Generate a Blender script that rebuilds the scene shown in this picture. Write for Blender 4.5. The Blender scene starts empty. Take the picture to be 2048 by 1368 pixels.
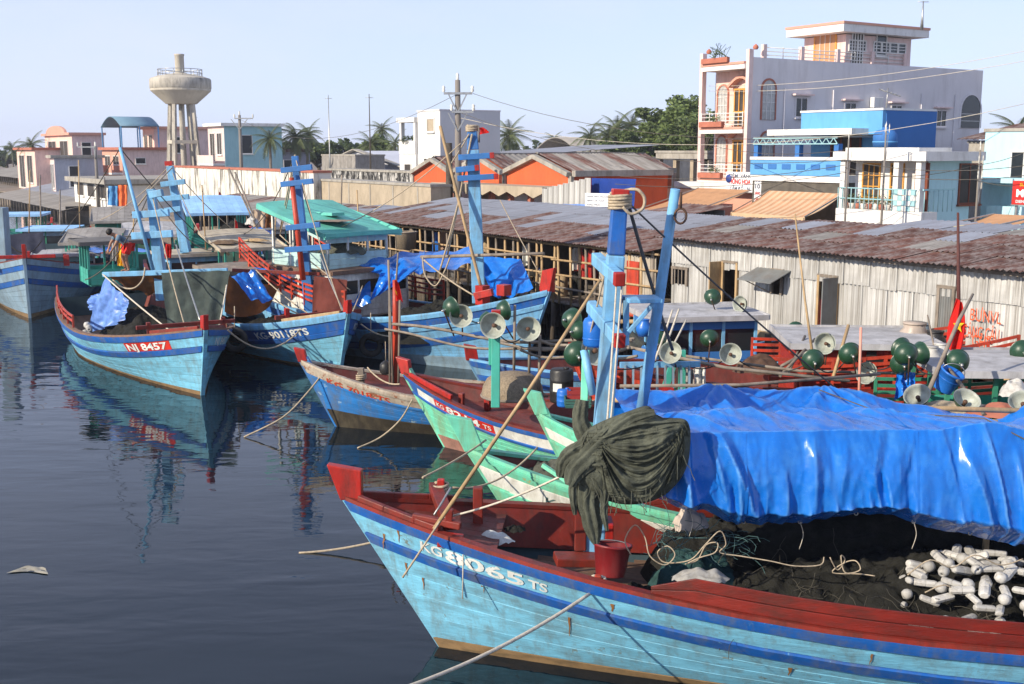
import bpy, bmesh, math, random
from mathutils import Vector, Matrix, Euler, noise
random.seed(11)
R = math.radians
V = Vector
SC = bpy.context.scene
COL = SC.collection
# ------------------------------------------------------------------ camera
FPX, CAMH = 2300.0, 6.0
PITCH = math.atan(384 / FPX)
cam = bpy.data.cameras.new('camera'); cam.sensor_width = 36; cam.lens = 36 * FPX / 2048
cam.clip_start = .1; cam.clip_end = 6000
co = bpy.data.objects.new('camera', cam); COL.objects.link(co)
co.location = (0, 0, CAMH); co.rotation_euler = (R(90) - PITCH, 0, 0)
SC.camera = co
# ------------------------------------------------------------------ sky, sun, exposure
SUN_AZ = math.atan2(-.835, -.55)      # compass direction the sun stands in: left of and behind the camera
SUN_EL = R(27)
w = bpy.data.worlds.new('World'); SC.world = w; w.use_nodes = True
nt = w.node_tree; nt.nodes.clear()
wo = nt.nodes.new('ShaderNodeOutputWorld'); bg = nt.nodes.new('ShaderNodeBackground')
sky = nt.nodes.new('ShaderNodeTexSky'); sky.sky_type = 'NISHITA'; sky.sun_disc = False
sky.sun_elevation = SUN_EL; sky.sun_rotation = SUN_AZ
sky.air_density = .8; sky.dust_density = .2; sky.ozone_density = 6; sky.altitude = 0
bg.inputs['Strength'].default_value = .128
# thin high cloud all over the sky
tc = nt.nodes.new('ShaderNodeTexCoord'); mp = nt.nodes.new('ShaderNodeMapping'); mp.inputs['Scale'].default_value = (1.6, 1.6, 5.0)
nz = nt.nodes.new('ShaderNodeTexNoise'); nz.inputs['Scale'].default_value = 1.7; nz.inputs['Detail'].default_value = 6; nz.inputs['Roughness'].default_value = .62
cr = nt.nodes.new('ShaderNodeValToRGB'); cr.color_ramp.elements[0].position = .42; cr.color_ramp.elements[1].position = .8
cr.color_ramp.elements[0].color = (.74, .74, .74, 1); cr.color_ramp.elements[1].color = (.95, .95, .95, 1)
mx = nt.nodes.new('ShaderNodeMix'); mx.data_type = 'RGBA'; mx.inputs[7].default_value = (4.5, 4.8, 6.15, 1)
L_ = nt.links.new
L_(tc.outputs['Generated'], mp.inputs['Vector']); L_(mp.outputs[0], nz.inputs['Vector']); L_(nz.outputs['Fac'], cr.inputs[0])
# the veil is thickest towards the horizon and thins out overhead
sx = nt.nodes.new('ShaderNodeSeparateXYZ'); L_(tc.outputs['Generated'], sx.inputs[0]); fr = nt.nodes.new('ShaderNodeMapRange'); fr.inputs[1].default_value = 0; fr.inputs[2].default_value = .8; fr.inputs[3].default_value = 1; fr.inputs[4].default_value = .5; L_(sx.outputs['Z'], fr.inputs[0])
mu = nt.nodes.new('ShaderNodeMath'); mu.operation = 'MULTIPLY'; L_(cr.outputs[0], mu.inputs[0]); L_(fr.outputs[0], mu.inputs[1])
L_(mu.outputs[0], mx.inputs[0]); L_(sky.outputs[0], mx.inputs[6]); L_(mx.outputs[2], bg.inputs['Color']); L_(bg.outputs[0], wo.inputs[0])
sl = bpy.data.lights.new('sun', 'SUN'); sl.energy = 4.3; sl.angle = R(.5); sl.color = (1.0, .88, .71)
so = bpy.data.objects.new('sun', sl); COL.objects.link(so)
sdir = V((math.sin(SUN_AZ) * math.cos(SUN_EL), math.cos(SUN_AZ) * math.cos(SUN_EL), math.sin(SUN_EL)))
so.rotation_euler = sdir.to_track_quat('Z', 'Y').to_euler(); so.location = sdir * 60
vs = SC.view_settings; vs.view_transform = 'Standard'; vs.look = 'None'; vs.gamma = 1; vs.exposure = .55; vs.use_curve_mapping = False
SC.render.engine = 'CYCLES'; SC.cycles.use_denoising = True; SC.cycles.max_bounces = 6
# ------------------------------------------------------------------ measuring helpers (photo pixel -> place)
CP, SP = math.cos(PITCH), math.sin(PITCH)
def ray(px, py):
    a = (px - 1024) / FPX; b = (684 - py) / FPX
    return V((a, CP + b * SP, -SP + b * CP))
def P(px, py, Y):
    v = ray(px, py); return V((v.x * Y / v.y, Y, CAMH + v.z * Y / v.y))
def Z(px, py, z):
    v = ray(px, py); s = (z - CAMH) / v.z
    return V((v.x * s, v.y * s, z))
def proj(p):
    q = V(p) - V((0, 0, CAMH)); d = q.y * CP - q.z * SP
    return (1024 + FPX * q.x / d, 684 - FPX * (q.y * SP + q.z * CP) / d)
# quay frame: s metres along the waterfront (far left), w metres inland
QA, QN, QO = V((-.54, .842, 0)), V((.842, .54, 0)), V((4.5, 32, 0))
QROT = math.atan2(QN.y, QN.x)          # local x = inland, local y = along the quay to the far left
def Q(s, w_, z=0): return QO + QA * s + QN * w_ + V((0, 0, z))
def qs(px, w_, z=3.0):
    lo, hi = -30, 400
    for _ in range(50):
        m = (lo + hi) / 2
        if proj(Q(m, w_, z))[0] > px: lo = m
        else: hi = m
    return lo
def qw(px, s, z=3.0):
    lo, hi = -5, 300
    for _ in range(50):
        m = (lo + hi) / 2
        if proj(Q(s, m, z))[0] < px: lo = m
        else: hi = m
    return lo
def zat(py, p):
    x0 = proj(p)[0]
    return P(x0, py, V(p).y).z
# ------------------------------------------------------------------ materials
MATS = {}
def lin(c):
    return tuple(((v / 255) / 12.92 if v / 255 <= .04045 else ((v / 255 + .055) / 1.055) ** 2.4) for v in c)
def mat(name, col, rough=.55, var=.18, vs=1.5, dirt=None, damt=.35, ds=(2, 2, .5), fleck=None, fs=9, fth=.62, bump=.15, bs=25,
        metal=0, spec=.4, rnd=.0, trans=0, stretch=(1, 1, 1), coat=0, dr=(.46, .72), streak=None):
    """painted / woven / stained surface: base colour with broad variation, run-down dirt, flaked patches and fine relief"""
    if name in MATS: return MATS[name]
    m = bpy.data.materials.new(name); m.use_nodes = True; t = m.node_tree; N = t.nodes; K = t.links.new
    b = N['Principled BSDF']
    b.inputs['Roughness'].default_value = rough; b.inputs['Metallic'].default_value = metal
    b.inputs['Specular IOR Level'].default_value = spec
    if coat: b.inputs['Coat Weight'].default_value = coat
    tc = N.new('ShaderNodeTexCoord')
    def mapped(sc):
        q = N.new('ShaderNodeMapping'); q.inputs['Scale'].default_value = sc; K(tc.outputs['Object'], q.inputs['Vector']); return q
    def nse(sc, scale, det=4, ro=.6):
        n = N.new('ShaderNodeTexNoise'); n.inputs['Scale'].default_value = scale; n.inputs['Detail'].default_value = det
        n.inputs['Roughness'].default_value = ro; K(mapped(sc).outputs[0], n.inputs['Vector']); return n
    def mixc(fac, a, c2):
        x = N.new('ShaderNodeMix'); x.data_type = 'RGBA'
        if isinstance(fac, float): x.inputs[0].default_value = fac
        else: K(fac, x.inputs[0])
        for i, cc in ((6, a), (7, c2)):
            if isinstance(cc, tuple): x.inputs[i].default_value = (*cc, 1)
            else: K(cc, x.inputs[i])
        return x.outputs[2]
    def ramp(src, a, c2, hi=1.0):
        r = N.new('ShaderNodeMapRange'); r.inputs[1].default_value = a; r.inputs[2].default_value = c2; r.inputs[4].default_value = hi
        K(src, r.inputs[0]); return r.outputs[0]
    n1 = nse(stretch, vs)
    c = mixc(ramp(n1.outputs['Fac'], .3, .7), tuple(v * (1 - var) for v in col), tuple(min(1, v * (1 + var)) for v in col))
    if rnd:
        oi = N.new('ShaderNodeObjectInfo'); hs = N.new('ShaderNodeHueSaturation')
        K(ramp(oi.outputs['Random'], 0, 1, 1), hs.inputs['Value'])
        mr = hs.inputs['Value'].links[0].from_node; mr.inputs[3].default_value = 1 - rnd; mr.inputs[4].default_value = 1 + rnd
        K(c, hs.inputs['Color']); c = hs.outputs[0]
    if dirt:
        n2 = nse(ds, 2.2, 7, .68); c = mixc(ramp(n2.outputs['Fac'], dr[0], dr[1], damt), c, dirt)
    if streak: # run-down weathering: colour, amount, scale
        n5 = nse(streak[2], 2.0, 8, .72); c = mixc(ramp(n5.outputs['Fac'], .47, .68, streak[1]), c, streak[0])
    if fleck:
        n3 = nse((1, 1, 1), fs, 6, .7); c = mixc(ramp(n3.outputs['Fac'], fth, fth + .05), c, fleck)
    K(c, b.inputs['Base Color'])
    n4 = nse(stretch, bs, 5, .65)
    K(ramp(n4.outputs['Fac'], .2, .8, min(1, rough + .18)), b.inputs['Roughness'])
    b.inputs['Roughness'].links[0].from_node.inputs[3].default_value = max(.03, rough - .14)
    if bump:
        bp = N.new('ShaderNodeBump'); bp.inputs['Strength'].default_value = bump; bp.inputs['Distance'].default_value = .02
        K(n4.outputs['Fac'], bp.inputs['Height']); K(bp.outputs[0], b.inputs['Normal'])
    if trans:
        tr = N.new('ShaderNodeBsdfTranslucent'); K(c, tr.inputs['Color']); ms = N.new('ShaderNodeMixShader'); ms.inputs[0].default_value = trans
        K(b.outputs[0], ms.inputs[1]); K(tr.outputs[0], ms.inputs[2]); K(ms.outputs[0], N['Material Output'].inputs[0])
    MATS[name] = m; return m
GRIME = (.09, .075, .055); RUST = (.16, .055, .02)
def paint(name, rgb, rough=.5, dirt=GRIME, damt=.3, fleck=None, **k):
    return mat(name, lin(rgb), rough, dirt=dirt, damt=damt, fleck=fleck, **k)
# ------------------------------------------------------------------ mesh helpers
class MB:
    def __init__(s, root=None):
        s.v = []; s.f = []; s.sm = []
        s.inv = None
        if root is not None:
            s.inv = (Matrix.Translation(root.location) @ root.rotation_euler.to_matrix().to_4x4()).inverted()
    def add(s, vs_, fs_, sm=False):
        o = len(s.v); s.v += [tuple(p) for p in vs_]
        for f in fs_: s.f.append(tuple(i + o for i in f)); s.sm.append(sm)
        return s
    def poly(s, pts): return s.add(pts, [tuple(range(len(pts)))])
    def box(s, c, size, rot=None):
        x, y, z = (q / 2 for q in size); c = V(c)
        p = [V((i, j, k)) for i in (-x, x) for j in (-y, y) for k in (-z, z)]
        if rot is not None:
            if not isinstance(rot, Matrix): rot = Matrix.Rotation(rot, 3, 'Z')
            p = [rot @ q for q in p]
        return s.add([c + q for q in p], [(0, 1, 3, 2), (4, 6, 7, 5), (0, 4, 5, 1), (2, 3, 7, 6), (0, 2, 6, 4), (1, 5, 7, 3)])
    def bb(s, a, b): # box by corners
        a = V(a); b = V(b); return s.box((a + b) / 2, [abs(q) for q in (b - a)])
    def beam(s, p0, p1, w_, h, up=(0, 0, 1), w1=None, h1=None):
        p0 = V(p0); p1 = V(p1); d = (p1 - p0).normalized(); up = V(up)
        x = d.cross(up)
        if x.length < 1e-3: x = d.cross(V((0, 1, 0)))
        x.normalize(); y = x.cross(d); w1 = w_ if w1 is None else w1; h1 = h if h1 is None else h1
        ps = [p + x * a * ww / 2 + y * b * hh / 2 for p, ww, hh in ((p0, w_, h), (p1, w1, h1)) for a, b in ((-1, -1), (1, -1), (1, 1), (-1, 1))]
        return s.add(ps, [(3, 2, 1, 0), (4, 5, 6, 7), (0, 1, 5, 4), (1, 2, 6, 5), (2, 3, 7, 6), (3, 0, 4, 7)])
    def tube(s, pts, r, n=6, caps=True):
        pts = [V(p) for p in pts]; m = len(pts); rr = r if isinstance(r, (list, tuple)) else [r] * m
        vs_ = []; t0 = (pts[1] - pts[0]).normalized(); x = t0.orthogonal().normalized()
        for i, p in enumerate(pts):
            t = (pts[min(i + 1, m - 1)] - pts[max(i - 1, 0)])
            t = t.normalized() if t.length > 1e-6 else t0
            x = (x - t * x.dot(t)); x = x.normalized() if x.length > 1e-5 else t.orthogonal().normalized(); y = t.cross(x)
            vs_ += [p + (x * math.cos(2 * math.pi * k / n) + y * math.sin(2 * math.pi * k / n)) * rr[i] for k in range(n)]
        fs_ = [(i * n + k, i * n + (k + 1) % n, (i + 1) * n + (k + 1) % n, (i + 1) * n + k) for i in range(m - 1) for k in range(n)]
        s.add(vs_, fs_, True)
        if caps:
            o = len(s.v) - m * n
            s.f.append(tuple(o + k for k in reversed(range(n)))); s.sm.append(False)
            s.f.append(tuple(o + (m - 1) * n + k for k in range(n))); s.sm.append(False)
        return s
    def lathe(s, prof, n=20, M=None, sm=True):
        M = M or Matrix.Identity(4); m = len(prof)
        vs_ = [M @ V((r * math.cos(2 * math.pi * k / n), r * math.sin(2 * math.pi * k / n), z)) for r, z in prof for k in range(n)]
        return s.add(vs_, [(i * n + k, i * n + (k + 1) % n, (i + 1) * n + (k + 1) % n, (i + 1) * n + k) for i in range(m - 1) for k in range(n)], sm)
    def grid(s, fn, nu, nv, sm=True):
        o = [fn(i / nu, j / nv) for i in range(nu + 1) for j in range(nv + 1)]
        return s.add(o, [(i * (nv + 1) + j, (i + 1) * (nv + 1) + j, (i + 1) * (nv + 1) + j + 1, i * (nv + 1) + j + 1) for i in range(nu) for j in range(nv)], sm)
    def prism(s, poly, axis_vec): # extrude a closed outline (list of points) by a vector
        n = len(poly); a = V(axis_vec); pts = [V(p) for p in poly]
        s.add(pts + [p + a for p in pts], [tuple(reversed(range(n))), tuple(range(n, 2 * n))] + [(i, (i + 1) % n, n + (i + 1) % n, n + i) for i in range(n)])
        return s
    def build(s, name, m, parent=None, bev=0, solid=0, loc=None):
        me = bpy.data.meshes.new(name)
        vv = s.v if s.inv is None else [tuple(s.inv @ V(p)) for p in s.v]
        me.from_pydata(vv, [], s.f); me.polygons.foreach_set('use_smooth', s.sm); me.materials.append(m); me.update()
        b = bmesh.new(); b.from_mesh(me); bmesh.ops.recalc_face_normals(b, faces=b.faces); b.to_mesh(me); b.free()
        o = bpy.data.objects.new(name, me); COL.objects.link(o)
        if parent is not None: o.parent = parent
        if loc is not None: o.location = loc
        if solid:
            d = o.modifiers.new('thickness', 'SOLIDIFY'); d.thickness = solid; d.offset = 0
        if bev:
            d = o.modifiers.new('edge', 'BEVEL'); d.width = bev; d.segments = 2; d.limit_method = 'ANGLE'; d.angle_limit = R(40)
        return o
def tag(o, label=None, cat=None, group=None, kind=None):
    for k, q in (('label', label), ('category', cat), ('group', group), ('kind', kind)):
        if q: o[k] = q
    return o
def thing(name, label, cat, loc=(0, 0, 0), rz=0, group=None):
    o = bpy.data.objects.new(name, None); o.empty_display_size = .2; COL.objects.link(o)
    o.location = loc; o.rotation_euler = (0, 0, rz); return tag(o, label, cat, group)
def lmat(o): return Matrix.Translation(o.location) @ o.rotation_euler.to_matrix().to_4x4()
def inst(src, name, parent=None, M=None): # one more object that shares a mesh
    o = bpy.data.objects.new(name, src.data if hasattr(src, 'data') else src); COL.objects.link(o)
    if parent is not None: o.parent = parent
    if M is not None: o.matrix_basis = M
    return o
def copy_tree(o, parent=None):
    c = o.copy(); COL.objects.link(c); c.parent = parent
    for ch in list(o.children): copy_tree(ch, c)
    return c
def catenary(a, b, sag, n=14):
    a = V(a); b = V(b)
    return [a.lerp(b, i / n) - V((0, 0, sag * 4 * (i / n) * (1 - i / n))) for i in range(n + 1)]
def fbm(p, o=4): return noise.fractal(V(p), 1.0, 2.0, o)
_tc = {}
def text_mesh(body, bold=.02, maxe=.12):
    """flat lettering outline as triangles, height of a capital = 1"""
    k = (body, bold)
    if k in _tc: return _tc[k]
    cu = bpy.data.curves.new('lettering', 'FONT'); cu.body = body; cu.size = 1.4; cu.offset = bold; cu.resolution_u = 3; cu.align_x = 'LEFT'
    ob = bpy.data.objects.new('lettering', cu); COL.objects.link(ob); bpy.context.view_layer.update()
    me = bpy.data.meshes.new_from_object(ob.evaluated_get(bpy.context.evaluated_depsgraph_get()))
    bpy.data.objects.remove(ob); bpy.data.curves.remove(cu)
    b = bmesh.new(); b.from_mesh(me); bmesh.ops.triangulate(b, faces=b.faces)
    for _ in range(3):
        es = [e for e in b.edges if e.calc_length() > maxe * 2]
        if not es: break
        bmesh.ops.subdivide_edges(b, edges=es, cuts=1); bmesh.ops.triangulate(b, faces=b.faces)
    b.verts.ensure_lookup_table()
    vs_ = [q.co.copy() for q in b.verts]; fs_ = [tuple(q.index for q in f.verts) for f in b.faces]; b.free(); bpy.data.meshes.remove(me)
    x0 = min(q.x for q in vs_); x1 = max(q.x for q in vs_)
    _tc[k] = ([(q.x - x0, q.y) for q in vs_], fs_, x1 - x0); return _tc[k]
def letter(mb, body, fn, height, width=None, bold=.02):
    """fn(u,h): metres along, metres up -> point"""
    vs_, fs_, wd = text_mesh(body, bold); k = (width / wd) if width else height
    mb.add([fn(x * k, y * height) for x, y in vs_], fs_)
    return wd * k
# ------------------------------------------------------------------ palette
WOODC = (.20, .13, .075)
LBLUE = paint('hull_light_blue', (116, 184, 212), .5, dirt=(.12, .15, .14), damt=.55, ds=(.7, 1, 2.6), fleck=(.16, .2, .18), fs=4.5, fth=.63, rnd=.10, vs=3.5, stretch=(.35, 1, 2.4), bump=.35, bs=14, streak=((.14, .15, .125), .52, (3.2, 3.2, .55)))
MASTB = paint('mast_mid_blue', (52, 112, 176), .55, damt=.35, fleck=(.1, .2, .3), fs=6, fth=.66)
LBLUE2 = paint('hull_sky_blue', (116, 176, 216), .5, damt=.35, fleck=(.1, .2, .28), fs=6, fth=.68, rnd=.05, vs=2, stretch=(.5, 1, 2), streak=((.14, .15, .125), .52, (3.2, 3.2, .55)))
GBLUE = paint('hull_grey_blue', (132, 158, 176), .55, damt=.3, rnd=.05, streak=((.14, .15, .125), .52, (3.2, 3.2, .55)))
DBLUE = paint('strake_dark_blue', (24, 90, 168), .5, damt=.45, ds=(.7, 1, 2), fleck=(.13, .3, .5), fs=7, fth=.66, rnd=.05, vs=3, streak=((.14, .15, .125), .52, (3.2, 3.2, .55)))
OBLUE = paint('hull_old_blue', (38, 118, 190), .55, damt=.5, fleck=(.3, .42, .5), fs=3.5, fth=.6, rnd=.08, vs=4, stretch=(.4, 1, 1.5), streak=((.14, .15, .125), .52, (3.2, 3.2, .55)))
OWOOD = paint('peeling_gunwale', (176, 166, 150), .75, dirt=(.16, .08, .04), damt=.8, fleck=(.25, .1, .05), fs=4, fth=.55, vs=4)
MINT = paint('hull_mint', (112, 208, 176), .5, dirt=(.3, .3, .12), damt=.35, fleck=(.36, .32, .12), fs=4, fth=.68, rnd=.05, vs=2, stretch=(.5, 1, 2), streak=((.2, .2, .09), .6, (3, 3, .5)))
TEAL = paint('teal_paint', (62, 160, 142), .5, damt=.3, fleck=(.12, .1, .07), fs=8, fth=.66)
GREENP = paint('green_paint', (52, 128, 100), .5, damt=.3)
REDP = paint('red_paint', (170, 36, 28), .42, damt=.2, fleck=(.1, .04, .03), fs=8, fth=.67, vs=3, streak=((.045, .022, .018), .6, (3, 3, .9)))
REDB = paint('red_brown_paint', (122, 40, 30), .5, damt=.3, fleck=(.16, .07, .05), fs=6, fth=.64, rnd=.12, vs=3, streak=((.045, .022, .018), .6, (3, 3, .9)))
REDO = paint('orange_red_paint', (184, 64, 42), .45, damt=.3, fleck=(.22, .07, .05), fs=6, fth=.66, rnd=.06, streak=((.045, .022, .018), .6, (3, 3, .9)))
DECKR = paint('deck_red_brown', (112, 52, 46), .6, dirt=(.13, .1, .08), damt=.5, rnd=.12, vs=3, streak=((.045, .022, .018), .6, (3, 3, .9)))
DECKG = paint('deck_worn_wood', (118, 92, 76), .75, dirt=(.08, .06, .045), damt=.6, rnd=.15, stretch=(1, 6, 6), vs=3)
SEAM = mat('hull_seam', (.05, .09, .11), .8)
SEAMG = mat('hull_seam_green', (.08, .17, .12), .8)
BOOT = paint('boot_topping', (128, 104, 72), .7, dirt=(.04, .035, .02), damt=.8, ds=(1, 1, 4), vs=4)
BOOTD = paint('boot_topping_dark', (52, 46, 36), .8, dirt=(.2, .17, .1), damt=.3, vs=4)
BOOTP = paint('boot_topping_rosy', (150, 110, 96), .7, dirt=(.06, .05, .04), damt=.6, vs=4)
WHITEP = paint('white_paint', (222, 222, 214), .5, damt=.35, vs=3, streak=((.3, .27, .2), .5, (3, 3, .6)))
WHITEL = paint('white_lettering', (222, 224, 218), .55, dirt=(.3, .4, .44), damt=.5, fleck=(.2, .36, .44), fs=11, fth=.6)
ORANGEL = paint('orange_lettering', (188, 62, 26), .6, damt=.3)
BLUEL = paint('blue_lettering', (36, 92, 150), .6, damt=.2)
GREYL = paint('grey_green_lettering', (82, 112, 110), .6)
REDL = paint('red_lettering_ground', (196, 44, 30), .5, damt=.3, vs=3)
WOODP = mat('bamboo_pole', (.42, .29, .15), .6, .25, 3, stretch=(3, 3, 1), dirt=(.12, .08, .05), damt=.5)
WOODG = mat('weathered_grey_wood', (.22, .185, .15), .85, .3, 3, dirt=(.06, .05, .04), damt=.6, rnd=.15)
WOODD = mat('dark_wet_wood', (.075, .06, .045), .85, .3, 3, rnd=.2)
ROPEM = mat('hemp_rope', (.40, .33, .235), .9, .25, 20, bump=.4, bs=120)
ROPEW = mat('pale_rope', (.55, .50, .41), .9, .2, 20, bump=.4, bs=120)
ROPED = mat('dark_rope', (.10, .09, .075), .9, .2, 20)
STEEL = mat('galvanised_steel', (.42, .42, .40), .4, .2, 6, metal=.8)
IRON = mat('rusty_iron', (.10, .055, .035), .7, .3, 6, metal=.3)
GLASSD = mat('dark_window_glass', (.018, .022, .026), .08, .1, 1, bump=0, spec=.6)
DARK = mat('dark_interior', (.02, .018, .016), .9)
TARP = mat('blue_tarpaulin', lin((18, 108, 204)), .2, .12, 2.2, dirt=lin((66, 140, 212)), damt=.5, ds=(1.5, 1.5, 1.5), bump=.22, bs=9, spec=.55, trans=.10)
# ------------------------------------------------------------------ hulls
class Hull:
    def __init__(s, L, B, hb, hm, hs, rake, full=.5, wl=.80, bul=.42, nose=2.1):
        s.L, s.B, s.hb, s.hm, s.hs, s.rake, s.full, s.wl, s.bul, s.nose = L, B, hb, hm, hs, rake, full, wl, bul, nose
    def sheer(s, t):
        a = max(0, 1 - t / .6) ** 2.1; b = max(0, (t - .6) / .4) ** 2
        return s.hm + (s.hb - s.hm) * a + (s.hs - s.hm) * b
    def yy(s, t, v):
        q = min(1, t / s.full); g = 1 - (1 - q) ** s.nose
        q2 = min(1, t / (s.full + .14)); u = 1 - (1 - q2) ** 1.55
        if t > .55:
            k = (t - .55) / .45; g *= 1 - .26 * k * k; u *= 1 - .45 * k * k
        k = max(0, min(1.3, v)) ** 1.35
        y = s.B / 2 * (g * (1 - k) + u * s.wl * k) if v <= 1 else s.B / 2 * u * s.wl * (1 - .55 * (v - 1))
        return .045 + max(0, y)
    def xs(s, v): return s.rake * (1 - v)
    def S(s, t, v, side=1, off=0):
        def p(t, v):
            x0 = s.xs(v); return V((x0 - t * (s.L + x0), s.yy(t, v), s.sheer(t) * (1 - v)))
        c = p(t, v)
        if off:
            e = .004; a = p(min(1, t + e), v) - p(max(0, t - e), v); b = p(t, v + e) - p(t, v - e)
            n = b.cross(a).normalized()
            if n.y < 0: n = -n
            c = c + n * off
        c.y *= side; return c
    def SX(s, x, v, side=1, off=0):
        x0 = s.xs(v); return s.S(max(0, min(1, (x0 - x) / (s.L + x0))), v, side, off)
    def half(s, x, z): # inner half breadth at a place along the hull, at height z
        t = max(0, min(1, (s.rake - x) / (s.L + s.rake)))
        for _ in range(3):
            v = max(0, 1 - z / s.sheer(t)); x0 = s.xs(v); t = (x0 - x) / (s.L + x0)
            if t <= 0: return 0
            t = min(1, t)
        return max(0, s.yy(t, max(0, 1 - z / s.sheer(t))) - .07)
    def top(s, x): return s.sheer(max(0, min(1, (s.rake - x) / (s.L + s.rake))))
TS = [0, .012, .03, .055, .085, .12, .16, .2, .25, .3, .36, .42, .48, .55, .62, .7, .78, .86, .93, 1.0]
def strake(mb, H, side, e0, e1, d, gap=.006):
    g = lambda t: gap / H.sheer(t)
    rows = [(lambda t: e0(t) + g(t), .0), (lambda t: e0(t) + 2.2 * g(t), d), (lambda t: e1(t) - 2.2 * g(t), d), (lambda t: e1(t) - g(t), 0)]
    for (fa, oa), (fb, ob) in zip(rows, rows[1:]):
        k = 3 if oa == ob else 1
        for j in range(k):
            f0 = (lambda t, j=j: fa(t) + (fb(t) - fa(t)) * j / k); f1 = (lambda t, j=j: fa(t) + (fb(t) - fa(t)) * (j + 1) / k)
            q0 = oa + (ob - oa) * j / k; q1 = oa + (ob - oa) * (j + 1) / k
            pts = []
            for t in TS: pts += [H.S(t, f0(t), side, q0), H.S(t, f1(t), side, q1)]
            mb.add(pts, [(2 * i, 2 * i + 2, 2 * i + 3, 2 * i + 1) for i in range(len(TS) - 1)], True)
def boat(name, label, loc, rz, H, bands, low, nlow, boot, bootv, seam, cap, inner, deckm, stemm, headm=None, head=None, group=None,
         decks=None, plankw=.2, stemw=.11):
    """bands: (height m, material, proud m) from the gunwale down; the rest down to the boot topping are nlow planks"""
    root = thing(name, label, 'boat', loc, rz, group)
    sh = MB()
    for side in (1, -1):
        vs_ = [0, .15, .3, .45, .6, .8, 1, 1.25]
        sh.add([H.S(t, v, side, -.004) for t in TS for v in vs_],
               [(i * 8 + j, i * 8 + j + 1, i * 8 + 9 + j, i * 8 + 8 + j) for i in range(len(TS) - 1) for j in range(7)], True)
    sh.poly([H.S(1, v, 1) for v in (0, .3, .6, 1, 1.25)] + [H.S(1, v, -1) for v in (1.25, 1, .6, .3, 0)])
    sh.build('hull', seam, root)
    for side in (1, -1):
        acc = 0.0; hs_ = []
        for h, m, pr in bands:
            e0 = (lambda t, a=acc: a / H.sheer(t)); e1 = (lambda t, a=acc + h: a / H.sheer(t))
            mb = MB(); strake(mb, H, side, e0, e1, .014 + pr, .004); mb.build('rubbing_strake' if pr else 'plank', m, root); acc += h
        for k in range(nlow):
            e0 = (lambda t, k=k, a=acc: a / H.sheer(t) + (bootv - a / H.sheer(t)) * k / nlow)
            e1 = (lambda t, k=k, a=acc: a / H.sheer(t) + (bootv - a / H.sheer(t)) * (k + 1) / nlow)
            mb = MB(); strake(mb, H, side, e0, e1, .011, .003); mb.build('plank', low if not isinstance(low, list) else low[k % len(low)], root)
        mb = MB(); strake(mb, H, side, lambda t: bootv, lambda t: 1.22, .014, .003); mb.build('boot_topping', boot, root)
        # bulwark (inside) and cap rail
        ins = MB(); pts = []
        for t in TS:
            x = H.S(t, 0, side).x; z0 = H.sheer(t); zd = z0 - H.bul - .05
            xq = min(x, H.xs(max(0, 1 - zd / z0)) - .12); yb = H.half(xq, zd)
            pts += [V((x, side * max(.0, H.yy(t, 0) - .075), z0)), V((xq, side * yb, zd))]
        ins.add(pts, [(2 * i, 2 * i + 2, 2 * i + 3, 2 * i + 1) for i in range(len(TS) - 1)], True)
        ins.build('bulwark', inner, root)
        g = MB(); pts = []
        for t in TS:
            c = H.S(t, 0, side); n = V((0, side, 0)); yb = max(.002, abs(c.y) - .1)
            pts += [V((c.x, side * (abs(c.y) + .035), c.z + .035)), V((c.x, side * (abs(c.y) + .035), c.z - .012)), V((c.x, side * yb, c.z - .012)), V((c.x, side * yb, c.z + .035))]
        g.add(pts, [(4 * i + j, 4 * i + (j + 1) % 4, 4 * i + 4 + (j + 1) % 4, 4 * i + 4 + j) for i in range(len(TS) - 1) for j in range(4)])
        g.build('gunwale', cap, root)
    # decks made of single fore-and-aft planks
    for (xa, xb, dz, dm) in (decks or [(H.rake - .2, -H.L + .1, H.bul, deckm)]):
        n = int(H.B / 2 / plankw) + 1; d = (xa - xb); k = max(3, int(d / .4))
        xs_ = [xa - d * i / k for i in range(k + 1)]
        for j in range(-n, n):
            a, b = sorted((abs(j), abs(j + 1))); sg = 1 if j >= 0 else -1; pts = []
            for x in xs_:
                z = H.top(x) - dz + .0; hf = H.half(x, z)
                if hf <= a * plankw + .01: continue
                pts.append((V((x, sg * (a * plankw + .004), z)), V((x, sg * (min(hf + .02, b * plankw) - .004), z))))
            if len(pts) > 1:
                mb = MB(); n_ = len(pts); fl = []
                for p, q in pts: fl += [p, q, q - V((0, 0, .03)), p - V((0, 0, .03))]
                mb.add(fl, [(4 * i + c, 4 * i + (c + 1) % 4, 4 * i + 4 + (c + 1) % 4, 4 * i + 4 + c) for i in range(n_ - 1) for c in range(4)] + [(0, 1, 2, 3), tuple(4 * n_ - 4 + c for c in (3, 2, 1, 0))])
                mb.build('deck_plank', dm, root)
    # stem post
    sw = stemw; a = V((H.rake + .02, 0, H.hb + .03)); b = V((-.16 * H.rake, 0, -.22)); dd = (a - b).normalized(); fw = V((dd.z, 0, -dd.x))
    mb = MB(); mb.prism([a + fw * .05 + V((0, -sw / 2, 0)), b + fw * .05 + V((0, -sw / 2, 0)), b - fw * .17 + V((0, -sw / 2, 0)), a - fw * .17 + V((0, -sw / 2, 0))], (0, sw, 0))
    mb.build('stem_post', stemm, root, .012)
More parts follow.
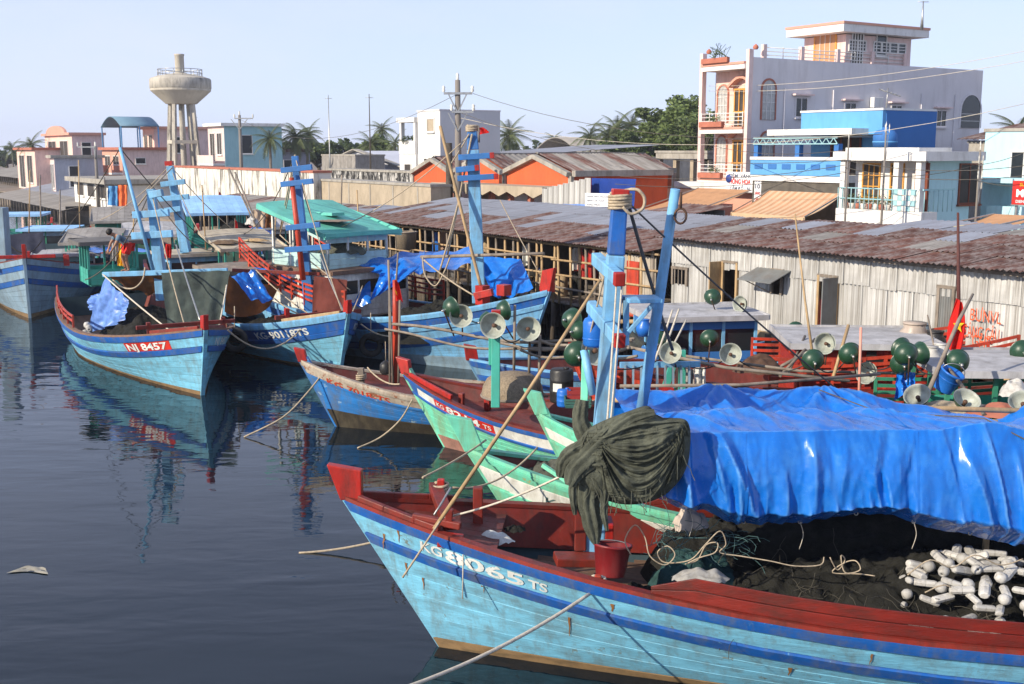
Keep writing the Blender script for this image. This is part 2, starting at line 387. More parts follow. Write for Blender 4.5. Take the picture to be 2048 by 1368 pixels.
    if head:
        hh, wb, wt, lean = head    # height, width at foot, width at top, forward lean
        a0 = a + fw * .052; b0 = a0 - V((wb, 0, -.0)); tp = a0 + V((lean, 0, hh)); tb = tp + V((-wt, 0, -hh * .16))
        mb = MB(); q = [a0 - V((0, sw * .6, .02)), tp - V((0, sw * .6, 0)), tb - V((0, sw * .6, 0)), b0 - V((0, sw * .6, .0))]
        mb.prism(q, (0, sw * 1.2, 0)); mb.build('stem_head', headm, root, .012)
    root['_H'] = 0; del root['_H']
    return root
def hull_text(root, H, body, side, x0, h0, height, width, m, bold=.03, off=.0205, shear=0):
    """lettering painted on the hull side, x0 m aft of the stem head, top h0 m below the gunwale"""
    mb = MB()
    def fn(u, w_):
        d = x0 + (u if side > 0 else width - u)
        h = h0 + (height - w_); x = H.rake - d; v = h / H.top(x)
        return H.SX(x, v, side, off)
    letter(mb, body, fn, height, width, bold); return mb.build('lettering', m, root)
def hull_patch(root, H, side, xa, xb, h0, h1, m, off=.02, name='painted_panel', n=10):
    mb = MB()
    mb.grid(lambda u, v: H.SX(H.rake - (xa + (xb - xa) * u), (h0 + (h1 - h0) * v) / H.top(H.rake - (xa + (xb - xa) * u)), side, off), n, 2)
    return mb.build(name, m, root)
def rail(root, H, side, xa, xb, z0, z1, m, nbars=3, posts=8, inset=.06, name='rail', zc=0):
    """open rail that follows the gunwale; each bar and post its own part"""
    k = 12
    def pt(u, z):
        x = xa + (xb - xa) * u; return V((x, side * (H.half(x, H.top(x)) + .07 - inset), H.top(x) + z + zc * u * u))
    for j in range(nbars):
        z = z0 + (z1 - z0) * (j + 1) / nbars
        mb = MB(); ps = [pt(i / k, z) for i in range(k + 1)]
        for a, b in zip(ps, ps[1:]): mb.beam(a, b, .035, .06)
        mb.build('rail_bar', m, root)
    for i in range(posts + 1):
        MB().beam(pt(i / posts, z0 - .05), pt(i / posts, z1 + .03), .05, .05).build('rail_post', m, root)
def cabin(root, x0, x1, wd, z0, h, wallm, roofm, postm, sill=.45, over=.25, nx=3, ny=2, camber=.06, tilt=0, glass=True, hatch=None, name='cabin', open_=False, fasc=None):
    """wheelhouse between x0 (aft) and x1 (fore): posts, lower boards, window panes, plank roof"""
    c = MB(); c.bb((x0 + .05, -wd / 2 + .05, z0 - .05), (x1 - .05, wd / 2 - .05, z0 + .03)); cb = c.build(name, wallm, root)
    L = x1 - x0
    def zr(x): return z0 + h + tilt * (x - x0) / L
    for i in range(nx + 1):
        x = x0 + L * i / nx
        for s in (-1, 1): MB().beam((x, s * wd / 2, z0), (x, s * wd / 2, zr(x)), .07, .07).build('post', postm, cb)
    for j in range(1, ny):
        for x in (x0, x1): MB().beam((x, -wd / 2 + wd * j / ny, z0), (x, -wd / 2 + wd * j / ny, zr(x)), .06, .06).build('post', postm, cb)
    if sill:
        nb = max(2, int(sill / .16))
        for b in range(nb):
            za, zb = z0 + sill * b / nb + .004, z0 + sill * (b + 1) / nb - .004
            for s in (-1, 1): MB().box(((x0 + x1) / 2, s * (wd / 2 + .012), (za + zb) / 2), (L + .06, .03, zb - za)).build('wall_board', wallm, cb)
            for x, q in ((x0, -1), (x1, 1)): MB().box((x + q * .02, 0, (za + zb) / 2), (.03, wd + .1, zb - za)).build('wall_board', wallm, cb)
    if not open_:
        for s in (-1, 1): MB().beam((x0, s * (wd / 2 + .002), zr(x0) - .14), (x1, s * (wd / 2 + .002), zr(x1) - .14), .05, .2).build('header_board', wallm, cb)
        for x, q in ((x0, -1), (x1, 1)): MB().box((x + q * .004, 0, zr(x) - .14), (.05, wd + .04, .2)).build('header_board', wallm, cb)
    if glass:
        for i in range(nx):
            xa = x0 + L * i / nx + .035; xb = x0 + L * (i + 1) / nx - .035
            for s in (-1, 1): MB().bb((xa, s * (wd / 2 - .012), z0 + sill), (xb, s * (wd / 2 - .004), zr(x0) - .1)).build('window_pane', GLASSD, cb)
        for j in range(ny):
            ya = -wd / 2 + wd * j / ny + .03; yb = -wd / 2 + wd * (j + 1) / ny - .03
            for x in (x0, x1): MB().bb((x - .004, ya, z0 + sill), (x + .004, yb, zr(x) - .1)).build('window_pane', GLASSD, cb)
    # roof boards running fore and aft
    n = max(4, int((wd + 2 * over) / .3)); W_ = wd + 2 * over
    for j in range(n):
        ya, yb = -W_ / 2 + W_ * j / n, -W_ / 2 + W_ * (j + 1) / n
        zz = lambda y, x: zr(x) + camber * (1 - (2 * y / W_) ** 2)
        xs_ = [x0 - over, (x0 + x1) / 2, x1 + over]
        mb = MB(); fl = []
        for x in xs_: fl += [V((x, ya + .003, zz(ya, x) + .05)), V((x, yb - .003, zz(yb, x) + .05)), V((x, yb - .003, zz(yb, x))), V((x, ya + .003, zz(ya, x)))]
        mb.add(fl, [(4 * i + q, 4 * i + (q + 1) % 4, 4 * i + 4 + (q + 1) % 4, 4 * i + 4 + q) for i in range(2) for q in range(4)] + [(0, 1, 2, 3), (8, 11, 10, 9)])
        mb.build('roof_board', roofm, cb)
    fb = [((x0 - over, -W_ / 2, zr(x0) + .03), (x1 + over, -W_ / 2, zr(x1) + .03)), ((x0 - over, W_ / 2, zr(x0) + .03), (x1 + over, W_ / 2, zr(x1) + .03)),
          ((x1 + over + .015, -W_ / 2, zr(x1) + .04), (x1 + over + .015, W_ / 2, zr(x1) + .04)), ((x0 - over - .015, -W_ / 2, zr(x0) + .04), (x0 - over - .015, W_ / 2, zr(x0) + .04))]
    for a, b in fb: MB().beam(a, b, .04, .12).build('fascia', fasc or roofm, cb)
    if hatch:
        hx, hy, hl, hw = hatch; MB().box((hx, hy, zr(hx) + camber + .1), (hl, hw, .1)).build('hatch', roofm, cb, .01)
    return cb
def mast(root, base, top, wd, m, bars=(), capm=None, bars_m=None, w1=None, tips=REDP, axis=(0, 1, 0), cap_h=.12, barw=.11):
    base = V(base); top = V(top); up = (top - base)
    mb = MB(); mb.beam(base, top, wd, wd * .9, up=(1, 0, 0), w1=w1 or wd * .8, h1=(w1 or wd * .8) * .9); ms = mb.build('mast', m, root, .015)
    ax = V(axis).normalized()
    for f, half in bars:
        c = base + up * f + V((0, 0, 0)); side = ax.cross(V((0, 0, 1))).normalized()
        MB().beam(c - ax * half + side * (wd * .42), c + ax * half + side * (wd * .42), barw, barw * 1.3).build('crossbar', bars_m or m, ms, .012)
        if tips:
            for s in (-1, 1): MB().beam(c + ax * s * (half + .001) + side * (wd * .42), c + ax * s * (half + .09) + side * (wd * .42), barw * .98, barw * 1.27).build('bar_tip', tips, ms, .012)
    if capm: MB().beam(top + up.normalized() * .001, top + up.normalized() * cap_h, wd * .8, wd * .75, up=(1, 0, 0)).build('mast_cap', capm, ms, .012)
    return ms
def bitt(root, x, y, z, h, m, wd=.11, bar=None):
    MB().box((x, y, z + h / 2), (wd, wd, h)).build('bitt', m, root, .012)
    if bar: MB().box((x, y, z + h * .6), (wd * .7, bar, wd * .7)).build('bitt_bar', m, root, .012)
def smooth(pts, k=5):
    pts = [V(p) for p in pts]; o = []
    for i in range(len(pts) - 1):
        p0, p1, p2, p3 = pts[max(0, i - 1)], pts[i], pts[i + 1], pts[min(len(pts) - 1, i + 2)]
        for j in range(k):
            t = j / k; o.append(.5 * ((2 * p1) + (-p0 + p2) * t + (2 * p0 - 5 * p1 + 4 * p2 - p3) * t * t + (-p0 + 3 * p1 - 3 * p2 + p3) * t ** 3))
    return o + [pts[-1]]
def line(name, label, pts, r, m, cat='rope', group=None, n=5, sm=False):
    if sm: pts = smooth(pts)
    o = MB().tube(pts, r, n); c = V(pts[0]); o.v = [tuple(V(p) - c) for p in o.v]
    return tag(o.build(name, m, None, loc=c), label, cat, group)
# ------------------------------------------------------------------ water and land
def water_mat():
    m = bpy.data.materials.new('harbour_water'); m.use_nodes = True; t = m.node_tree; N = t.nodes; K = t.links.new; b = N['Principled BSDF']
    b.inputs['Base Color'].default_value = (.004, .010, .016, 1); b.inputs['Roughness'].default_value = .03; b.inputs['IOR'].default_value = 1.33
    b.inputs['Specular IOR Level'].default_value = .5
    tc = N.new('ShaderNodeTexCoord'); prev = None
    for sc, scale, dist, st, rot in (((1, 2.6, 1), .4, .05, .4, .25), ((1, 2.4, 1), 1.3, .016, .4, -.2), ((1, 2, 1), 4, .002, .28, .1)):
        q = N.new('ShaderNodeMapping'); q.inputs['Scale'].default_value = sc; q.inputs['Rotation'].default_value = (0, 0, rot)
        n = N.new('ShaderNodeTexNoise'); n.inputs['Scale'].default_value = scale; n.inputs['Detail'].default_value = 2; n.inputs['Distortion'].default_value = .4
        K(tc.outputs['Object'], q.inputs['Vector']); K(q.outputs[0], n.inputs['Vector'])
        p = N.new('ShaderNodeBump'); p.inputs['Strength'].default_value = st; p.inputs['Distance'].default_value = dist
        K(n.outputs['Fac'], p.inputs['Height'])
        if st > .31: # calm and ruffled patches
            q2 = N.new('ShaderNodeTexNoise'); q2.inputs['Scale'].default_value = .09; q2.inputs['Detail'].default_value = 2; K(tc.outputs['Object'], q2.inputs['Vector'])
            r2 = N.new('ShaderNodeMapRange'); r2.inputs[1].default_value = .35; r2.inputs[2].default_value = .65; r2.inputs[3].default_value = st * .35; r2.inputs[4].default_value = st * 1.5; K(q2.outputs['Fac'], r2.inputs[0]); K(r2.outputs[0], p.inputs['Strength'])
        if prev: K(prev.outputs[0], p.inputs['Normal'])
        prev = p
    K(prev.outputs[0], b.inputs['Normal']); return m
tag(MB().poly([(-900, -60, 0), (500, -60, 0), (500, 900, 0), (-900, 900, 0)]).build('water', water_mat()), 'dark still harbour water with small ripples', kind='structure')
GROUND = mat('packed_earth', (.22, .18, .14), .95, .3, .4, dirt=(.1, .08, .06), damt=.6)
gz = 1.05
mb = MB(); a = [Q(-60, 3.0, gz), Q(190, 3.0, gz), Q(190, 40, gz) + V((-900, 500, 0)), Q(190, 900, gz), Q(-60, 900, gz)]
mb.poly(a); mb.add([a[0], a[1], a[1] - V((0, 0, 3)), a[0] - V((0, 0, 3)), a[2], a[2] - V((0, 0, 3))], [(0, 1, 2, 3), (1, 4, 5, 2)])
tag(mb.build('ground', GROUND), 'packed earth shore behind the waterfront shacks', kind='structure')
# ------------------------------------------------------------------ the boats one can read
def fwd(x, y): return math.atan2(y, x)
B = {}
LB = [(.135, DBLUE, .03), (.26, LBLUE, 0), (.14, DBLUE, .025)]
# 1: nearest boat
H1 = Hull(14, 3.9, 1.85, 1.02, 1.5, 1.12)
b1 = boat('fishing_boat', 'nearest light blue boat lettered KG 8065 TS with red washboard and stem head', Z(880, 1290, 0), fwd(-.996, .085), H1, LB, LBLUE, 4, BOOT, .93,
          SEAM, REDB, REDB, DECKR, LBLUE, REDP, (.42, .26, .42, .16), decks=[(.85, -.75, .10, DECKR), (-.75, -13.8, .55, DECKG)])
H2 = Hull(9, 2.8, 1.95, 1.05, 1.4, 1.15)
b2 = boat('fishing_boat', 'mint green boat lettered KG 818 moored just behind the nearest boat', Z(905, 840, 2.35) + V((1.38, 0, -2.35)), fwd(-.99, -.06), H2,
          [(.07, MINT, .03), (.12, MINT, 0), (.28, WHITEP, 0), (.05, MINT, .03)], MINT, 5, BOOTP, .94, SEAMG, MINT, DECKR, DECKR, MINT, MINT, (.5, .26, .36, .26), decks=[(.9, -8.8, .2, DECKR)])
H3 = Hull(7.5, 2.4, 1.45, .8, 1.1, .95)
b3 = boat('fishing_boat', 'mint green boat with dark blue top strake and red panel lettered KG 8214 TS', Z(893, 893, 0), fwd(-.9, .43), H3,
          [(.10, DBLUE, .03), (.22, DBLUE, 0), (.07, DBLUE, .03)], MINT, 4, BOOTP, .82, SEAMG, REDB, DECKR, DECKR, MINT, REDP, (.34, .2, .3, .14), decks=[(.7, -7.3, .22, DECKR)])
H3b = Hull(5.2, 2.0, 1.7, 1.0, 1.1, .8)
b3b = boat('fishing_boat', 'mint green bow with white panel rising between the KG 818 and KG 8214 boats', Z(1052, 775, 2.15) + V((1.02, 0, -2.15)), fwd(-1, .03), H3b,
           [(.06, MINT, .03), (.14, MINT, 0), (.2, WHITEP, 0), (.05, MINT, .03)], MINT, 4, BOOTP, .9, SEAMG, MINT, DECKR, DECKR, MINT, MINT, (.42, .22, .3, .2))
H4 = Hull(7.2, 2.3, 1.45, .75, 1.1, .75)
b4 = boat('fishing_boat', 'old blue boat with peeling grey gunwale strake and rust red lettering', Z(675, 852, 0), fwd(-1, .05), H4,
          [(.08, OWOOD, .03), (.17, OWOOD, 0), (.06, OBLUE, .02)], OBLUE, 4, BOOTD, .72, SEAM, OWOOD, DECKR, DECKR, OBLUE, REDP, (.3, .2, .24, .1), decks=[(.5, -7.0, .16, DECKR)])
H5 = Hull(12, 4.0, 1.72, 1.0, 1.2, .55)
b5 = boat('fishing_boat', 'light blue boat lettered NJ 8457 with its bow towards the viewer', Z(405, 790, 0), fwd(.5, -.866), H5,
          [(.16, DBLUE, .03), (.26, LBLUE, 0), (.15, DBLUE, .03)], LBLUE, 5, BOOT, .94, SEAM, DECKG, DECKR, DECKR, LBLUE, REDP, (.36, .3, .3, .03), decks=[(.3, -1.6, .12, DECKR), (-1.6, -11.8, .6, DECKG)])
H6 = Hull(9, 3.7, 1.68, .95, 1.5, .6)
b6 = boat('fishing_boat', 'light blue boat lettered KG 90118 TS with a red brown canvas on deck', Z(681, 742, 0), fwd(.54, -.84), H6,
          [(.15, LBLUE2, .03), (.3, DBLUE, 0), (.14, DBLUE, .03)], LBLUE, 5, BOOT, .95, SEAM, LBLUE2, DECKR, DECKR, LBLUE, REDP, (.36, .28, .26, .04), decks=[(.4, -1.6, .12, DECKR), (-1.6, -8.8, .6, DECKG)])
H7 = Hull(11.6, 3.9, 2.35, 1.2, 1.6, .95)
b7 = boat('fishing_boat', 'large sky blue boat with its high bow towards the stilt shack', Z(1045, 748, 0), fwd(.72, -.69), H7,
          [(.12, LBLUE2, .03), (.22, DBLUE, 0), (.14, LBLUE2, .03), (.28, LBLUE2, 0), (.2, DBLUE, .02)], LBLUE2, 5, GBLUE, .8, SEAM, LBLUE2, DECKR, DECKR, LBLUE2, REDP, (.62, .36, .42, .16), decks=[(.7, -2.2, .12, DECKR), (-2.2, -11.4, .6, DECKG)])
H8 = Hull(13, 5.0, 2.2, 1.35, 1.7, .45)
b8 = boat('fishing_boat', 'pale grey blue boat with a red stem head cut off by the picture edge', Z(60, 636, 0), fwd(.30, -.95), H8,
          [(.22, GBLUE, .02), (.2, DBLUE, 0), (.3, GBLUE, .0), (.2, DBLUE, .02)], GBLUE, 5, BOOT, .93, SEAM, DECKR, DECKR, DECKR, GBLUE, REDP, (.5, .4, .42, .05), decks=[(.2, -1.8, .15, DECKR), (-1.8, -12.8, .6, DECKG)])
# ------------------------------------------------------------------ fittings of the nearest boat (b1)
def net_mat(name, col, trans=0):
    return mat(name, col, .95, .35, 5, bump=.9, bs=60, spec=.15, dirt=tuple(c * .35 for c in col), damt=.7, ds=(4, 4, 4), trans=trans)
NETG = net_mat('olive_net', (.10, .108, .082)); NETK = net_mat('black_net', (.022, .022, .019)); NETT = net_mat('teal_net', (.03, .075, .075))
PLASTW = mat('white_foam_plastic', (.46, .455, .43), .6, .16, 6, dirt=(.15, .13, .1), damt=.7, ds=(5, 5, 5), rnd=.3)
def loft(name, fn, nu, nv, m, parent=None, root=None, solid=0):
    return MB(root).grid(fn, nu, nv).build(name, m, parent, solid=solid)
def rolls(pts, n, r):  # rope turns wound round a post: list of rings
    return [[V(p) + V((r * math.cos(a), r * math.sin(a), .0)) for a in [2 * math.pi * k / 12 for k in range(13)]] for p in pts]
def winding(name, label, c, r, turns, pitch, m, rr=.018, tail=None, axis=V((0, 0, 1))):
    n = 14; c = V(c); q = axis.to_track_quat('Z', 'Y')
    pts = [c + q @ V(((r + .01 * math.sin(i * .9)) * math.cos(2 * math.pi * i / n), (r + .01 * math.cos(i * .7)) * math.sin(2 * math.pi * i / n), pitch * i / n)) for i in range(int(turns * n))]
    if tail: pts += [V(p) for p in tail]
    return line(name, label, pts, rr, m, n=6)
for bd, x0, wd, ht, hh in (('KG', .98, .27, .14, .175), ('8065', 1.29, .94, .175, .165), ('TS', 2.28, .22, .125, .2)):
    hull_text(b1, H1, bd, 1, x0, hh, ht, wd, WHITEL, .035)
# washboards along the near and far gunwale
for side in (1, -1):
    for k in range(2):
        mb = MB(); n = 22; x0, x1 = -2.5, -12.6
        def wb(u, w_):
            x = x0 + (x1 - x0) * u; h = .135 * (k + w_) * min(1, .3 + u * 24) ; hf = H1.half(x, H1.top(x)) + .07
            return V((x, side * (hf - .02 - .04 * (h)), H1.top(x) + .036 + h))
        g0 = [wb(i / n, .02) for i in range(n + 1)]; g1 = [wb(i / n, .98) for i in range(n + 1)]
        nn = V((0, -side * .035, -.008)); pts = []
        for a, b in zip(g0, g1): pts += [a, b, b + nn, a + nn]
        mb.add(pts, [(4 * i + q, 4 * i + (q + 1) % 4, 4 * i + 4 + (q + 1) % 4, 4 * i + 4 + q) for i in range(n) for q in range(4)] + [(0, 1, 2, 3), (4 * n + 3, 4 * n + 2, 4 * n + 1, 4 * n)])
        mb.build('washboard', REDB if side < 0 else mat('washboard_red', lin((108, 26, 15)), .5, .35, 2, dirt=(.05, .015, .01), damt=.85, ds=(1, 3, 3), stretch=(.4, 3, 3), bump=.3), b1, .008)
# bow rails, bitts and the windlass beam
for side in (1, -1):
    mb = MB(); ps = [V((x, side * (H1.half(x, H1.top(x)) + .02), H1.top(x) + .06)) for x in (.95, .6, .2, -.1)]
    for a, b in zip(ps, ps[1:]): mb.beam(a, b, .07, .07)
    mb.build('bow_rail', REDB, b1, .01)
zt = H1.top(-.35)
mb = MB(b1); mb.beam(P(870, 972, 14.0), P(900, 1052, 12.9), .16, .12); mb.build('windlass_beam', REDB, b1, .012)
mb = MB(b1); mb.beam(P(826, 1033, 12.9), P(922, 1052, 12.75), .085, .085); mb.build('cleat_bar', REDB, b1, .015)
mb = MB(b1); mb.beam(P(876, 1078, 12.72), P(926, 1084, 12.7), .12, .16); mb.build('cleat_block', REDP, b1, .012)
mb = MB(b1); mb.beam(P(896, 1052, 12.8), P(899, 1018, 12.8), .09, .09); mb.build('bitt', REDB, b1, .012)
mb = MB(b1); mb.beam(P(882, 990, 13.9), P(882, 958, 13.9), .09, .09); mb.build('bitt', REDP, b1, .012)
mb = MB(b1); mb.beam(P(956, 1060, 13.6), P(956, 974, 13.6), .12, .12); mb.build('bitt', REDB, b1, .012)
mb = MB(b1); mb.beam(P(1196, 1196, 12.05), P(1196, 1150, 12.05), .07, .07); mb.build('bitt', REDO, b1, .01)
mb = MB(b1); mb.beam(P(1160, 1100, 13.3), P(1162, 1000, 13.3), .1, .14); mb.build('mast_partner', REDB, b1, .012)
mb = MB(b1); mb.beam(P(1215, 1110, 13.45), P(1217, 1040, 13.45), .36, .1); mb.build('mast_partner', REDP, b1, .012)
mb = MB(b1); mb.beam(P(1110, 1118, 13.1), P(1250, 1120, 13.2), .3, .1); mb.build('mast_step', REDB, b1, .012)
# coaming ahead of the mast
mb = MB(b1); a = P(960, 1075, 13.45); c = P(1165, 1140, 12.9)
# mast
MY = 13.4
mbase, mtop = P(1186, 1120, MY), P(1240, 392, MY)
mroot = b1
mb = MB(b1); mid = mbase.lerp(mtop, .845)
mb.beam(mbase, mid, .235, .235, up=(1, 0, 0), w1=.205, h1=.205); ms1 = mb.build('mast', LBLUE2, b1, .02)
mb = MB(b1); mb.beam(mid + V((.001, 0, .004)), mtop, .2, .2, up=(1, 0, 0), w1=.175, h1=.175); mb.build('mast_top', DBLUE, ms1, .02)
mb = MB(b1); mb.beam(mtop, P(1241, 378, MY), .2, .2, up=(1, 0, 0)); mb.build('mast_cap', REDP, ms1, .015)
for (fa, fd, na, nd) in (((1192, 517), 13.95, (1236, 556), 12.95), ((1182, 612), 14.0, (1236, 678), 12.85)):
    a = P(*fa, fd); c = P(*na, nd); d = (c - a).normalized()
    mb = MB(b1); mb.beam(a, c, .12, .15); mb.build('crossbar', LBLUE2, ms1, .012)
    mb = MB(b1); mb.beam(c + d * .002, c + d * .1, .124, .154); mb.build('bar_tip', REDP, ms1, .012)
# step platform beside the mast
mb = MB(b1); mb.box(P(1284, 598, 13.35), (.40, .42, .05), .1); pf = mb.build('step_platform', LBLUE2, ms1, .01)
for yy in (13.2, 13.5):
    mb = MB(b1); mb.beam(P(1250, 672, yy), P(1308, 606, yy), .05, .05); mb.build('step_bracket', LBLUE2, ms1, .008)
mb = MB(b1); mb.beam(P(1252, 690, 13.35), P(1252, 600, 13.35), .07, .07); mb.build('step_bracket', LBLUE2, ms1, .008)
# leaning boom with its pulley
mb = MB(b1); mb.tube([P(1276, 860, 14.0), P(1312, 640, 13.9), P(1351, 378, 13.7)], [.07, .07, .06], 10); bm = mb.build('boom', LBLUE2, b1)
mb = MB(b1); c = P(1361, 432, 13.65)
ringp = [c + V((.07 * math.cos(a), 0, .09 * math.sin(a))) for a in [k * math.pi / 8 for k in range(17)]]
mb.tube(ringp, .014, 6, False); mb.tube([c + V((0, 0, .28)), c + V((0, 0, .09))], .016, 6); mb.lathe([(.05, -.02), (.05, .02)], 12, Matrix.Translation(c) @ Matrix.Rotation(R(90), 4, 'X')); mb.build('pulley', IRON, bm)
mb = MB(b1); mb.tube([P(1186, 790, 13.9), P(1168, 700, 14.0)], .05, 8); mb.build('short_spar', LBLUE2, b1)
# rope turns on the mast head, shrouds
winding('rope_coil', 'thick pale rope wound round the head of the nearest mast', mtop - V((0, 0, .14)), .125, 5, .034, ROPEM, .019, tail=smooth([mtop + V((.12, -.08, .08)), mtop + V((.2, -.12, .07)), mtop + V((.27, -.12, -.02)), mtop + V((.25, -.12, -.14)), mtop + V((.12, -.14, -.2)), mtop + V((.02, -.15, -.12))]))
hd = mtop - V((0, 0, .1))
for i, (a, c, r, m, lb) in enumerate((
        (hd, P(1172, 700, 13.9), .012, ROPEM, 'tan stay from the nearest mast head down past the blue jar'),
        (hd + V((.1, 0, 0)), P(1345, 700, 14.2), .022, ROPED, 'thick dark stay from the nearest mast head down to the tarpaulin'),
        (hd + V((.12, 0, 0)), P(1700, 800, 16.0), .012, ROPED, 'thin dark line from the nearest mast head out over the lamps'),
        (P(1233, 565, 12.95), P(1212, 880, 12.2), .011, ROPEW, 'pale halyard hanging from the upper crossbar to the bundled net'),
        (P(1244, 565, 12.95), P(1218, 882, 12.2), .011, ROPEW, 'second pale halyard beside the first on the nearest mast'),
        (P(1225, 680, 12.9), P(1210, 890, 12.2), .009, ROPEW, 'thin cord from the lower crossbar to the bundled net'))):
    line('stay_rope', lb, catenary(a, c, .05), r, m)
# long bamboo pole from the bow to the mast
line('bamboo_pole', 'long tan bamboo pole leaning from the nearest bow up to the mast', [P(868, 1058, 12.5), P(1050, 792, 12.8), P(1200, 560, 13.05)], [.023, .022, .018], WOODP, 'pole', n=8)
line('bow_line', 'tan rope hanging from the foot of the bamboo pole down the nearest bow', smooth([P(880, 1042, 12.5), P(850, 1088, 12.42), P(805, 1155, 12.4)]), .013, ROPEM, 'rope')
for py, px in ((575, 1190), (600, 1174)): pass
# ropes
line('mooring_rope', 'pale mooring rope running from the knotted bitt to the lower picture edge', catenary(P(1190, 1180, 11.95), P(735, 1400, 9.6), .12), .020, ROPEW)
line('mooring_rope', 'tan rope floating out from behind the nearest stem', catenary(Z(800, 1070, .28), Z(598, 1106, .0), .05), .018, ROPEM)
line('mooring_rope', 'slack rope from the foredeck bitt of the nearest boat up to the mint bow', catenary(P(890, 1035, 12.9), P(1150, 938, 12.3), .06), .014, ROPEW)
line('mooring_rope', 'grey rope between the nearest foredeck and the mint boat stem', catenary(P(845, 955, 13.9), P(972, 880, 15.4), .03), .014, ROPEM)
line('mooring_rope', 'loose curved rope from the nearest foredeck to the deck of the mint boat', catenary(P(905, 975, 13.9), P(1075, 895, 15.0), .18), .014, ROPEM)
winding('rope_knot', 'rope turns round the bitt on the nearest gunwale', P(1196, 1180, 12.05), .075, 4, .035, ROPEW, .02)
winding('rope_knot', 'rope turns round the red post on the nearest foredeck', P(882, 985, 13.9), .085, 3, .04, ROPEM, .02)
line('chain', 'short steel chain hanging on the windlass of the nearest boat', [P(902, 975, 13.2), P(893, 990, 13.1), P(880, 1012, 13.0), P(868, 1030, 12.9)], .014, STEEL, 'chain')
line('bow_line', 'thin cord hanging from the cleat block down the nearest hull', [P(926, 1086, 12.6), P(926, 1130, 12.5), P(925, 1198, 12.45)], .008, ROPEW, 'cord')
# rust weeps below the fastenings: drips that follow the planking
RUSTM = mat('rust_weep', (.26, .12, .035), .8, .3, 8, dirt=(.12, .05, .02), damt=.6, ds=(6, 6, 2))
rnd = random.Random(4)
for (x, h, ln, wd) in ((-1.62, .62, .3, .035), (.62, .30, .26, .03), (.42, .14, .2, .025), (.36, .62, .2, .03), (.15, .75, .18, .022), (-4.0, .62, .14, .05), (-2.1, .22, .12, .05), (-4.75, .2, .16, .03), (-.62, .5, .16, .02)):
    mb = MB(); k = 7; pts = []
    for i in range(k + 1):
        hh = h + ln * i / k; w2 = wd * (1 - .85 * i / k) * (.7 + .5 * rnd.random()); xx = x + .004 * math.sin(i * 1.3)
        for s in (-1, 1): pts.append(H1.SX(xx + s * w2 / 2, hh / H1.top(xx), 1, .0185 if not (.0 < hh < .14 or .39 < hh < .54) else .055))
    mb.add(pts, [(2 * i, 2 * i + 2, 2 * i + 3, 2 * i + 1) for i in range(k)]); mb.build('rust_streak', RUSTM, b1)
# ------------------------------------------------------------------ blue tarpaulin over the hold
def lerp(a, b, t): return a + (b - a) * t
def pw(x, pts):
    if x <= pts[0][0]: return pts[0][1]
    for (x0, y0), (x1, y1) in zip(pts, pts[1:]):
        if x <= x1:
            t = (x - x0) / (x1 - x0); t = t * t * (3 - 2 * t); return y0 + (y1 - y0) * t
    return pts[-1][1]
def crease(x, y, k): return noise.voronoi(V((x, y, k)))[0][0]
def ridged(p): return 1 - abs(noise.noise(V(p))) * 2
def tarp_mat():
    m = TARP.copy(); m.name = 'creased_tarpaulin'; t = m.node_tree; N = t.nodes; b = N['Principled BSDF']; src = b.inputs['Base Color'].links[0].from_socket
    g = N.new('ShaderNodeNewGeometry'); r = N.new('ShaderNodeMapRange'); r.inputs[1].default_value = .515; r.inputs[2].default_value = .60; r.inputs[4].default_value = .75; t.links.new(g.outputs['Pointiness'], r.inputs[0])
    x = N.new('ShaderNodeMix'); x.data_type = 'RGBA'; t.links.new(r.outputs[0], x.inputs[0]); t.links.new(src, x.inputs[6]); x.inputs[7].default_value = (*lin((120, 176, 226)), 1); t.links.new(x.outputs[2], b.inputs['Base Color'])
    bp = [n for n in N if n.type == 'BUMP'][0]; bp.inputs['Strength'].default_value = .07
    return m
tg = random.Random(12); TFOLD = []
for k in range(52):
    xx = 1.5 + 6.9 * (k + tg.random()) / 52; TFOLD.append((xx, xx + tg.uniform(-.25, .55), tg.uniform(.025, .24), tg.uniform(.025, .12), tg.choice((.015, .03, .05, .07, .11)) * tg.choice((1, 1, -.6)), tg.choice((-.2, -.1, .1, .3))))
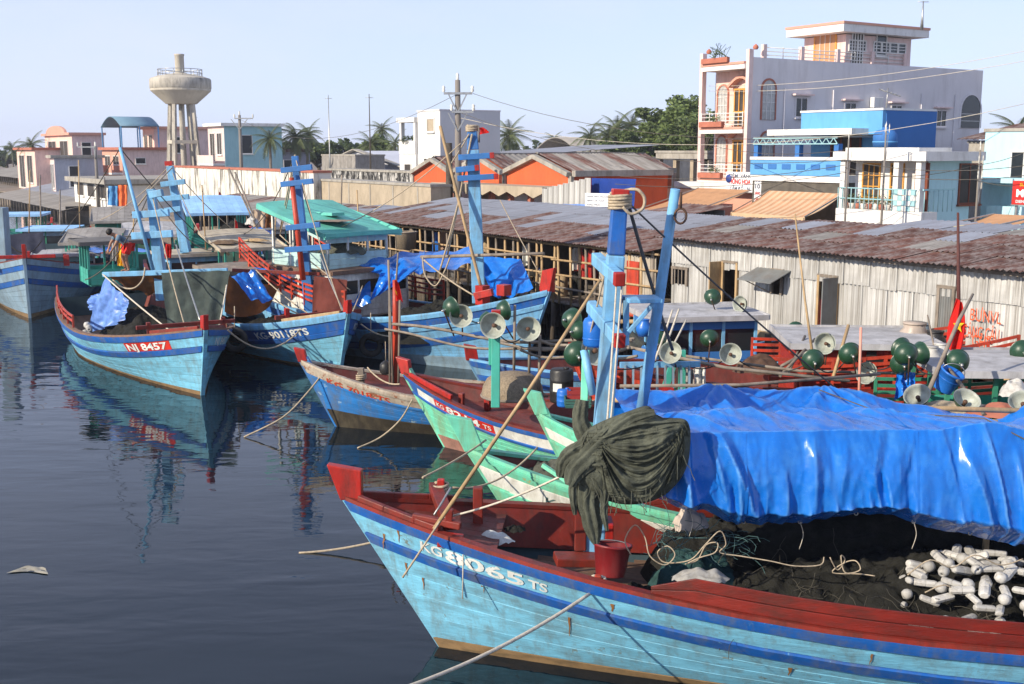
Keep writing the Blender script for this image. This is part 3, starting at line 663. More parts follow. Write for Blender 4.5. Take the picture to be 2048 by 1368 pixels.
def tarp_fn(u, v):
    X = 1.3 + u * 7.25 + .33 * max(0, min(1, (v - .12) / .3))*(1-u)
    rid = pw(X, [(1, 2.98), (1.9, 2.96), (2.68, 3.02), (3.3, 2.95), (4.05, 3.0), (5.2, 2.76), (6.2, 2.55), (6.9, 2.85), (9, 2.7)])
    sho = pw(X, [(1, 2.72), (1.5, 2.95), (2.4, 2.98), (4.6, 3.0), (5.2, 3.08), (5.6, 3.0), (9, 2.95)])
    bot = pw(X, [(1, 2.5), (1.5, 2.2), (2.0, 1.98), (2.7, 1.84), (3.5, 1.92), (4.2, 1.98), (4.9, 1.78), (5.5, 1.7), (9, 1.68)])
    yb = pw(X, [(1, 12.4), (1.6, 12.12), (9, 11.75)])
    fine = .012 * noise.noise(V((X * 9, v * 14, 3))) + .006 * noise.noise(V((X * 22, v * 34, 1)))
    if v < .1:
        q = v / .1; return V((X, lerp(14.85, 14.55, q) + .05 * ridged((X * 2, q, 3)), lerp(1.15, rid, q) + fine))
    if v < .45:
        q = (v - .1) / .35; y = lerp(14.55, 12.2, q)
        z = lerp(rid, sho, q) - .20 * math.sin(math.pi * min(1, q * 1.6)) * (q < .625) - .02
        z += (.10 * max(0, ridged((X * 1.1 - q * 1.6, q * .8, 7))) ** 2 + .05 * max(0, ridged((X * 2.6 - q * 2, q * 1.4, 3))) ** 2 - .05) * math.sin(math.pi * q) ** .6 + .02 * crease(X * 10, q * 9, 2)
        for px_ in (2.68, 4.05):   # creases that fan out from the two pole tips
            dx, dy = X - px_, (14.55 - y); r = math.hypot(dx, dy); z += .032 * math.sin(9 * math.atan2(dx, dy + .05)) * math.exp(-((r - .45) / .45) ** 2)
        return V((X, y, z + fine))
    q = (v - .45) / .55; h = 0
    for xt, xb, wl, wr, A, q0 in TFOLD:      # long sharp folds falling from the front pole
        d = X - lerp(xt, xb, q); k = (1 + d / wl) if d < 0 else (1 - d / wr)
        if k > 0: h += A * k * min(1, max(0, (q - q0) * 3))
    h += .05 * (crease(X * 1.3 + q * .3, q * 1.2, 2) - .3) * q
    band = math.exp(-((q - .86) / .16) ** 2) + .18
    h += .045 * band * max(0, ridged((X * 4.6 + .6 * noise.noise(V((X, q * 2, 0))), q * 1.6, 4))) ** 2 + .028 * band * max(0, ridged((X * 10.5, q * 2.6, 6))) ** 2 + .006 * ridged((X * 16, q * 6, 8))
    y = lerp(12.2, yb, min(1, q * 1.25)) - .07 * math.sin(math.pi * min(1, q / .8)) - h + .40 * max(0, (q - .74) / .26) ** 1.3
    return V((X, y, lerp(sho, bot, q) - .06 * math.exp(-((q - .72) / .1) ** 2) + fine * .4 + .09 * (noise.noise(V((X * 1.7, 1, 1)))) * q))
root = thing('tarpaulin', 'big wrinkled blue tarpaulin tented over the hold of the nearest boat', 'tarpaulin', (4, 13.3, 2.9))
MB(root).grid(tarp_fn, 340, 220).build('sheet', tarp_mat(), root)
for uu in (.13, .40, .66, .9): # welded seams of the sheet
    pts = [tarp_fn(uu, v) for v in [.12 + .86 * i / 60 for i in range(61)]]; mb = MB(root); pp = []
    for p in pts: pp += [p + V((-.018, -.006, .003)), p + V((.018, -.006, .003))]
    mb.add(pp, [(2 * i, 2 * i + 2, 2 * i + 3, 2 * i + 1) for i in range(60)]); mb.build('seam', TARP, root)
for k in range(11): # eyelets and tie cords along the lower hem
    p = tarp_fn(.05 + .09 * k, .985); MB(root).tube([p + V((.02 * math.cos(a), -.012, .02 * math.sin(a))) for a in [2 * math.pi * i / 10 for i in range(11)]], .006, 5, False).build('eyelet', STEEL, root)
    if k % 2 == 0: MB(root).tube(smooth([p + V((0, -.01, 0)), p + V((.05, .02, -.16)), p + V((.02, .05, -.34))]), .005, 4).build('tie_cord', ROPEW, root)
line('lashing_line', 'thin dark cord lying across the nearest blue tarpaulin', [tarp_fn((x - 1.3) / 7.25, v) + V((0, -.01, .03)) for x, v in ((3.9, .13), (4.3, .27), (4.8, .38), (5.0, .44), (5.4, .5), (5.9, .56), (6.4, .6))], .008, ROPED, 'cord')
for i, (px, py, Y) in enumerate(((1440, 785, 14.6), (1660, 790, 14.6), (1990, 830, 13.0))):
    c = P(px, py, Y); MB(b1).tube([V((c.x, c.y, .5)), V((c.x, c.y, c.z - .06))], .04, 8).build('awning_pole', WOODP, b1)
c = P(1700, 855, 12.25)
MB(b1).tube([V((1.4, 12.28, 2.86)), V((9, 12.24, 2.84))], .035, 8).build('awning_pole', WOODP, b1)
MB(b1).tube([V((1.1, 14.55, 2.82)), V((9, 14.55, 2.6))], .035, 8).build('awning_pole', WOODP, b1)
# ------------------------------------------------------------------ bundled olive net on the mast
GX, GY = 1208, 886
def blob(outline, Y, depth, center, m, name, root, foldf=.2, amp=.05, n=96, rings=46, back=True, ph=0):
    """draped bundle: a closed cushion whose rim follows an outline; folds run in arcs round the gathering point"""
    pts = [V(p) for p in outline]; k = len(pts)
    def rim(a):
        f = a * k; i = int(f) % k; t = f - int(f); p0, p1, p2, p3 = (pts[(i + j - 1) % k] for j in range(4))
        return .5 * ((2 * p1) + (-p0 + p2) * t + (2 * p0 - 5 * p1 + 4 * p2 - p3) * t * t + (-p0 + 3 * p1 - 3 * p2 + p3) * t ** 3)
    cx = V(center)
    def fn(sgn):
        def g(u, v):
            r = math.sin(v * math.pi / 2); e = rim(u % 1.0); q = cx + (e - cx) * r
            d = math.hypot((q.x - GX) * 1.0, (q.y - GY) * 1.1); nn = noise.noise(V((q.x * .012, q.y * .012, ph)))
            an = math.atan2(q.y - GY, q.x - GX); c2, s2 = math.cos(an), math.sin(an); tt = max(.04, min(.96, (q.x - 1196) / (1376 - 1196))); sg = (q.y - (880 - 34 * tt)) / (4 * tt * (1 - tt)) ; sg = 60 * math.tanh(sg / 60) if sg < 0 else 190 * math.tanh(sg / 190); wz = sg * foldf * 1.25 + 1.5 * nn
            f = 1.5 * max(-.2, ridged((wz * .34, q.x * .006 + ph, 0))) + .8 * ridged((wz * .8, q.x * .012, ph)) + .35 * ridged((wz * 1.9, q.x * .02, ph)) - 1.2
            dd = depth * math.cos(v * math.pi / 2) ** .7 + amp * f * (.35 + .65 * math.cos(v * math.pi / 2))+ .02 * noise.noise(V((q.x * .05, q.y * .05, 5)))
            return P(q.x, q.y, Y + sgn * dd)
        return g
    mb = MB(root); mb.grid(fn(-1), n, rings)
    if back: mb.grid(fn(1), 40, 12)
    return mb.build(name, m, root)
nr = thing('fishing_net', 'grey green net bundled in folds round the nearest mast', 'fishing net', P(1230, 920, 13.0))
o2 = lambda l: [(x, y, 0) for x, y in l]
blob(o2([(1172, 862), (1205, 842), (1258, 822), (1296, 812), (1320, 834), (1374, 842), (1380, 900), (1366, 950), (1332, 988), (1290, 1006), (1240, 1008), (1196, 992), (1160, 966), (1146, 930), (1156, 890)]), 11.95, .26, (1255, 920, 0), NETG, 'bundle', nr, .16, .038, 170, 110)
def swag(ctrl, wds, name, Y, flat=.5, folds=5, amp=.22, m=NETG, root=nr):
    """a gathered length of net: a flattened roll with lengthwise pleats"""
    k = len(ctrl)
    def at_(t):
        f = t * (k - 1); i = min(int(f), k - 2); q = f - i; p0 = V((*ctrl[max(0, i - 1)], 0)); p1 = V((*ctrl[i], 0)); p2 = V((*ctrl[i + 1], 0)); p3 = V((*ctrl[min(k - 1, i + 2)], 0))
        p = .5 * ((2 * p1) + (-p0 + p2) * q + (2 * p0 - 5 * p1 + 4 * p2 - p3) * q * q + (-p0 + 3 * p1 - 3 * p2 + p3) * q ** 3)
        return p, lerp(wds[i], wds[i + 1], q)
    def fn(u, v):
        p, wd = at_(u); p2, _ = at_(min(1, u + .01)); p1, _ = at_(max(0, u - .01)); d = (p2 - p1).normalized(); n_ = V((-d.y, d.x, 0))
        a = v * 2 * math.pi; rr = 1 + amp * math.sin(folds * a + 2.5 * noise.noise(V((u * 3, v * 2, 1)))) + .12 * noise.noise(V((u * 9, math.cos(a) * 2, math.sin(a) * 2)))
        q = p + n_ * (wd / 2 * rr * math.cos(a)); return P(q.x, q.y, Y - wd / 175 * flat * rr * math.sin(a))
    return MB(root).grid(fn, 40, 44).build(name, m, root)
swag([(1310, 826), (1262, 838), (1215, 878), (1180, 915), (1150, 945), (1140, 972)], [14, 26, 38, 44, 36, 18], 'fold', 11.76, .2, 7, .16)
swag([(1222, 868), (1212, 905), (1222, 950), (1250, 990)], [18, 26, 30, 16], 'fold', 11.78, .16, 7, .16)
swag([(1205, 880), (1186, 940), (1178, 1000), (1186, 1050), (1192, 1088)], [34, 40, 38, 34, 10], 'tail', 11.9, .3, 7, .24)
swag([(1172, 905), (1162, 960), (1166, 1010), (1176, 1046)], [22, 28, 24, 8], 'tail', 11.95, .3, 6, .24)
swag([(1180, 895), (1150, 905), (1128, 925), (1120, 955)], [34, 34, 28, 12], 'fold', 11.85, .25, 7, .2)
swag([(1206, 900), (1212, 960), (1208, 1020), (1214, 1062)], [16, 18, 14, 5], 'tail', 11.8, .3, 5, .24)
swag([(1150, 930), (1146, 985), (1150, 1030)], [14, 16, 6], 'tail', 11.9, .3, 5, .24)
swag([(1165, 800), (1160, 840), (1178, 880), (1200, 900)], [24, 30, 40, 44], 'fold', 12.0, .3, 7, .14)
ng = random.Random(31); mb = MB(nr)
for _ in range(70): # loose meshes and frayed ends round the bundle
    a = ng.uniform(0, 6.28); x, y = 1255 + 112 * math.cos(a) * ng.uniform(.5, 1.0), 915 + 88 * math.sin(a) * ng.uniform(.5, 1.0); Y = 11.72 + ng.uniform(0, .12)
    pts = [P(x, y, Y)]; dx, dy = ng.uniform(-8, 8), ng.uniform(4, 14)
    for i in range(5): x += dx * ng.uniform(.3, 1); y += dy * ng.uniform(.5, 1.1); pts.append(P(x, y, Y + ng.uniform(-.03, .03)))
    mb.tube(pts, .0045, 3, False)
mb.build('loose_strands', mat('net_strand', (.13, .135, .10), .95), nr)['kind'] = 'stuff'
# ------------------------------------------------------------------ what lies in the hold
def pile(name, label, m, cx, cy, rx, ry, z0, h, rot=0, n=90, fz=.05, cat='net pile', sc=1.0, root=None):
    r_ = thing(name, label, cat, (cx, cy, z0), rot)
    def fn(u, v):
        a = u * 2 * math.pi; r = v
        x, y = rx * r * math.cos(a), ry * r * math.sin(a)
        k = 1 + .16 * noise.noise(V((math.cos(a) * 1.3 + cx, math.sin(a) * 1.3, cy)))
        z = h * (1 - r ** 2.4) ** .8 if r < 1 else 0
        z += (h * .22 * noise.noise(V((x * 1.6 * sc + cx, y * 1.6 * sc, 1))) + fz * fbm((x * 6 * sc, y * 6 * sc, 2), 5)) * min(1, (1 - r) * 5)
        return V((x * k, y * k, z))
    MB().grid(fn, n, n // 2).build('heap', m, r_); return r_
bd = lambda x, y, z=0: (lmat(b1) @ V((x, y, z)))
pl = pile('net_pile', 'heap of fine black fishing net filling the hold of the nearest boat', NETK, *bd(-6.0, .1)[:2], 3.2, 1.28, .42, .86, b1.rotation_euler.z, 150, .10)
pl4 = pile('net_pile', 'dark net heap against the far side of the nearest hold', NETK, *bd(-5.9, -.8)[:2], 3.6, .6, .45, 1.25, b1.rotation_euler.z, 70, .08)
pl2 = pile('net_pile', 'small dark net heap at the foot of the nearest mast', NETK, *bd(-2.3, .35)[:2], .62, .4, .62, .36, b1.rotation_euler.z, 60, .06)
pl3 = pile('net_pile', 'teal mesh net heaped behind the red bucket', NETT, *P(1395, 1085, 13.2)[:2], .7, .55, .6, .62, .2, 60, .10)
def strands(root, n, fnc, seed, m, r=.004, name='strand'):
    rg = random.Random(seed); mb = MB(root)
    for _ in range(n):
        p = fnc(rg); d = V((rg.uniform(-1, 1), rg.uniform(-1, 1), rg.uniform(0, .5))).normalized(); pts = []
        for i in range(7):
            pts.append(V(p)); d = (d + V((rg.uniform(-.7, .7), rg.uniform(-.7, .7), rg.uniform(-.5, .4)))).normalized(); p = V(p) + d * rg.uniform(.04, .1)
        mb.tube(pts, r, 3, False)
    return mb.build(name, m, root)
pl5 = pile('net_pile', 'dark net heap before the far gunwale beside the nearest mast', NETK, *bd(-3.3, -.7)[:2], .95, .62, .5, .95, b1.rotation_euler.z, 60, .1)
o = strands(pl, 420, lambda g: bd(-6 + g.uniform(-2.8, 2.8), g.uniform(-1.1, 1.45), .95 + g.uniform(-.1, .14)), 3, mat('net_twine', (.07, .065, .05), .9)); o['kind'] = 'stuff'
o = strands(pl3, 60, lambda g: P(1395 + g.uniform(-90, 90), 1090 + g.uniform(-30, 30), 12.7 + g.uniform(-.2, .3)), 5, mat('teal_twine', (.06, .13, .13), .9)); o['kind'] = 'stuff'
# floats
fm = MB(); fm.lathe([(0, -.17), (.05, -.17), (.066, -.155), (.072, -.12), (.072, -.006), (.064, -.004), (.064, .004), (.072, .006), (.072, .12), (.066, .155), (.05, .17), (0, .17)], 8, Matrix.Diagonal((1, .78, 1, 1)), False)
fl0 = fm.build('net_float', PLASTW); rg = random.Random(8); first = True
fr = MB(); fr.lathe([(0, -.09), (.06, -.08), (.09, -.03), (.09, .03), (.06, .08), (.02, .09), (.02, .07)], 12)
fl1 = fr.build('net_float', PLASTW); firstr = True; spots = []
tries = 0
while len(spots) < 112 and tries < 6000:
    tries += 1
    u, v = rg.uniform(-1, 1), rg.uniform(-1, 1)
    if u * u + v * v > 1: continue
    c = V((5.3 + u * 1.12, 12.3 + v * .9, 0)); h = (1 - (u * u + v * v)) ** .5
    c.z = .84 + .6 * h + rg.uniform(-.02, .05)
    if all((c - q).length > .125 for q in spots): spots.append(c)
for c in spots:
    rd = rg.random() < .2
    if rd: o = fl1 if firstr else inst(fl1, 'net_float'); firstr = False
    else: o = fl0 if first else inst(fl0, 'net_float'); first = False
    o.location = c; o.rotation_euler = (rg.uniform(1.1, 2.0), rg.uniform(-.4, .4), rg.uniform(0, 6.3)); s = rg.uniform(.62, .86); o.scale = (s, s, s)
    if rd: tag(o, 'round white float in the heap of floats on the nearest boat', 'float', 'round floats in the heap on the nearest boat')
    else: tag(o, 'long white float in the heap of floats on the nearest boat', 'float', 'long floats in the heap on the nearest boat')
rr = thing('net_float', 'grey float lying under the tarpaulin edge', 'float', (0, 0, 0)); bpy.data.objects.remove(rr)
for px, py in ((1500, 1062), (1728, 1040), (1740, 1030), (1760, 1043), (1790, 1032), (1815, 1036), (1840, 1050), (1850, 1066), (1700, 1045)):
    o = inst(fl0, 'net_float'); o.location = P(px, py, 13.95); o.rotation_euler = (rg.uniform(.6, 2.4), rg.uniform(-.8, .8), rg.uniform(0, 6))
    tag(o, 'grey shaded float hanging under the tarpaulin edge of the nearest boat', 'float', 'floats under the tarpaulin edge')
# bucket
bk = thing('bucket', 'red plastic bucket with rope inside standing on the nearest boat', 'bucket', P(1220, 1150, 12.45)); bk.rotation_euler = (R(-8), R(5), 0)
BUCK = mat('red_plastic', lin((120, 32, 36)), .4, .15, 4, dirt=(.2, .09, .08), damt=.4)
MB().lathe([(0, 0), (.165, 0), (.165, .01), (.21, .33), (.225, .335), (.225, .36), (.2, .36), (.155, .03), (0, .03)], 28).build('body', BUCK, bk)
MB().lathe([(0, .22), (.16, .21), (.185, .2)], 20).build('contents', ROPEM, bk)
MB().tube([V((.215 * math.cos(a), .1 + .16 * math.sin(a) * .3, .34 + .05 * math.sin(a) - .02)) for a in [k * math.pi / 10 for k in range(11)]], .007, 5).build('handle', STEEL, bk)
o = MB(bk); rg2 = random.Random(2)
for k in range(10):
    a = rg2.uniform(0, 6.3); o.tube([V(bk.location) + V((.14 * math.cos(a + i * .5), .14 * math.sin(a + i * .5), .235 + .02 * rg2.random())) for i in range(5)], .012, 5)
o.build('rope_end', ROPEW, bk)
# small things in the hold
def rag(name, label, m, px, py, Y, sx, sy, h, cat, seed=1):
    c = P(px, py, Y); r_ = thing(name, label, cat, c)
    def fn(u, v):
        a = u * 2 * math.pi; k = 1 + .35 * noise.noise(V((math.cos(a) * 1.5, math.sin(a) * 1.5, seed)))
        return V((sx * v * math.cos(a) * k, sy * v * math.sin(a) * k, h * (1 - v ** 2) + .35 * h * noise.noise(V((v * 3 * math.cos(a), v * 3 * math.sin(a), seed * 3)))))
    MB().grid(fn, 36, 14).build('crumple', m, r_); return r_
rag('plastic_sack', 'white plastic sack lying along the gunwale behind the red washboard', PLASTW, 1402, 1158, 12.1, .34, .14, .12, 'sack', 3)
rag('plastic_sheet', 'crumpled clear plastic sheet on the foredeck of the nearest boat', mat('clear_plastic', (.55, .55, .52), .25, .15, 6), 985, 1082, 13.2, .26, .13, .12, 'plastic sheet', 5)
rag('rag', 'small black rag on the well deck of the nearest boat', NETK, 1030, 1060, 13.6, .13, .1, .06, 'rag', 7)
rag('sack', 'pale bundled sack hanging below the tarpaulin edge of the nearest boat', mat('sackcloth', (.42, .36, .3), .9, .25, 9), 1376, 1052, 13.0, .2, .2, .22, 'sack', 9)
rag('rag', 'pinkish wad on the ledge below the red washboard', mat('pink_rag', (.55, .28, .22), .8), 1700, 1262, 11.5, .06, .03, .05, 'rag', 11)
for i, lst in enumerate((
        [(1262, 1110), (1250, 1080), (1270, 1050), (1290, 1075), (1300, 1112), (1330, 1130), (1350, 1110), (1335, 1092), (1315, 1105), (1330, 1125), (1380, 1120), (1410, 1090), (1440, 1062), (1452, 1088), (1440, 1105), (1480, 1112), (1540, 1122), (1590, 1132), (1640, 1130), (1648, 1114)],
        [(1660, 1115), (1675, 1140), (1690, 1120), (1682, 1112), (1690, 1145), (1720, 1140), (1712, 1122), (1690, 1125), (1665, 1145), (1720, 1148), (1750, 1152)],
        [(1370, 1128), (1395, 1120), (1412, 1090), (1435, 1086), (1430, 1105), (1400, 1115), (1376, 1126)])):
    line('twine', ('long loose pale twine winding over the black net heap', 'tangle of pale twine on the middle of the black net heap', 'looped twine beside the teal net heap')[i], [P(x, y, 12.2 + .05 * math.sin(k)) for k, (x, y) in enumerate(lst)], .0075, ROPEM, 'twine', sm=True)
# blue plastic jar hung beside the mast
jr = thing('plastic_jar', 'blue plastic jar hanging beside the nearest mast', 'jar', P(1190, 692, 13.95)); JB = mat('blue_plastic', lin((34, 104, 190)), .35, .1, 4)
MB().lathe([(0, 0), (.13, 0), (.15, .03), (.15, .30), (.13, .34), (.09, .36), (.09, .39), (0, .39)], 20).build('body', JB, jr)
MB().lathe([(.153, .09), (.157, .1), (.153, .11)], 20).build('rim_band', JB, jr)
# ------------------------------------------------------------------ cloths, flags, lamps
def cloth(name, label, c, m, cat='tarpaulin', sag=0, wr=.05, fold=(6, .06), n=30, root=None, part=None, seed=0, group=None, pull=0):
    """hanging or stretched sheet between four corners (c00, c10, c11, c01) with folds that run from the first edge to the last"""
    a, b, d, e = (V(p) for p in c); nm = (b - a).cross(e - a)
    nm = nm.normalized() if nm.length > 1e-6 else V((0, -1, 0))
    r_ = root or thing(name, label, cat, (a + b + d + e) / 4, 0, group)
    def fn(u, v):
        uu = u + pull * math.sin(math.pi * u * 2) * v * .05
        p = (a * (1 - uu) + b * uu) * (1 - v) + (e * (1 - uu) + d * uu) * v
        k = fold[1] * math.sin(fold[0] * math.pi * u + 2.2 * noise.noise(V((u * 2, v * 1.5, seed)))) * (.25 + .75 * v)
        k += wr * 1.5 * (crease(u * 2.6 + v * .8, v * 2.0 - u, seed) - .35) + wr * .6 * (crease(u * 7, v * 6, seed + 3) - .3)
        return p + nm * k - V((0, 0, sag * 4 * (u * (1 - u)) * (.3 + .7 * v)))
    MB(r_).grid(fn, n, n).build(part or 'sheet', m, r_); return r_
CLOTHG = mat('dark_green_canvas', (.045, .062, .055), .9, .3, 3, dirt=(.025, .03, .028), damt=.6, bump=.4)
CLOTHB = mat('brown_canvas', (.20, .075, .022), .85, .3, 3, dirt=(.1, .04, .015), damt=.5, bump=.3, trans=.25)
CLOTHR = mat('red_brown_canvas', (.12, .026, .018), .9, .2, 3, bump=.3)
PLASTB = mat('pale_blue_plastic', lin((110, 150, 220)), .35, .3, 5, dirt=lin((70, 100, 180)), damt=.6, bump=.4, bs=9, trans=.2)
FLAGR = mat('red_flag_cloth', lin((206, 30, 22)), .8, .1, 3, trans=.3); STARY = mat('yellow_star_cloth', lin((240, 190, 30)), .8, .1, 3)
def flag(label, top, bot, fly, group=None, star=True, pole=None, pm=WOODG):
    """limp flag from a pole: top and foot of the hoist, and the hanging fly corner"""
    a, b, f = V(top), V(bot), V(fly); r_ = thing('flag', label, 'flag', b, 0, group)
    g = (f - b)
    def fn(u, v): return a.lerp(b, v) + g * u * (.35 + .65 * v) * (1 - .15 * (1 - v)) + V((.03 * math.sin(7 * u + 3 * v), .05 * math.sin(9 * u + 2 * v), -.03 * u))
    MB(r_).grid(fn, 14, 14).build('cloth', FLAGR, r_)
    if star:
        c = fn(.5, .55); ex = (fn(.7, .6) - fn(.3, .5)); ez = fn(.5, .3) - fn(.5, .8); rr = .42
        pts = [c + ex * (rr if k % 2 == 0 else rr * .4) * math.sin(k * math.pi / 5) * .9 + ez * (rr if k % 2 == 0 else rr * .4) * math.cos(k * math.pi / 5) * .9 + V((0, -.03, 0)) for k in range(10)]
        mb = MB(r_); mb.add([c + V((0, -.03, 0))] + pts, [(0, 1 + k, 1 + (k + 1) % 10) for k in range(10)]); mb.build('star', STARY, r_)
    if pole: MB(r_).tube([V(p) for p in pole], [.028] * (len(pole) - 1) + [.016], 7).build('staff', pm, r_)
    return r_
LAMPG = mat('green_enamel', lin((24, 62, 40)), .36, .12, 4, dirt=(.05, .07, .04), damt=.4, spec=.6)
LAMPW = mat('white_enamel', lin((160, 166, 156)), .4, .2, 4, dirt=(.12, .1, .07), damt=.7)
pr_o = MB(); pr_o.lathe([(.03, -.235), (.035, -.215), (.06, -.205), (.13, -.185), (.2, -.125), (.235, -.05), (.245, 0), (.262, .012)], 26)
pr_i = MB(); pr_i.lathe([(.262, .012), (.24, .004), (.225, -.05), (.19, -.115), (.12, -.175), (.05, -.19), (0, -.19)], 26)
pr_s = MB(); pr_s.lathe([(0, -.30), (.022, -.295), (.03, -.26), (.032, -.22)], 10)
pr_b = MB(); pr_b.lathe([(.035, -.19), (.035, -.11), (.045, -.1), (.045, -.07), (.03, -.05), (0, -.05)], 12)
LP = None
def lamp(px, py, Y, d, label, stalk=None, s=1.0, group='squid lamps on the boats'):
    global LP
    r_ = thing('deck_lamp', label, 'lamp', P(px, py, Y), 0, group)
    r_.rotation_euler = V(d).to_track_quat('Z', 'Y').to_euler(); s *= .88; r_.scale = (s, s, s)
    if LP is None: LP = [x.build(n, m, r_) for x, n, m in ((pr_o, 'shade', LAMPG), (pr_i, 'reflector', LAMPW), (pr_s, 'cap', STEEL), (pr_b, 'socket', IRON))]
    else:
        for o in LP: inst(o, o.name.split('.')[0], r_)
    if stalk is not None:
        a = P(px, py, Y) + V(d).normalized() * -.24 * s
        M = (Matrix.Translation(r_.location) @ r_.rotation_euler.to_matrix().to_4x4() @ Matrix.Scale(s, 4)).inverted()
        mb = MB(); mb.tube([M @ a, M @ V(stalk)], .018, 6); mb.build('bracket', IRON, r_)
    return r_
# ------------------------------------------------------------------ KG 818 (b2)
hull_text(b2, H2, 'KG', 1, 1.02, .28, .15, .3, GREYL, .0)
hull_text(b2, H2, '818', 1, 1.45, .24, .22, .95, BLUEL, .06)
hull_patch(b2, H2, 1, .55, .98, .2, .5, WHITEP)
bitt(b2, -.35, 0, H2.top(-.35) - .2, .42, WOODG, .13)
MB(b2).beam(P(1085, 930, 14.9), P(1190, 1000, 14.5), .05, .05).build('rail_bar', MINT, b2)
pile('net_pile', 'grey green net heaped on the foredeck of the KG 818 boat', net_mat('grey_net', (.1, .105, .085)), *P(1122, 915, 15.7)[:2], .7, .5, 1.2, .5, 0, 60, .09)
MB(b2).beam(P(1163, 990, 15.0), P(1172, 700, 15.4), .1, .1).build('frame_post', MINT, b2, .01)
# ------------------------------------------------------------------ KG 8214 (b3)
hull_patch(b3, H3, 1, .42, .95, .105, .315, WHITEP); hull_patch(b3, H3, 1, .95, 2.55, .105, .315, REDL); hull_patch(b3, H3, 1, 2.55, 4.3, .105, .315, WHITEP)
hull_text(b3, H3, 'KG', 1, 1.02, .16, .11, .22, WHITEL, .02, .03); hull_text(b3, H3, '8214', 1, 1.3, .125, .16, .9, WHITEL, .04, .03); hull_text(b3, H3, 'TS', 1, 2.28, .16, .1, .2, WHITEL, .02, .03)
mb = MB(); mb.beam((.78, .12, H3.top(.7) + .07), (-.5, H3.half(-.5, H3.top(-.5)), H3.top(-.5) + .09), .06, .1); mb.build('bow_rail', REDP, b3, .01)
bitt(b3, -.6, .45, H3.top(-.6) - .2, .36, REDB, .1); bitt(b3, -.9, -.1, H3.top(-.9) - .22, .5, REDP, .12)
for k in range(4): MB(b3).box(P(1040 + k * 12, 775 + k * 3, 22.0), (.12, .9, .04), .3).build('hatch_board', DECKG, b3)
# upturned woven coracle
cr_ = thing('coracle', 'upturned round woven basket boat on the deck of the KG 8214 boat', 'coracle', P(1025, 792, 21.8)); WOV = mat('woven_bamboo', (.27, .215, .15), .9, .3, 30, dirt=(.12, .09, .06), damt=.6, bump=.8, bs=70)
MB().lathe([(.60, 0), (.60, .06), (.575, .2), (.5, .34), (.36, .43), (.18, .47), (0, .48)], 30).build('basket', WOV, cr_)
MB().tube([V((.6 * math.cos(a), .6 * math.sin(a), .02)) for a in [k * math.pi / 14 for k in range(29)]], .03, 6, False).build('rim', WOODG, cr_)
MB(b3).beam(P(991, 815, 20.9), P(992, 635, 21.2), .16, .16).build('lamp_post', TEAL, b3, .01)
MB(b3).beam(P(992, 634, 21.2), P(992, 620, 21.2), .17, .17).build('post_cap', REDP, b3, .01)
mb = MB(b3); mb.beam(P(988, 730, 21.1), P(988, 655, 21.15), .2, .1); mb.build('post_clamp', TEAL, b3, .01)
for i, (a, c, r) in enumerate((((785, 648, 23.8), (1265, 684, 20.5), .035), ((770, 662, 23.9), (1200, 704, 21.3), .028), ((1000, 690, 22.0), (1270, 672, 20.6), .03), ((1040, 700, 21.6), (1275, 708, 20.3), .028), ((1080, 676, 21.4), (1260, 696, 20.4), .03))):
    a, c = P(*a), P(*c); line('bamboo_pole', ('long grey bamboo lamp pole above the KG 8214 boat', 'lower bamboo pole under the lamps of the KG 8214 boat', 'third bamboo pole lashed beside the teal lamp post', 'short bamboo pole below the bundle of lamp poles', 'short upper bamboo pole in the bundle of lamp poles')[i],
         [a.lerp(c, k / 8) + V((0, 0, .05 * math.sin(k * 1.1 + i) - .12 * math.sin(math.pi * k / 8))) for k in range(9)], r, WOODG, 'pole', 'bamboo lamp poles', sm=True)
for px, y0, y1, Y, m in ((1028, 740, 610, 22.2, WOODG), (1078, 790, 670, 21.5, WOODG), (1058, 755, 660, 21.9, WOODG)):
    line('pole', {1028: 'thin upright pole just right of the teal lamp post', 1078: 'grey upright pole by the woven coracle', 1058: 'short upright pole behind the woven coracle'}[px], [P(px, y0, Y), P(px + 2, y1, Y)], .03, m, 'pole')
CAMD = lambda p, dx=0, dz=0: (V((0, 0, CAMH)) - P(*p)).normalized() + V((dx, 0, dz))
lamp(905, 615, 22.5, (.75, .55, .2), 'green lamp shade seen from behind, leftmost above the KG 8214 boat', P(908, 672, 23))
lamp(922, 632, 22.3, CAMD((922, 632, 22.3), -.1), 'white faced lamp beside the leftmost green lamp shade', P(925, 672, 23))
lamp(1010, 620, 22.2, (.8, .5, .1), 'green lamp shade behind the teal lamp post', P(1028, 680, 22.2), .9)
lamp(975, 642, 21.3, (.8, .5, .1), 'green lamp shade left of the teal lamp post', P(988, 672, 21.4), .8)
lamp(986, 651, 20.9, CAMD((986, 651, 20.9), -.25), 'large white faced lamp in front of the teal lamp post', P(990, 668, 21.2), 1.06)
lamp(1057, 658, 21.0, CAMD((1057, 658, 21.0), .1), 'white faced lamp alone right of the teal lamp post', P(1060, 690, 21.6))
lamp(1145, 640, 20.2, (.7, .7, -.1), 'green lamp shade behind the long bamboo pole, upper one', P(1146, 680, 20.6), .95)
lamp(1158, 662, 20.0, (.75, .6, 0), 'green lamp shade behind the long bamboo pole, lower one', P(1160, 690, 20.4), .8)
lamp(1154, 708, 18.4, (-.1, .95, .1), 'green lamp shade just left of the nearest mast', P(1165, 760, 18.6), .95)
lamp(1193, 700, 18.0, CAMD((1193, 700, 18.0), .25, .15), 'white faced lamp half behind the nearest mast', P(1180, 760, 18.4), 1.1)
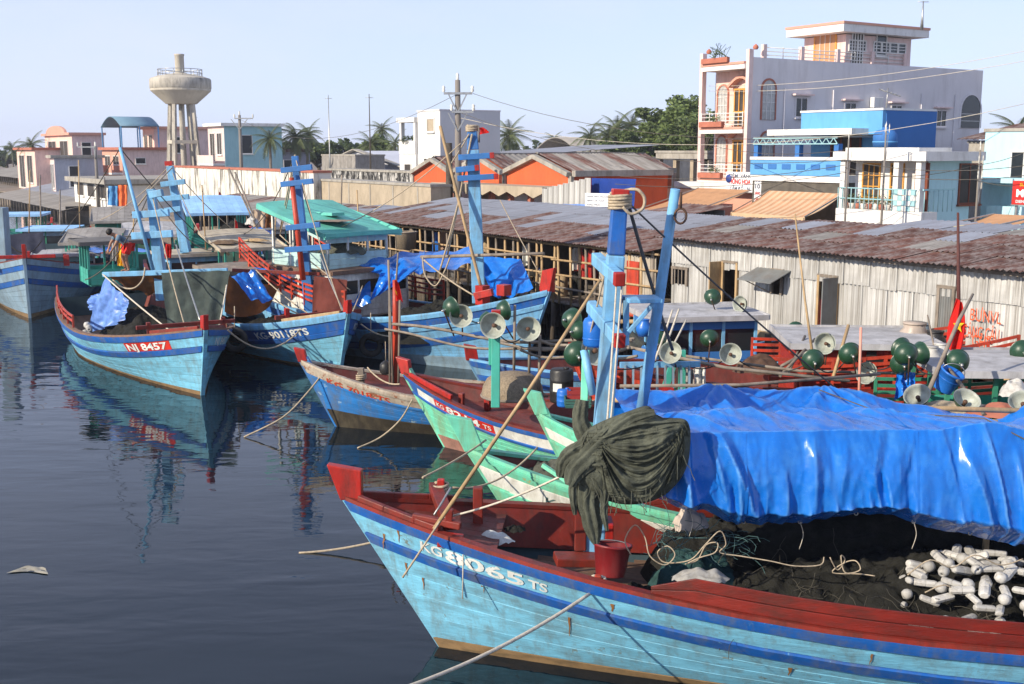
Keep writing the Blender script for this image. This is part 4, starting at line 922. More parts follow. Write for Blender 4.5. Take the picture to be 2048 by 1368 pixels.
# black barrel, jars and crates by the lamps
def drum(px, py, Y, r, h, m, label, name='barrel', tilt=(0, 0, 0), lab=None, cat='barrel'):
    q = thing(name, label, cat, P(px, py, Y)); q.rotation_euler = tilt
    MB().lathe([(0, 0), (r * .95, 0), (r, .03), (r, h * .3), (r * 1.04, h * .33), (r, h * .36), (r, h * .64), (r * 1.04, h * .67), (r, h * .7), (r, h - .05), (r * .93, h - .01), (r * .9, h), (0, h)], 22).build('body', m, q)
    MB().lathe([(0, h + .001), (r * .25, h + .001), (r * .25, h + .03), (0, h + .03)], 12, Matrix.Translation((r * .4, 0, 0))).build('bung', m, q)
    if lab: MB().grid(lambda u, v: V(((r + .004) * math.cos(-2.4 + u * .8), (r + .004) * math.sin(-2.4 + u * .8), h * (.36 + .25 * v))), 6, 1).build('paper_label', lab, q)
    return q
BLK = mat('black_plastic', (.02, .02, .02), .45, .2, 4)
drum(1123, 803, 21.0, .22, .62, BLK, 'black plastic barrel with a white label beside the mint bow', lab=WHITEP)
drum(1128, 812, 20.0, .13, .3, JB, 'small blue plastic drum in front of the black barrel')
def crate(px, py, Y, sx, sy, h, m, label, rz=0):
    q = thing('crate', label, 'crate', P(px, py, Y), rz)
    MB().box((0, 0, .01), (sx, sy, .02)).build('base', m, q)
    for sgn in (-1, 1):
        for k in range(3):
            MB().box((0, sgn * sy / 2, h * (k + .5) / 3 + .02), (sx + .02, .02, h / 3 - .012)).build('slat', m, q)
            MB().box((sgn * sx / 2, 0, h * (k + .5) / 3 + .02), (.02, sy - .021, h / 3 - .012)).build('slat', m, q)
    return q
crate(1158, 806, 20.0, .42, .32, .24, mat('red_crate', lin((150, 52, 50)), .5), 'red plastic crate stacked near the mint bow')
crate(1155, 812, 19.7, .44, .34, .14, mat('green_crate', lin((60, 100, 90)), .5), 'green grey crate below the red one near the mint bow')
# ------------------------------------------------------------------ old blue boat (b4)
hull_text(b4, H4, 'KG 7018-TS', 1, .62, .13, .15, 1.45, ORANGEL, .02)
bitt(b4, -.55, 0, H4.top(-.55) - .16, .36, WOODG, .13)
winding('rope_knot', 'rope turns round the wooden bitt of the old blue boat', lmat(b4) @ V((-.55, 0, H4.top(-.55) - .05)), .1, 3, .04, ROPEM, .018)
lt = thing('oil_lantern', 'dark metal lantern hanging over the deck of the old blue boat', 'lantern', P(772, 748, 24.0))
MB().lathe([(0, -.02), (.09, 0), (.13, .04), (.13, .2), (.09, .25), (.03, .29), (0, .3)], 16).build('body', BLK, lt); MB().tube([V((0, 0, .28)), V((0, 0, .7))], .008, 5).build('cord', ROPEM, lt)
MB(b4).tube([P(792, 770, 24.0), P(791, 620, 24.1), P(790, 560, 24.1)], [.07, .065, .05], 8).build('mast', REDO, b4)
for i, (xa, xb, y1) in enumerate(((780, 779, 560), (786, 777, 520), (797, 800, 600))): line('pole', ('thin pole left of the red mast of the old blue boat', 'taller thin pole lashed to the red mast', 'thin pole right of the red mast')[i], [P(xa, 770, 23.9), P(xb, y1, 23.9)], .026, WOODG, 'pole')
flag('small red flag with a yellow star on the red mast of the old blue boat', P(789, 560, 24.0), P(792, 600, 24.0), P(806, 602, 23.9), pole=[P(790, 605, 24.1), P(796, 505, 24.1)])
line('mooring_rope', 'slack tan rope from the old blue bow down into the water', smooth([P(652, 738, 24.6), P(615, 785, 24.3), P(565, 835, 23.9), Z(488, 874, .01)]), .02, ROPEM)
line('mooring_rope', 'slack rope from the side of the old blue boat into the water', smooth([P(825, 798, 22.9), P(800, 840, 22.9), P(760, 875, 23), Z(715, 896, .01)]), .018, ROPEM)
line('mooring_rope', 'rope from the wooden bitt aft along the old blue deck', catenary(P(735, 735, 24.5), P(800, 768, 23.6), .12), .018, ROPEM)
# ------------------------------------------------------------------ NJ 8457 (b5)
hull_patch(b5, H5, -1, 1.05, 2.75, .17, .41, REDL); hull_text(b5, H5, 'NJ 8457', -1, 1.15, .2, .18, 1.5, WHITEL, .04, .03)
hull_text(b5, H5, 'NJ 8457', 1, .7, .2, .18, 1.3, WHITEL, .03)
for s in (-1, 1):
    MB().beam((.3, s * .1, H5.top(.3) + .07), (-1.2, s * (H5.half(-1.2, H5.top(-1.2)) - .05), H5.top(-1.2) + .07), .09, .09).build('bow_rail', REDB, b5, .01)
    bitt(b5, -1.25, s * .95, H5.top(-1.2) - .1, .42, REDB, .1)
MB().box((-1.25, 0, H5.top(-1.2) + .2), (.1, 2.5, .1)).build('bitt_bar', REDB, b5, .01)
ml = lambda p, r=b5: lmat(r).inverted() @ V(p)
pile('net_pile', 'black net heaped in the hold of the NJ 8457 boat', NETK, *(lmat(b5) @ V((-5.6, -.1, 0)))[:2], 2.9, 1.3, .45, 1.0, b5.rotation_euler.z, 80, .08)
for k in range(9):
    o = inst(fl1, 'net_float'); o.location = P(172 + 4 * (k % 3) + rg.uniform(-2, 2), 650 + 5 * k, 32.2 - .05 * k); o.rotation_euler = (k, k * 2, 0)
    tag(o, 'small pale float on the net of the NJ 8457 boat', 'float', 'floats on the NJ 8457 net')
pm = MB(b5); pm.beam(P(326, 600, 33.6), P(302, 378, 33.6), .36, .32, w1=.22, h1=.22, up=(1, 0, 0)); m5 = pm.build('mast', LBLUE2, b5, .015)
for py, xa, xb in ((428, 266, 338), (470, 264, 345), (388, 300, 325)):
    MB(b5).beam(P(xa, py + 2, 33.3), P(xb, py - 3, 33.2), .14, .2).build('crossbar', LBLUE2, m5, .012)
MB(b5).tube([P(306, 540, 33.0), P(240, 295, 33.4)], [.06, .045], 8).build('boom', LBLUE2, b5)
MB(b5).beam(P(206, 549, 32.6), P(455, 541, 32.2), .1, .14).build('awning_beam', LBLUE2, b5, .01)
cloth('canvas', 'dark green canvas hanging across the NJ 8457 boat', [P(322, 545, 31.6), P(460, 540, 31.6), P(438, 655, 30.9), P(335, 662, 30.9)], CLOTHG, 'canvas', .0, .10, (5, .05), 40)
cloth('canvas', 'brown canvas awning lining left of the dark green canvas', [P(210, 546, 33.2), P(330, 548, 33.2), P(330, 590, 34.2), P(240, 570, 34.2)], CLOTHB, 'canvas', .1, .05)
cloth('plastic_sheet', 'pale blue plastic sheet hanging over the stern quarter of the NJ 8457 boat', [P(205, 552, 32.8), P(254, 600, 31.8), P(246, 640, 31.6), P(170, 664, 33.2)], PLASTB, 'plastic sheet', .05, .12, (6, .06), 44, seed=4)
cloth('plastic_sheet', 'crumpled pale blue plastic piled against the red rail of the NJ 8457 boat', [P(172, 590, 34.0), P(206, 586, 33.4), P(210, 618, 33.2), P(176, 620, 33.8)], PLASTB, 'plastic sheet', .0, .14, (5, .07), 30, seed=9)
for i, (a, c, lb) in enumerate((((352, 490, 33.0), (400, 640, 28.3), 'wire stay with turnbuckle from mast to the NJ 8457 stem'), ((205, 548, 32.6), (345, 665, 29.4), 'tan rope from the awning beam to the NJ 8457 bitts'), ((457, 548, 32), (438, 655, 29.4), 'pale rope at the right edge of the dark green canvas'))):
    line('stay_rope', lb, catenary(P(*a), P(*c), .04), .022, ROPEW if i else STEEL)
line('rope_loop', 'slack rope looping below the awning beam of the NJ 8457 boat', smooth([P(290, 535, 32.2), P(285, 560, 32), P(268, 576, 32), P(245, 575, 32.2), P(225, 560, 32.4)]), .025, ROPEM)
cabin(b5, -11.6, -10.2, 1.5, 1.75, 1.3, TEAL, mat('grey_roof_felt', (.12, .115, .11), .9), TEAL, .5, .3, 3, 2, open_=True, glass=False)
rail(b5, H5, -1, -6.0, -11.6, .08, .36, REDO, 2, 6, zc=.1)
# ------------------------------------------------------------------ KG 90118 (b6)
hull_text(b6, H6, 'KG-90118TS', -1, 1.1, .22, .2, 1.9, WHITEL, .04); hull_text(b6, H6, 'KG-90118', 1, .75, .22, .18, 1.4, WHITEL, .03)
for s in (-1, 1):
    MB().beam((.3, s * .1, H6.top(.3) + .07), (-1.3, s * (H6.half(-1.3, H6.top(-1.3)) - .05), H6.top(-1.3) + .07), .09, .09).build('bow_rail', REDB if s > 0 else WOODP, b6, .01)
    bitt(b6, -1.4, s * .95, H6.top(-1.4) - .1, .5, REDP, .13); 
MB().box((-1.4, 0, H6.top(-1.4) + .16), (.12, 2.6, .12)).build('bitt_bar', REDB, b6, .01)
pm = MB(b6); pm.beam(P(622, 640, 34.4), P(590, 312, 34.4), .33, .32, w1=.19, h1=.19, up=(1, 0, 0)); m6 = pm.build('mast', MASTB, b6, .015)
for py, xa, xb in ((497, 570, 660), (453, 572, 640), (366, 562, 626), (338, 562, 624)):
    MB(b6).beam(P(xa, py + 3, 34.0), P(xb, py - 4, 33.9), .13, .16).build('crossbar', MASTB, m6, .012)
MB(b6).tube([P(606, 560, 34.0), P(583, 355, 34.0)], [.09, .07], 8).build('boom', REDO, b6)
cloth('canvas', 'red brown canvas hanging upright before the KG 90118 mast', [P(628, 552, 33.2), P(694, 560, 33), P(690, 640, 32.6), P(622, 638, 33)], CLOTHR, 'canvas', .0, .05, (3, .05), 26)
cloth('tarpaulin', 'blue tarpaulin folded over the awning of the KG 90118 boat', [P(462, 548, 33.6), P(512, 538, 34), P(548, 600, 33.4), P(500, 596, 33.0)], TARP, 'tarpaulin', .05, .12, (4, .08), 34, seed=6)
cloth('canvas', 'sunlit brown canvas awning sagging between two blue boats', [P(455, 550, 34.0), P(560, 570, 35.0), P(540, 612, 34.6), P(450, 622, 33.2)], CLOTHB, 'canvas', .25, .05, (3, .04), 30)
cloth('tarpaulin', 'dark blue tarpaulin across the KG 90118 boat between mast and stern', [P(505, 532, 36), P(740, 560, 35), P(742, 606, 34.4), P(690, 604, 34.4)], TARP, 'tarpaulin', .1, .06, (4, .06), 30, seed=8)
MB(b6).beam(P(465, 540, 34.6), P(640, 548, 34.2), .08, .1).build('awning_beam', REDB, b6, .01)
cabin(b6, -8.4, -6.0, 2.2, .9, 1.3, LBLUE2, WOODG, LBLUE2, .6, .2, 3, 2)
for i, (a, c, lb) in enumerate((((640, 510, 33.5), (690, 628, 31.4), 'rigid stay from the KG 90118 mast to its stem'), ((512, 540, 34), (618, 628, 32.4), 'rope from the awning to the KG 90118 foredeck, upper'), ((548, 596, 33.4), (612, 632, 32.6), 'rope from the blue tarpaulin to the KG 90118 foredeck, lower'),
        ((725, 572, 34), (696, 640, 31.2), 'thin rope from the blue tarpaulin down to the KG 90118 bow'), ((560, 470, 35), (700, 580, 33.5), 'slack line across the KG 90118 mast'), ((590, 320, 34.4), (560, 470, 38), 'mast head stay of the KG 90118 boat'))):
    line('stay_rope', lb, catenary(P(*a), P(*c), .08), .02, ROPEM if i else STEEL)
line('mooring_rope', 'sagging mooring rope between the NJ 8457 and KG 90118 bows', catenary(P(455, 660, 28.8), P(600, 660, 31.2), .5), .024, ROPEM)
line('mooring_rope', 'rope from the KG 90118 bow to the big sky blue boat', catenary(P(722, 648, 31.2), P(800, 670, 31.5), .15), .02, ROPEM)
pile('net_pile', 'dark net on the deck of the KG 90118 boat', NETK, *P(560, 680, 34.0)[:2], 1.2, 1.6, .5, .6, b6.rotation_euler.z, 60, .08)
# ------------------------------------------------------------------ large sky blue boat (b7)
pm = MB(b7); pm.beam(P(958, 605, 33.2), P(946, 300, 33.2), .40, .38, w1=.34, h1=.34, up=(1, 0, 0)); m7 = pm.build('mast', LBLUE2, b7, .02)
pm = MB(b7); pm.beam(P(946, 299, 33.2), P(944, 262, 33.2), .335, .335, w1=.26, h1=.26, up=(1, 0, 0)); pm.build('mast_top', MASTB, m7, .02)
for py, xa, xb in ((313, 917, 980), (355, 915, 988), (338, 912, 950)):
    a, c = P(xa, py + 2, 32.9), P(xb, py - 2, 32.85); MB(b7).beam(a, c, .13, .16).build('crossbar', MASTB, m7, .012); d = (c - a).normalized(); MB(b7).beam(c + d * .002, c + d * .12, .135, .165).build('bar_tip', REDP, m7, .01)
winding('rope_coil', 'tan rope wound round the head of the big sky blue boat mast', P(944, 262, 33.2), .16, 4, .04, ROPEM, .03)
flag('small red pennant at the head of the sky blue boat mast', P(958, 255, 33.1), P(958, 270, 33.1), P(980, 262, 33.0), star=False, pole=[P(958, 285, 33.1), P(958, 252, 33.1)])
for i, (a, c, r, lb) in enumerate((((880, 252, 33), (962, 575, 32.4), .05, 'tan pole crossing in front of the sky blue mast'), ((944, 268, 33), (895, 510, 33.2), .03, 'tan stay from the sky blue mast head down left'), ((938, 268, 33), (900, 330, 33.6), .02, 'short rope at the sky blue mast head'), ((918, 400, 33), (880, 540, 33.2), .03, 'rope hanging left of the sky blue mast'), ((1000, 400, 33), (1075, 540, 32), .015, 'thin line from the shack roof to the sky blue bow'))):
    line('stay_rope' if i else 'spar', lb, catenary(P(*a), P(*c), .03), r, WOODP if i == 0 else ROPEM, 'rope' if i else 'spar')
MB(b7).tube([P(842, 514, 33.8), P(1088, 507, 31.6)], [.05, .045], 8).build('spar', WOODG, b7)
line('rope_loop', 'slack rope looping from the spar left of the sky blue mast', smooth([P(845, 515, 33.6), P(850, 550, 33.4), P(870, 572, 33.3), P(888, 545, 33.2), P(900, 515, 33.2)]), .024, ROPEM)
line('stay_rope', 'rope from the spar end to the red bitts of the sky blue boat', catenary(P(848, 520, 33.5), P(950, 592, 32.4), .06), .026, ROPEM)
for px, py, Y, h in ((965, 590, 32.3, .55), (1008, 580, 31.6, .3), (1095, 575, 31.0, .25)):
    c = P(px, py, Y); MB(b7).box(c, (.3, .3, h), b7.rotation_euler.z).build('bitt', REDP, b7, .012)
MB(b7).beam(P(950, 592, 32.2), P(985, 584, 32.0), .16, .2).build('bitt_bar', REDP, b7, .012)
cloth('tarpaulin', 'bright blue tarpaulin slung beside the sky blue boat mast, large sunlit piece', [P(700, 518, 36), P(850, 498, 36.5), P(845, 535, 34.5), P(768, 552, 34.0)], TARP, 'tarpaulin', .1, .12, (5, .10), 44, seed=11)
cloth('tarpaulin', 'gathered blue tarpaulin corner hanging down by the sky blue boat', [P(762, 545, 34.0), P(842, 532, 34.4), P(790, 570, 33.4), P(740, 600, 33.6)], TARP, 'tarpaulin', .0, .12, (6, .10), 34, seed=12)
cloth('tarpaulin', 'shaded blue tarpaulin right of the sky blue mast', [P(948, 505, 35.2), P(1040, 515, 34.4), P(1066, 575, 32.8), P(985, 590, 33.8)], TARP, 'tarpaulin', .12, .10, (5, .08), 34, seed=13)
cloth('tarpaulin', 'blue tarpaulin strip along the spar left of the sky blue mast', [P(838, 500, 36.4), P(952, 492, 36.2), P(950, 520, 34.0), P(842, 535, 34.3)], TARP, 'tarpaulin', .15, .08, (4, .06), 34, seed=14)
pile('net_pile', 'dark net and gear heaped amidships on the sky blue boat', NETK, *P(880, 640, 33.4)[:2], 1.6, 2.4, .7, .8, b7.rotation_euler.z, 70, .12)
cabin(b7, -10.6, -6.4, 2.9, 1.0, 1.35, WHITEP, DECKG, WHITEP, .7, .1, 5, 3, name='deckhouse')
TEALR = paint('teal_roof_paint', (98, 182, 168), .55, damt=.2, rnd=.04)
cabin(b7, -9.8, -7.0, 2.3, 2.35, 1.85, paint('pale_teal_board', (176, 208, 206), .5), TEALR, WHITEP, .55, .35, 3, 3, tilt=-.75, hatch=(-8.5, .1, .9, .5), open_=False, glass=False, name='wheelhouse')
rail(b7, H7, -1, -5.2, -11.2, .15, .75, REDO, 4, 9, zc=.9); rail(b7, H7, 1, -5.2, -11.2, .15, .75, REDO, 4, 9, zc=.9)
o = thing('dried_catch', 'round heap of drying catch on the teal wheelhouse roof', 'dried fish', lmat(b7) @ V((-7.7, -.35, 3.84))); MB().grid(lambda u, v: V((.62 * v * math.cos(u * 6.2832), .5 * v * math.sin(u * 6.2832), .035 * (1 - v) + .02 * noise.noise(V((v * 9 * math.cos(u * 6.28), v * 9 * math.sin(u * 6.28), 1))))), 30, 12).build('heap', mat('dried_fish', (.25, .19, .14), .9, .4, 30), o)
# ------------------------------------------------------------------ pale boat at the picture edge (b8)
bitt(b8, -.7, 0, H8.top(-.7) - .1, .5, REDP, .18, 1.9); bitt(b8, -.9, 1.3, H8.top(-.9) - .15, .4, REDP, .2); bitt(b8, -.9, -1.3, H8.top(-.9) - .15, .4, REDP, .2)
MB(b8).beam(P(8, 560, 43), P(-2, 415, 43), .5, .5, up=(1, 0, 0)).build('mast', GBLUE, b8, .02)
cloth('canvas', 'dark canvas cover over the deck of the pale grey blue boat', [P(0, 470, 47), P(85, 462, 47), P(92, 500, 45), P(5, 510, 45)], mat('navy_canvas', (.012, .014, .03), .9), 'canvas', .05, .05)
line('rope_loop', 'thin rope sagging over the bow of the pale grey blue boat', catenary(P(12, 480, 43.5), P(84, 480, 44), .5), .025, ROPED)
# ------------------------------------------------------------------ materials ashore
GALV = mat('galvanised_wall_sheet', (.50, .50, .485), .5, .14, 1.6, dirt=(.17, .155, .13), damt=.8, ds=(8, 8, .22), dr=(.42, .66), rnd=.16, metal=.15, bump=.08)
GALVD = mat('dull_wall_sheet', (.17, .18, .18), .6, .2, 2, dirt=(.12, .07, .04), damt=.4, rnd=.1)
RUSTR = mat('rusty_roof_sheet', (.115, .05, .036), .8, .45, 2.4, dirt=(.30, .26, .24), damt=.85, dr=(.44, .66), ds=(2.6, .5, 1), rnd=.28, bump=.15)
ZINCR = mat('zinc_roof_sheet', (.31, .33, .37), .5, .12, 1.5, dirt=(.16, .08, .05), damt=.35, ds=(2.5, .5, 1), rnd=.12, metal=.2)
FIBR = mat('fibre_cement_sheet', (.27, .255, .235), .85, .2, 2, dirt=(.12, .1, .08), damt=.55, rnd=.14)
CONC = mat('concrete', (.34, .32, .28), .9, .16, 1, dirt=(.10, .085, .06), damt=.6, ds=(1.2, 1.2, .5), bump=.2)
CONCB = mat('beige_render', (.40, .335, .245), .9, .12, .8, dirt=(.17, .14, .10), damt=.5, ds=(.9, .9, .5), bump=.2)
STAINW = mat('stained_whitewash', (.66, .64, .58), .9, .08, .8, dirt=(.07, .065, .05), damt=.85, ds=(.9, .9, .16), dr=(.48, .60), bump=.2)
STAIND = mat('black_stained_whitewash', (.50, .49, .46), .9, .1, .8, dirt=(.02, .02, .02), damt=1.0, ds=(1.1, 1.1, .4), dr=(.42, .54), fleck=(.02, .02, .02), fs=1.6, fth=.55)
WHITEW = mat('white_wall', (.70, .69, .66), .8, .06, .6, dirt=(.3, .28, .24), damt=.5, ds=(.9, .9, .25), dr=(.5, .72))
LAVW = mat('grey_lavender_wall', (.66, .635, .64), .85, .05, .5, dirt=(.4, .37, .36), damt=.5, ds=(.6, .6, .12), dr=(.5, .75))
PINKW = mat('pink_wall', lin((226, 192, 178)), .8, .06, .6, dirt=lin((170, 130, 116)), damt=.45)
PINKL = mat('pale_pink_wall', lin((220, 196, 190)), .8, .06, .6, dirt=lin((165, 140, 134)), damt=.5)
SALM = mat('salmon_trim', lin((204, 150, 130)), .7, .08, 1)
TERRA = mat('terracotta', lin((168, 104, 84)), .8, .15, 2)
ORNG = mat('orange_wall', lin((202, 94, 54)), .85, .08, .8, dirt=lin((165, 72, 40)), damt=.35)
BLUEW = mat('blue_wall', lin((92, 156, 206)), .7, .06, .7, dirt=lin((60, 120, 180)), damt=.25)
BLUED = mat('deep_blue_and_shaded_wall', lin((52, 108, 172)), .7, .06, .7)
CYANW = mat('pale_cyan_wall', lin((176, 214, 222)), .75, .05, .6, dirt=lin((140, 170, 178)), damt=.3)
AQUA = mat('aqua_wall', lin((150, 190, 196)), .75, .06, .6, dirt=lin((100, 150, 158)), damt=.3)
AWN = mat('orange_awning', lin((208, 160, 118)), .75, .1, 2, dirt=lin((180, 120, 80)), damt=.3, trans=.25)
AWNS = mat('striped_awning', lin((214, 184, 150)), .75, .1, 2, trans=.2)
YSIGN = mat('yellow_sign', lin((226, 172, 20)), .6, .08, 2); WSIGN = mat('white_sign', lin((224, 226, 228)), .6, .04, 2); RSIGN = mat('red_sign', lin((186, 34, 28)), .6, .06, 2)
INKR = mat('red_ink', lin((196, 48, 40)), .6); INKB = mat('blue_ink', lin((50, 70, 140)), .6); INKG = mat('grey_ink', lin((80, 86, 104)), .6); INKO = mat('orange_graffiti', lin((216, 92, 50)), .7, .25, 14)
WFRAME = mat('ochre_window_frame', lin((206, 148, 66)), .6, .1, 3); WFRAMED = mat('brown_window_frame', lin((120, 62, 40)), .6, .15, 3)
CURT = mat('window_interior', (.05, .043, .038), .7, .3, 2)
BLUETP = mat('dark_blue_sheet', lin((14, 52, 130)), .6, .15, 2)
# ------------------------------------------------------------------ sheet metal: one sheet of 0.8 x 1 m, corrugated, shared by every sheet
def corr(name, m, waves=9, wd=.8, amp=.013):
    n = waves * 4; mb = MB(); pts = []
    for i in range(n + 1):
        x = wd * i / n; y = amp * math.sin(2 * math.pi * waves * i / n); pts += [V((x, y, 0)), V((x, y, 1))]
    mb.add(pts, [(2 * i, 2 * i + 2, 2 * i + 3, 2 * i + 1) for i in range(n)], True)
    o = mb.build(name, m); me = o.data; bpy.data.objects.remove(o); return me
SHEETS = {}
def sheet(m, coarse=False):
    k = (m.name, coarse)
    if k not in SHEETS: SHEETS[k] = corr('corrugated_sheet', m, 4 if coarse else 6, amp=.03 if coarse else .024)
    return SHEETS[k]
def put_sheet(parent, m, o, ex, ez, wd, ht, coarse=False, name='corrugated_sheet'):
    """place a sheet: o corner, ex unit across, ez unit up the sheet (in the parent's own frame)"""
    ex = V(ex).normalized(); ez = V(ez).normalized(); ey = ez.cross(ex).normalized()
    M = Matrix((( *ex,), (*ey,), (*ez,))).transposed().to_4x4(); M = Matrix.Translation(V(o)) @ M @ Matrix.Diagonal((wd / .8, 1, ht, 1))
    return inst(sheet(m, coarse), name, parent, M)
rs = random.Random(21)
def qthing(name, label, cat, s0, w0, z0=0, group=None): return thing(name, label, cat, Q(s0, w0, z0), QROT, group)
# in a quay-frame thing: local x inland, local y along the quay away from the viewer, z up
def roof(parent, y0, y1, x0, x1, z0, z1, mats, tiers=3, sw=.8, coarse=False, under=True):
    """lean-to roof of single lapped sheets from the low edge x0 to the high edge x1"""
    n = max(1, round((y1 - y0) / sw)); dx, dz = (x1 - x0) / tiers, (z1 - z0) / tiers; ln = math.hypot(dx, dz)
    for t in range(tiers):
        for k in range(n):
            m = mats[min(t, len(mats) - 1)]
            if isinstance(m, (list, tuple)): m = rs.choice(m)
            wd = (y1 - y0) / n
            put_sheet(parent, m, (x0 + dx * t - .05, y0 + wd * (k + 1), z0 + dz * t + .012 * ((k + t) % 2) + rs.uniform(0, .01) + .014 * t), (rs.uniform(-.006, .006), -1, 0), (dx, rs.uniform(-.01, .01), dz), wd + .04, ln + .08 + rs.uniform(0, .05), coarse, 'roof_sheet')
def vwall(parent, x, y0, y1, z0, z1, m, sw=.8, out=-1, coarse=False):
    n = max(1, round((y1 - y0) / sw)); wd = (y1 - y0) / n
    for k in range(n): put_sheet(parent, m, (x + rs.uniform(-.006, .006), y0 + wd * (k + 1), z0 - rs.uniform(0, .05)), (0, -1, 0), (rs.uniform(-.004, .004), 0, 1), wd + .03, z1 - z0 + .03, coarse, 'wall_sheet')
# ------------------------------------------------------------------ shack with the sheet metal wall
ZE = 3.62
A0, A1 = qs(1345, 0), qs(2048, 0) - 4.5
base = 1.42
sh = qthing('waterfront_shack', 'long shack of grey corrugated sheets on stilts with a rusty roof', 'shack', 0, 0)
ops = [] # openings: s from, s to, z from, z to
def op(pa, pb, ya, yb, kind):
    a, b = qs(pb, 0), qs(pa, 0); c = Q((a + b) / 2, 0, 3); ops.append((a, b, max(base, zat(yb, c)), zat(ya, c), kind)); return ops[-1]
op(1348, 1376, 536, 570, 'win'); op(1448, 1476, 524, 640, 'door'); op(1546, 1566, 540, 588, 'flap'); op(1640, 1676, 552, 680, 'door'); op(1880, 1910, 574, 720, 'shut')
cuts = sorted([A1, A0] + [q for o in ops for q in o[:2]]); ZU = 2.98
for a, b in zip(cuts, cuts[1:]):
    mid = (a + b) / 2; hit = [o for o in ops if o[0] - .01 <= mid <= o[1] + .01]
    if not hit: vwall(sh, 0, a, b, base, ZU, GALV)
    else:
        _, _, za, zb, k = hit[0]
        if za > base + .1: vwall(sh, 0, a, b, base, za, GALV)
        if zb < ZU - .05: vwall(sh, 0, a, b, zb, ZU, GALV)
vwall(sh, -.035, A1, A0, ZU - .06, ZE - .03, GALV, .78)
for a, b, za, zb, k in ops:
    for y in (a, b): MB().beam((-.03, y, za), (-.03, y, zb), .07, .07).build('door_post' if k != 'win' else 'window_post', WOODP if k == 'door' else WOODG, sh, .006)
    MB().beam((-.03, a - .05, zb), (-.03, b + .05, zb), .06, .07).build('lintel', WOODG, sh)
    if k == 'flap':
        MB().prism([(-.04, a - .3, zb - .0), (-.04, b + .5, zb), (-.62, b + .62, zb - .28), (-.62, a - .2, zb - .28)], (0, 0, .025)).build('window_flap', GALVD, sh)
        MB().tube([V((-.02, b, za)), V((-.58, b + .4, zb - .27))], .015, 5).build('flap_prop', WOODG, sh)
    if k == 'win':
        for j in range(4): MB().beam((-.01, a + (b - a) * (j + .5) / 4, za), (-.01, a + (b - a) * (j + .5) / 4, zb), .03, .03).build('window_bar', WOODG, sh)
    if k == 'shut': put_sheet(sh, GALVD, (-.03, b, za), (0, -1, 0), (0, 0, 1), b - a, zb - za, name='door_sheet')
a, b, za, zb, k = ops[1]; MB().box((-.25, b + .06, (za + zb) / 2), (.42, .035, zb - za)).build('door_leaf', WOODP, sh, .006)
a, b, za, zb, k = ops[3]; MB().box((-.3, a - .03, (za + zb) / 2), (.5, .035, zb - za)).build('door_leaf', GALVD, sh, .006)
mb = MB(); mb.grid(lambda u, v: V((.06 + .03 * math.sin(u * 18), a + (b - a) * (.45 + .5 * u), za + (zb - za) * (1 - v) * .62)), 20, 4); mb.build('curtain', mat('red_floral_curtain', lin((150, 44, 40)), .9, .4, 12, fleck=(.5, .3, .28), fs=14, fth=.6), sh)
roof(sh, A1, A0 + .3, -.45, 3.1, ZE, 4.0, [RUSTR, (RUSTR, RUSTR, RUSTR, FIBR), (RUSTR, RUSTR, ZINCR)], 3)
MB().bb((.05, A1, base - .12), (2.9, A0 - .05, base - .02)).build('floor', WOODG, sh)
for k in range(8): MB().box((2.9, A1 + (A0 - A1) * (k + .5) / 8, 2.7), (.06, (A0 - A1) / 8 - .01, 2.5)).build('back_wall_panel', WOODG, sh)
for y in (A1, A0 - .03): MB().bb((.03, y, base), (2.86, y + .04, 3.6)).build('side_wall', WOODG, sh)
MB().beam((-.1, A1, base - .05), (-.1, A0, base - .05), .16, .16).build('sill_beam', WOODP, sh); MB().beam((-.2, A1, ZE - .08), (-.2, A0, ZE - .08), .07, .07).build('eave_beam', WOODG, sh)
def stilts(parent, y0, y1, xs_, z1, step=1.0, m=WOODD, r=.085):
    n = int((y1 - y0) / step)
    for k in range(n + 1):
        for x in xs_:
            y = y0 + (y1 - y0) * k / n + rs.uniform(-.2, .2); MB().tube([V((x + rs.uniform(-.1, .1), y + rs.uniform(-.1, .1), -.6)), V((x, y, z1 * .5)), V((x, y, z1))], [r * 1.1, r, r * .85], 7).build('stilt', m, parent)
stilts(sh, A1, A0, (-.1, 1.3, 2.6), base - .1, 1.15)
for k in range(9): MB().tube([V((-.25, A1 + 2 + k * 1.7, base - .2 - .1 * (k % 2))), V((-.3, A1 + 2 + k * 1.7 + 2.6, base - .3 - .12 * (k % 3)))], .07, 7).build('brace_log', WOODP, sh)
for i, px in enumerate((1508, 1545, 1600)):
    y = qs(px, -.7); MB().tube([V((-.7, y, -.5)), V((-.72, y + .05, 1.75 - .2 * i))], [.1, .085], 8).build('mooring_post', WOODD, sh)
# graffiti on the wall, dish aerial, roof poles
gp = Q(qs(1960, 0), 0, 3)
for i, (tx, px, py, wpx) in enumerate((('BƯNVL', 1945, 640, 62), ('CÂNG CÂU', 1932, 672, 74), ('GHẸ', 1952, 692, 38))):
    y = qs(px, -.05); z = zat(py, Q(y, -.05, 2)); wd = abs(qs(px + wpx, -.05) - y); mb = MB(); letter(mb, tx, lambda u, h: V((-.075, y - u, z + h)), .26, wd, .0); mb.build('graffiti', INKO, sh)
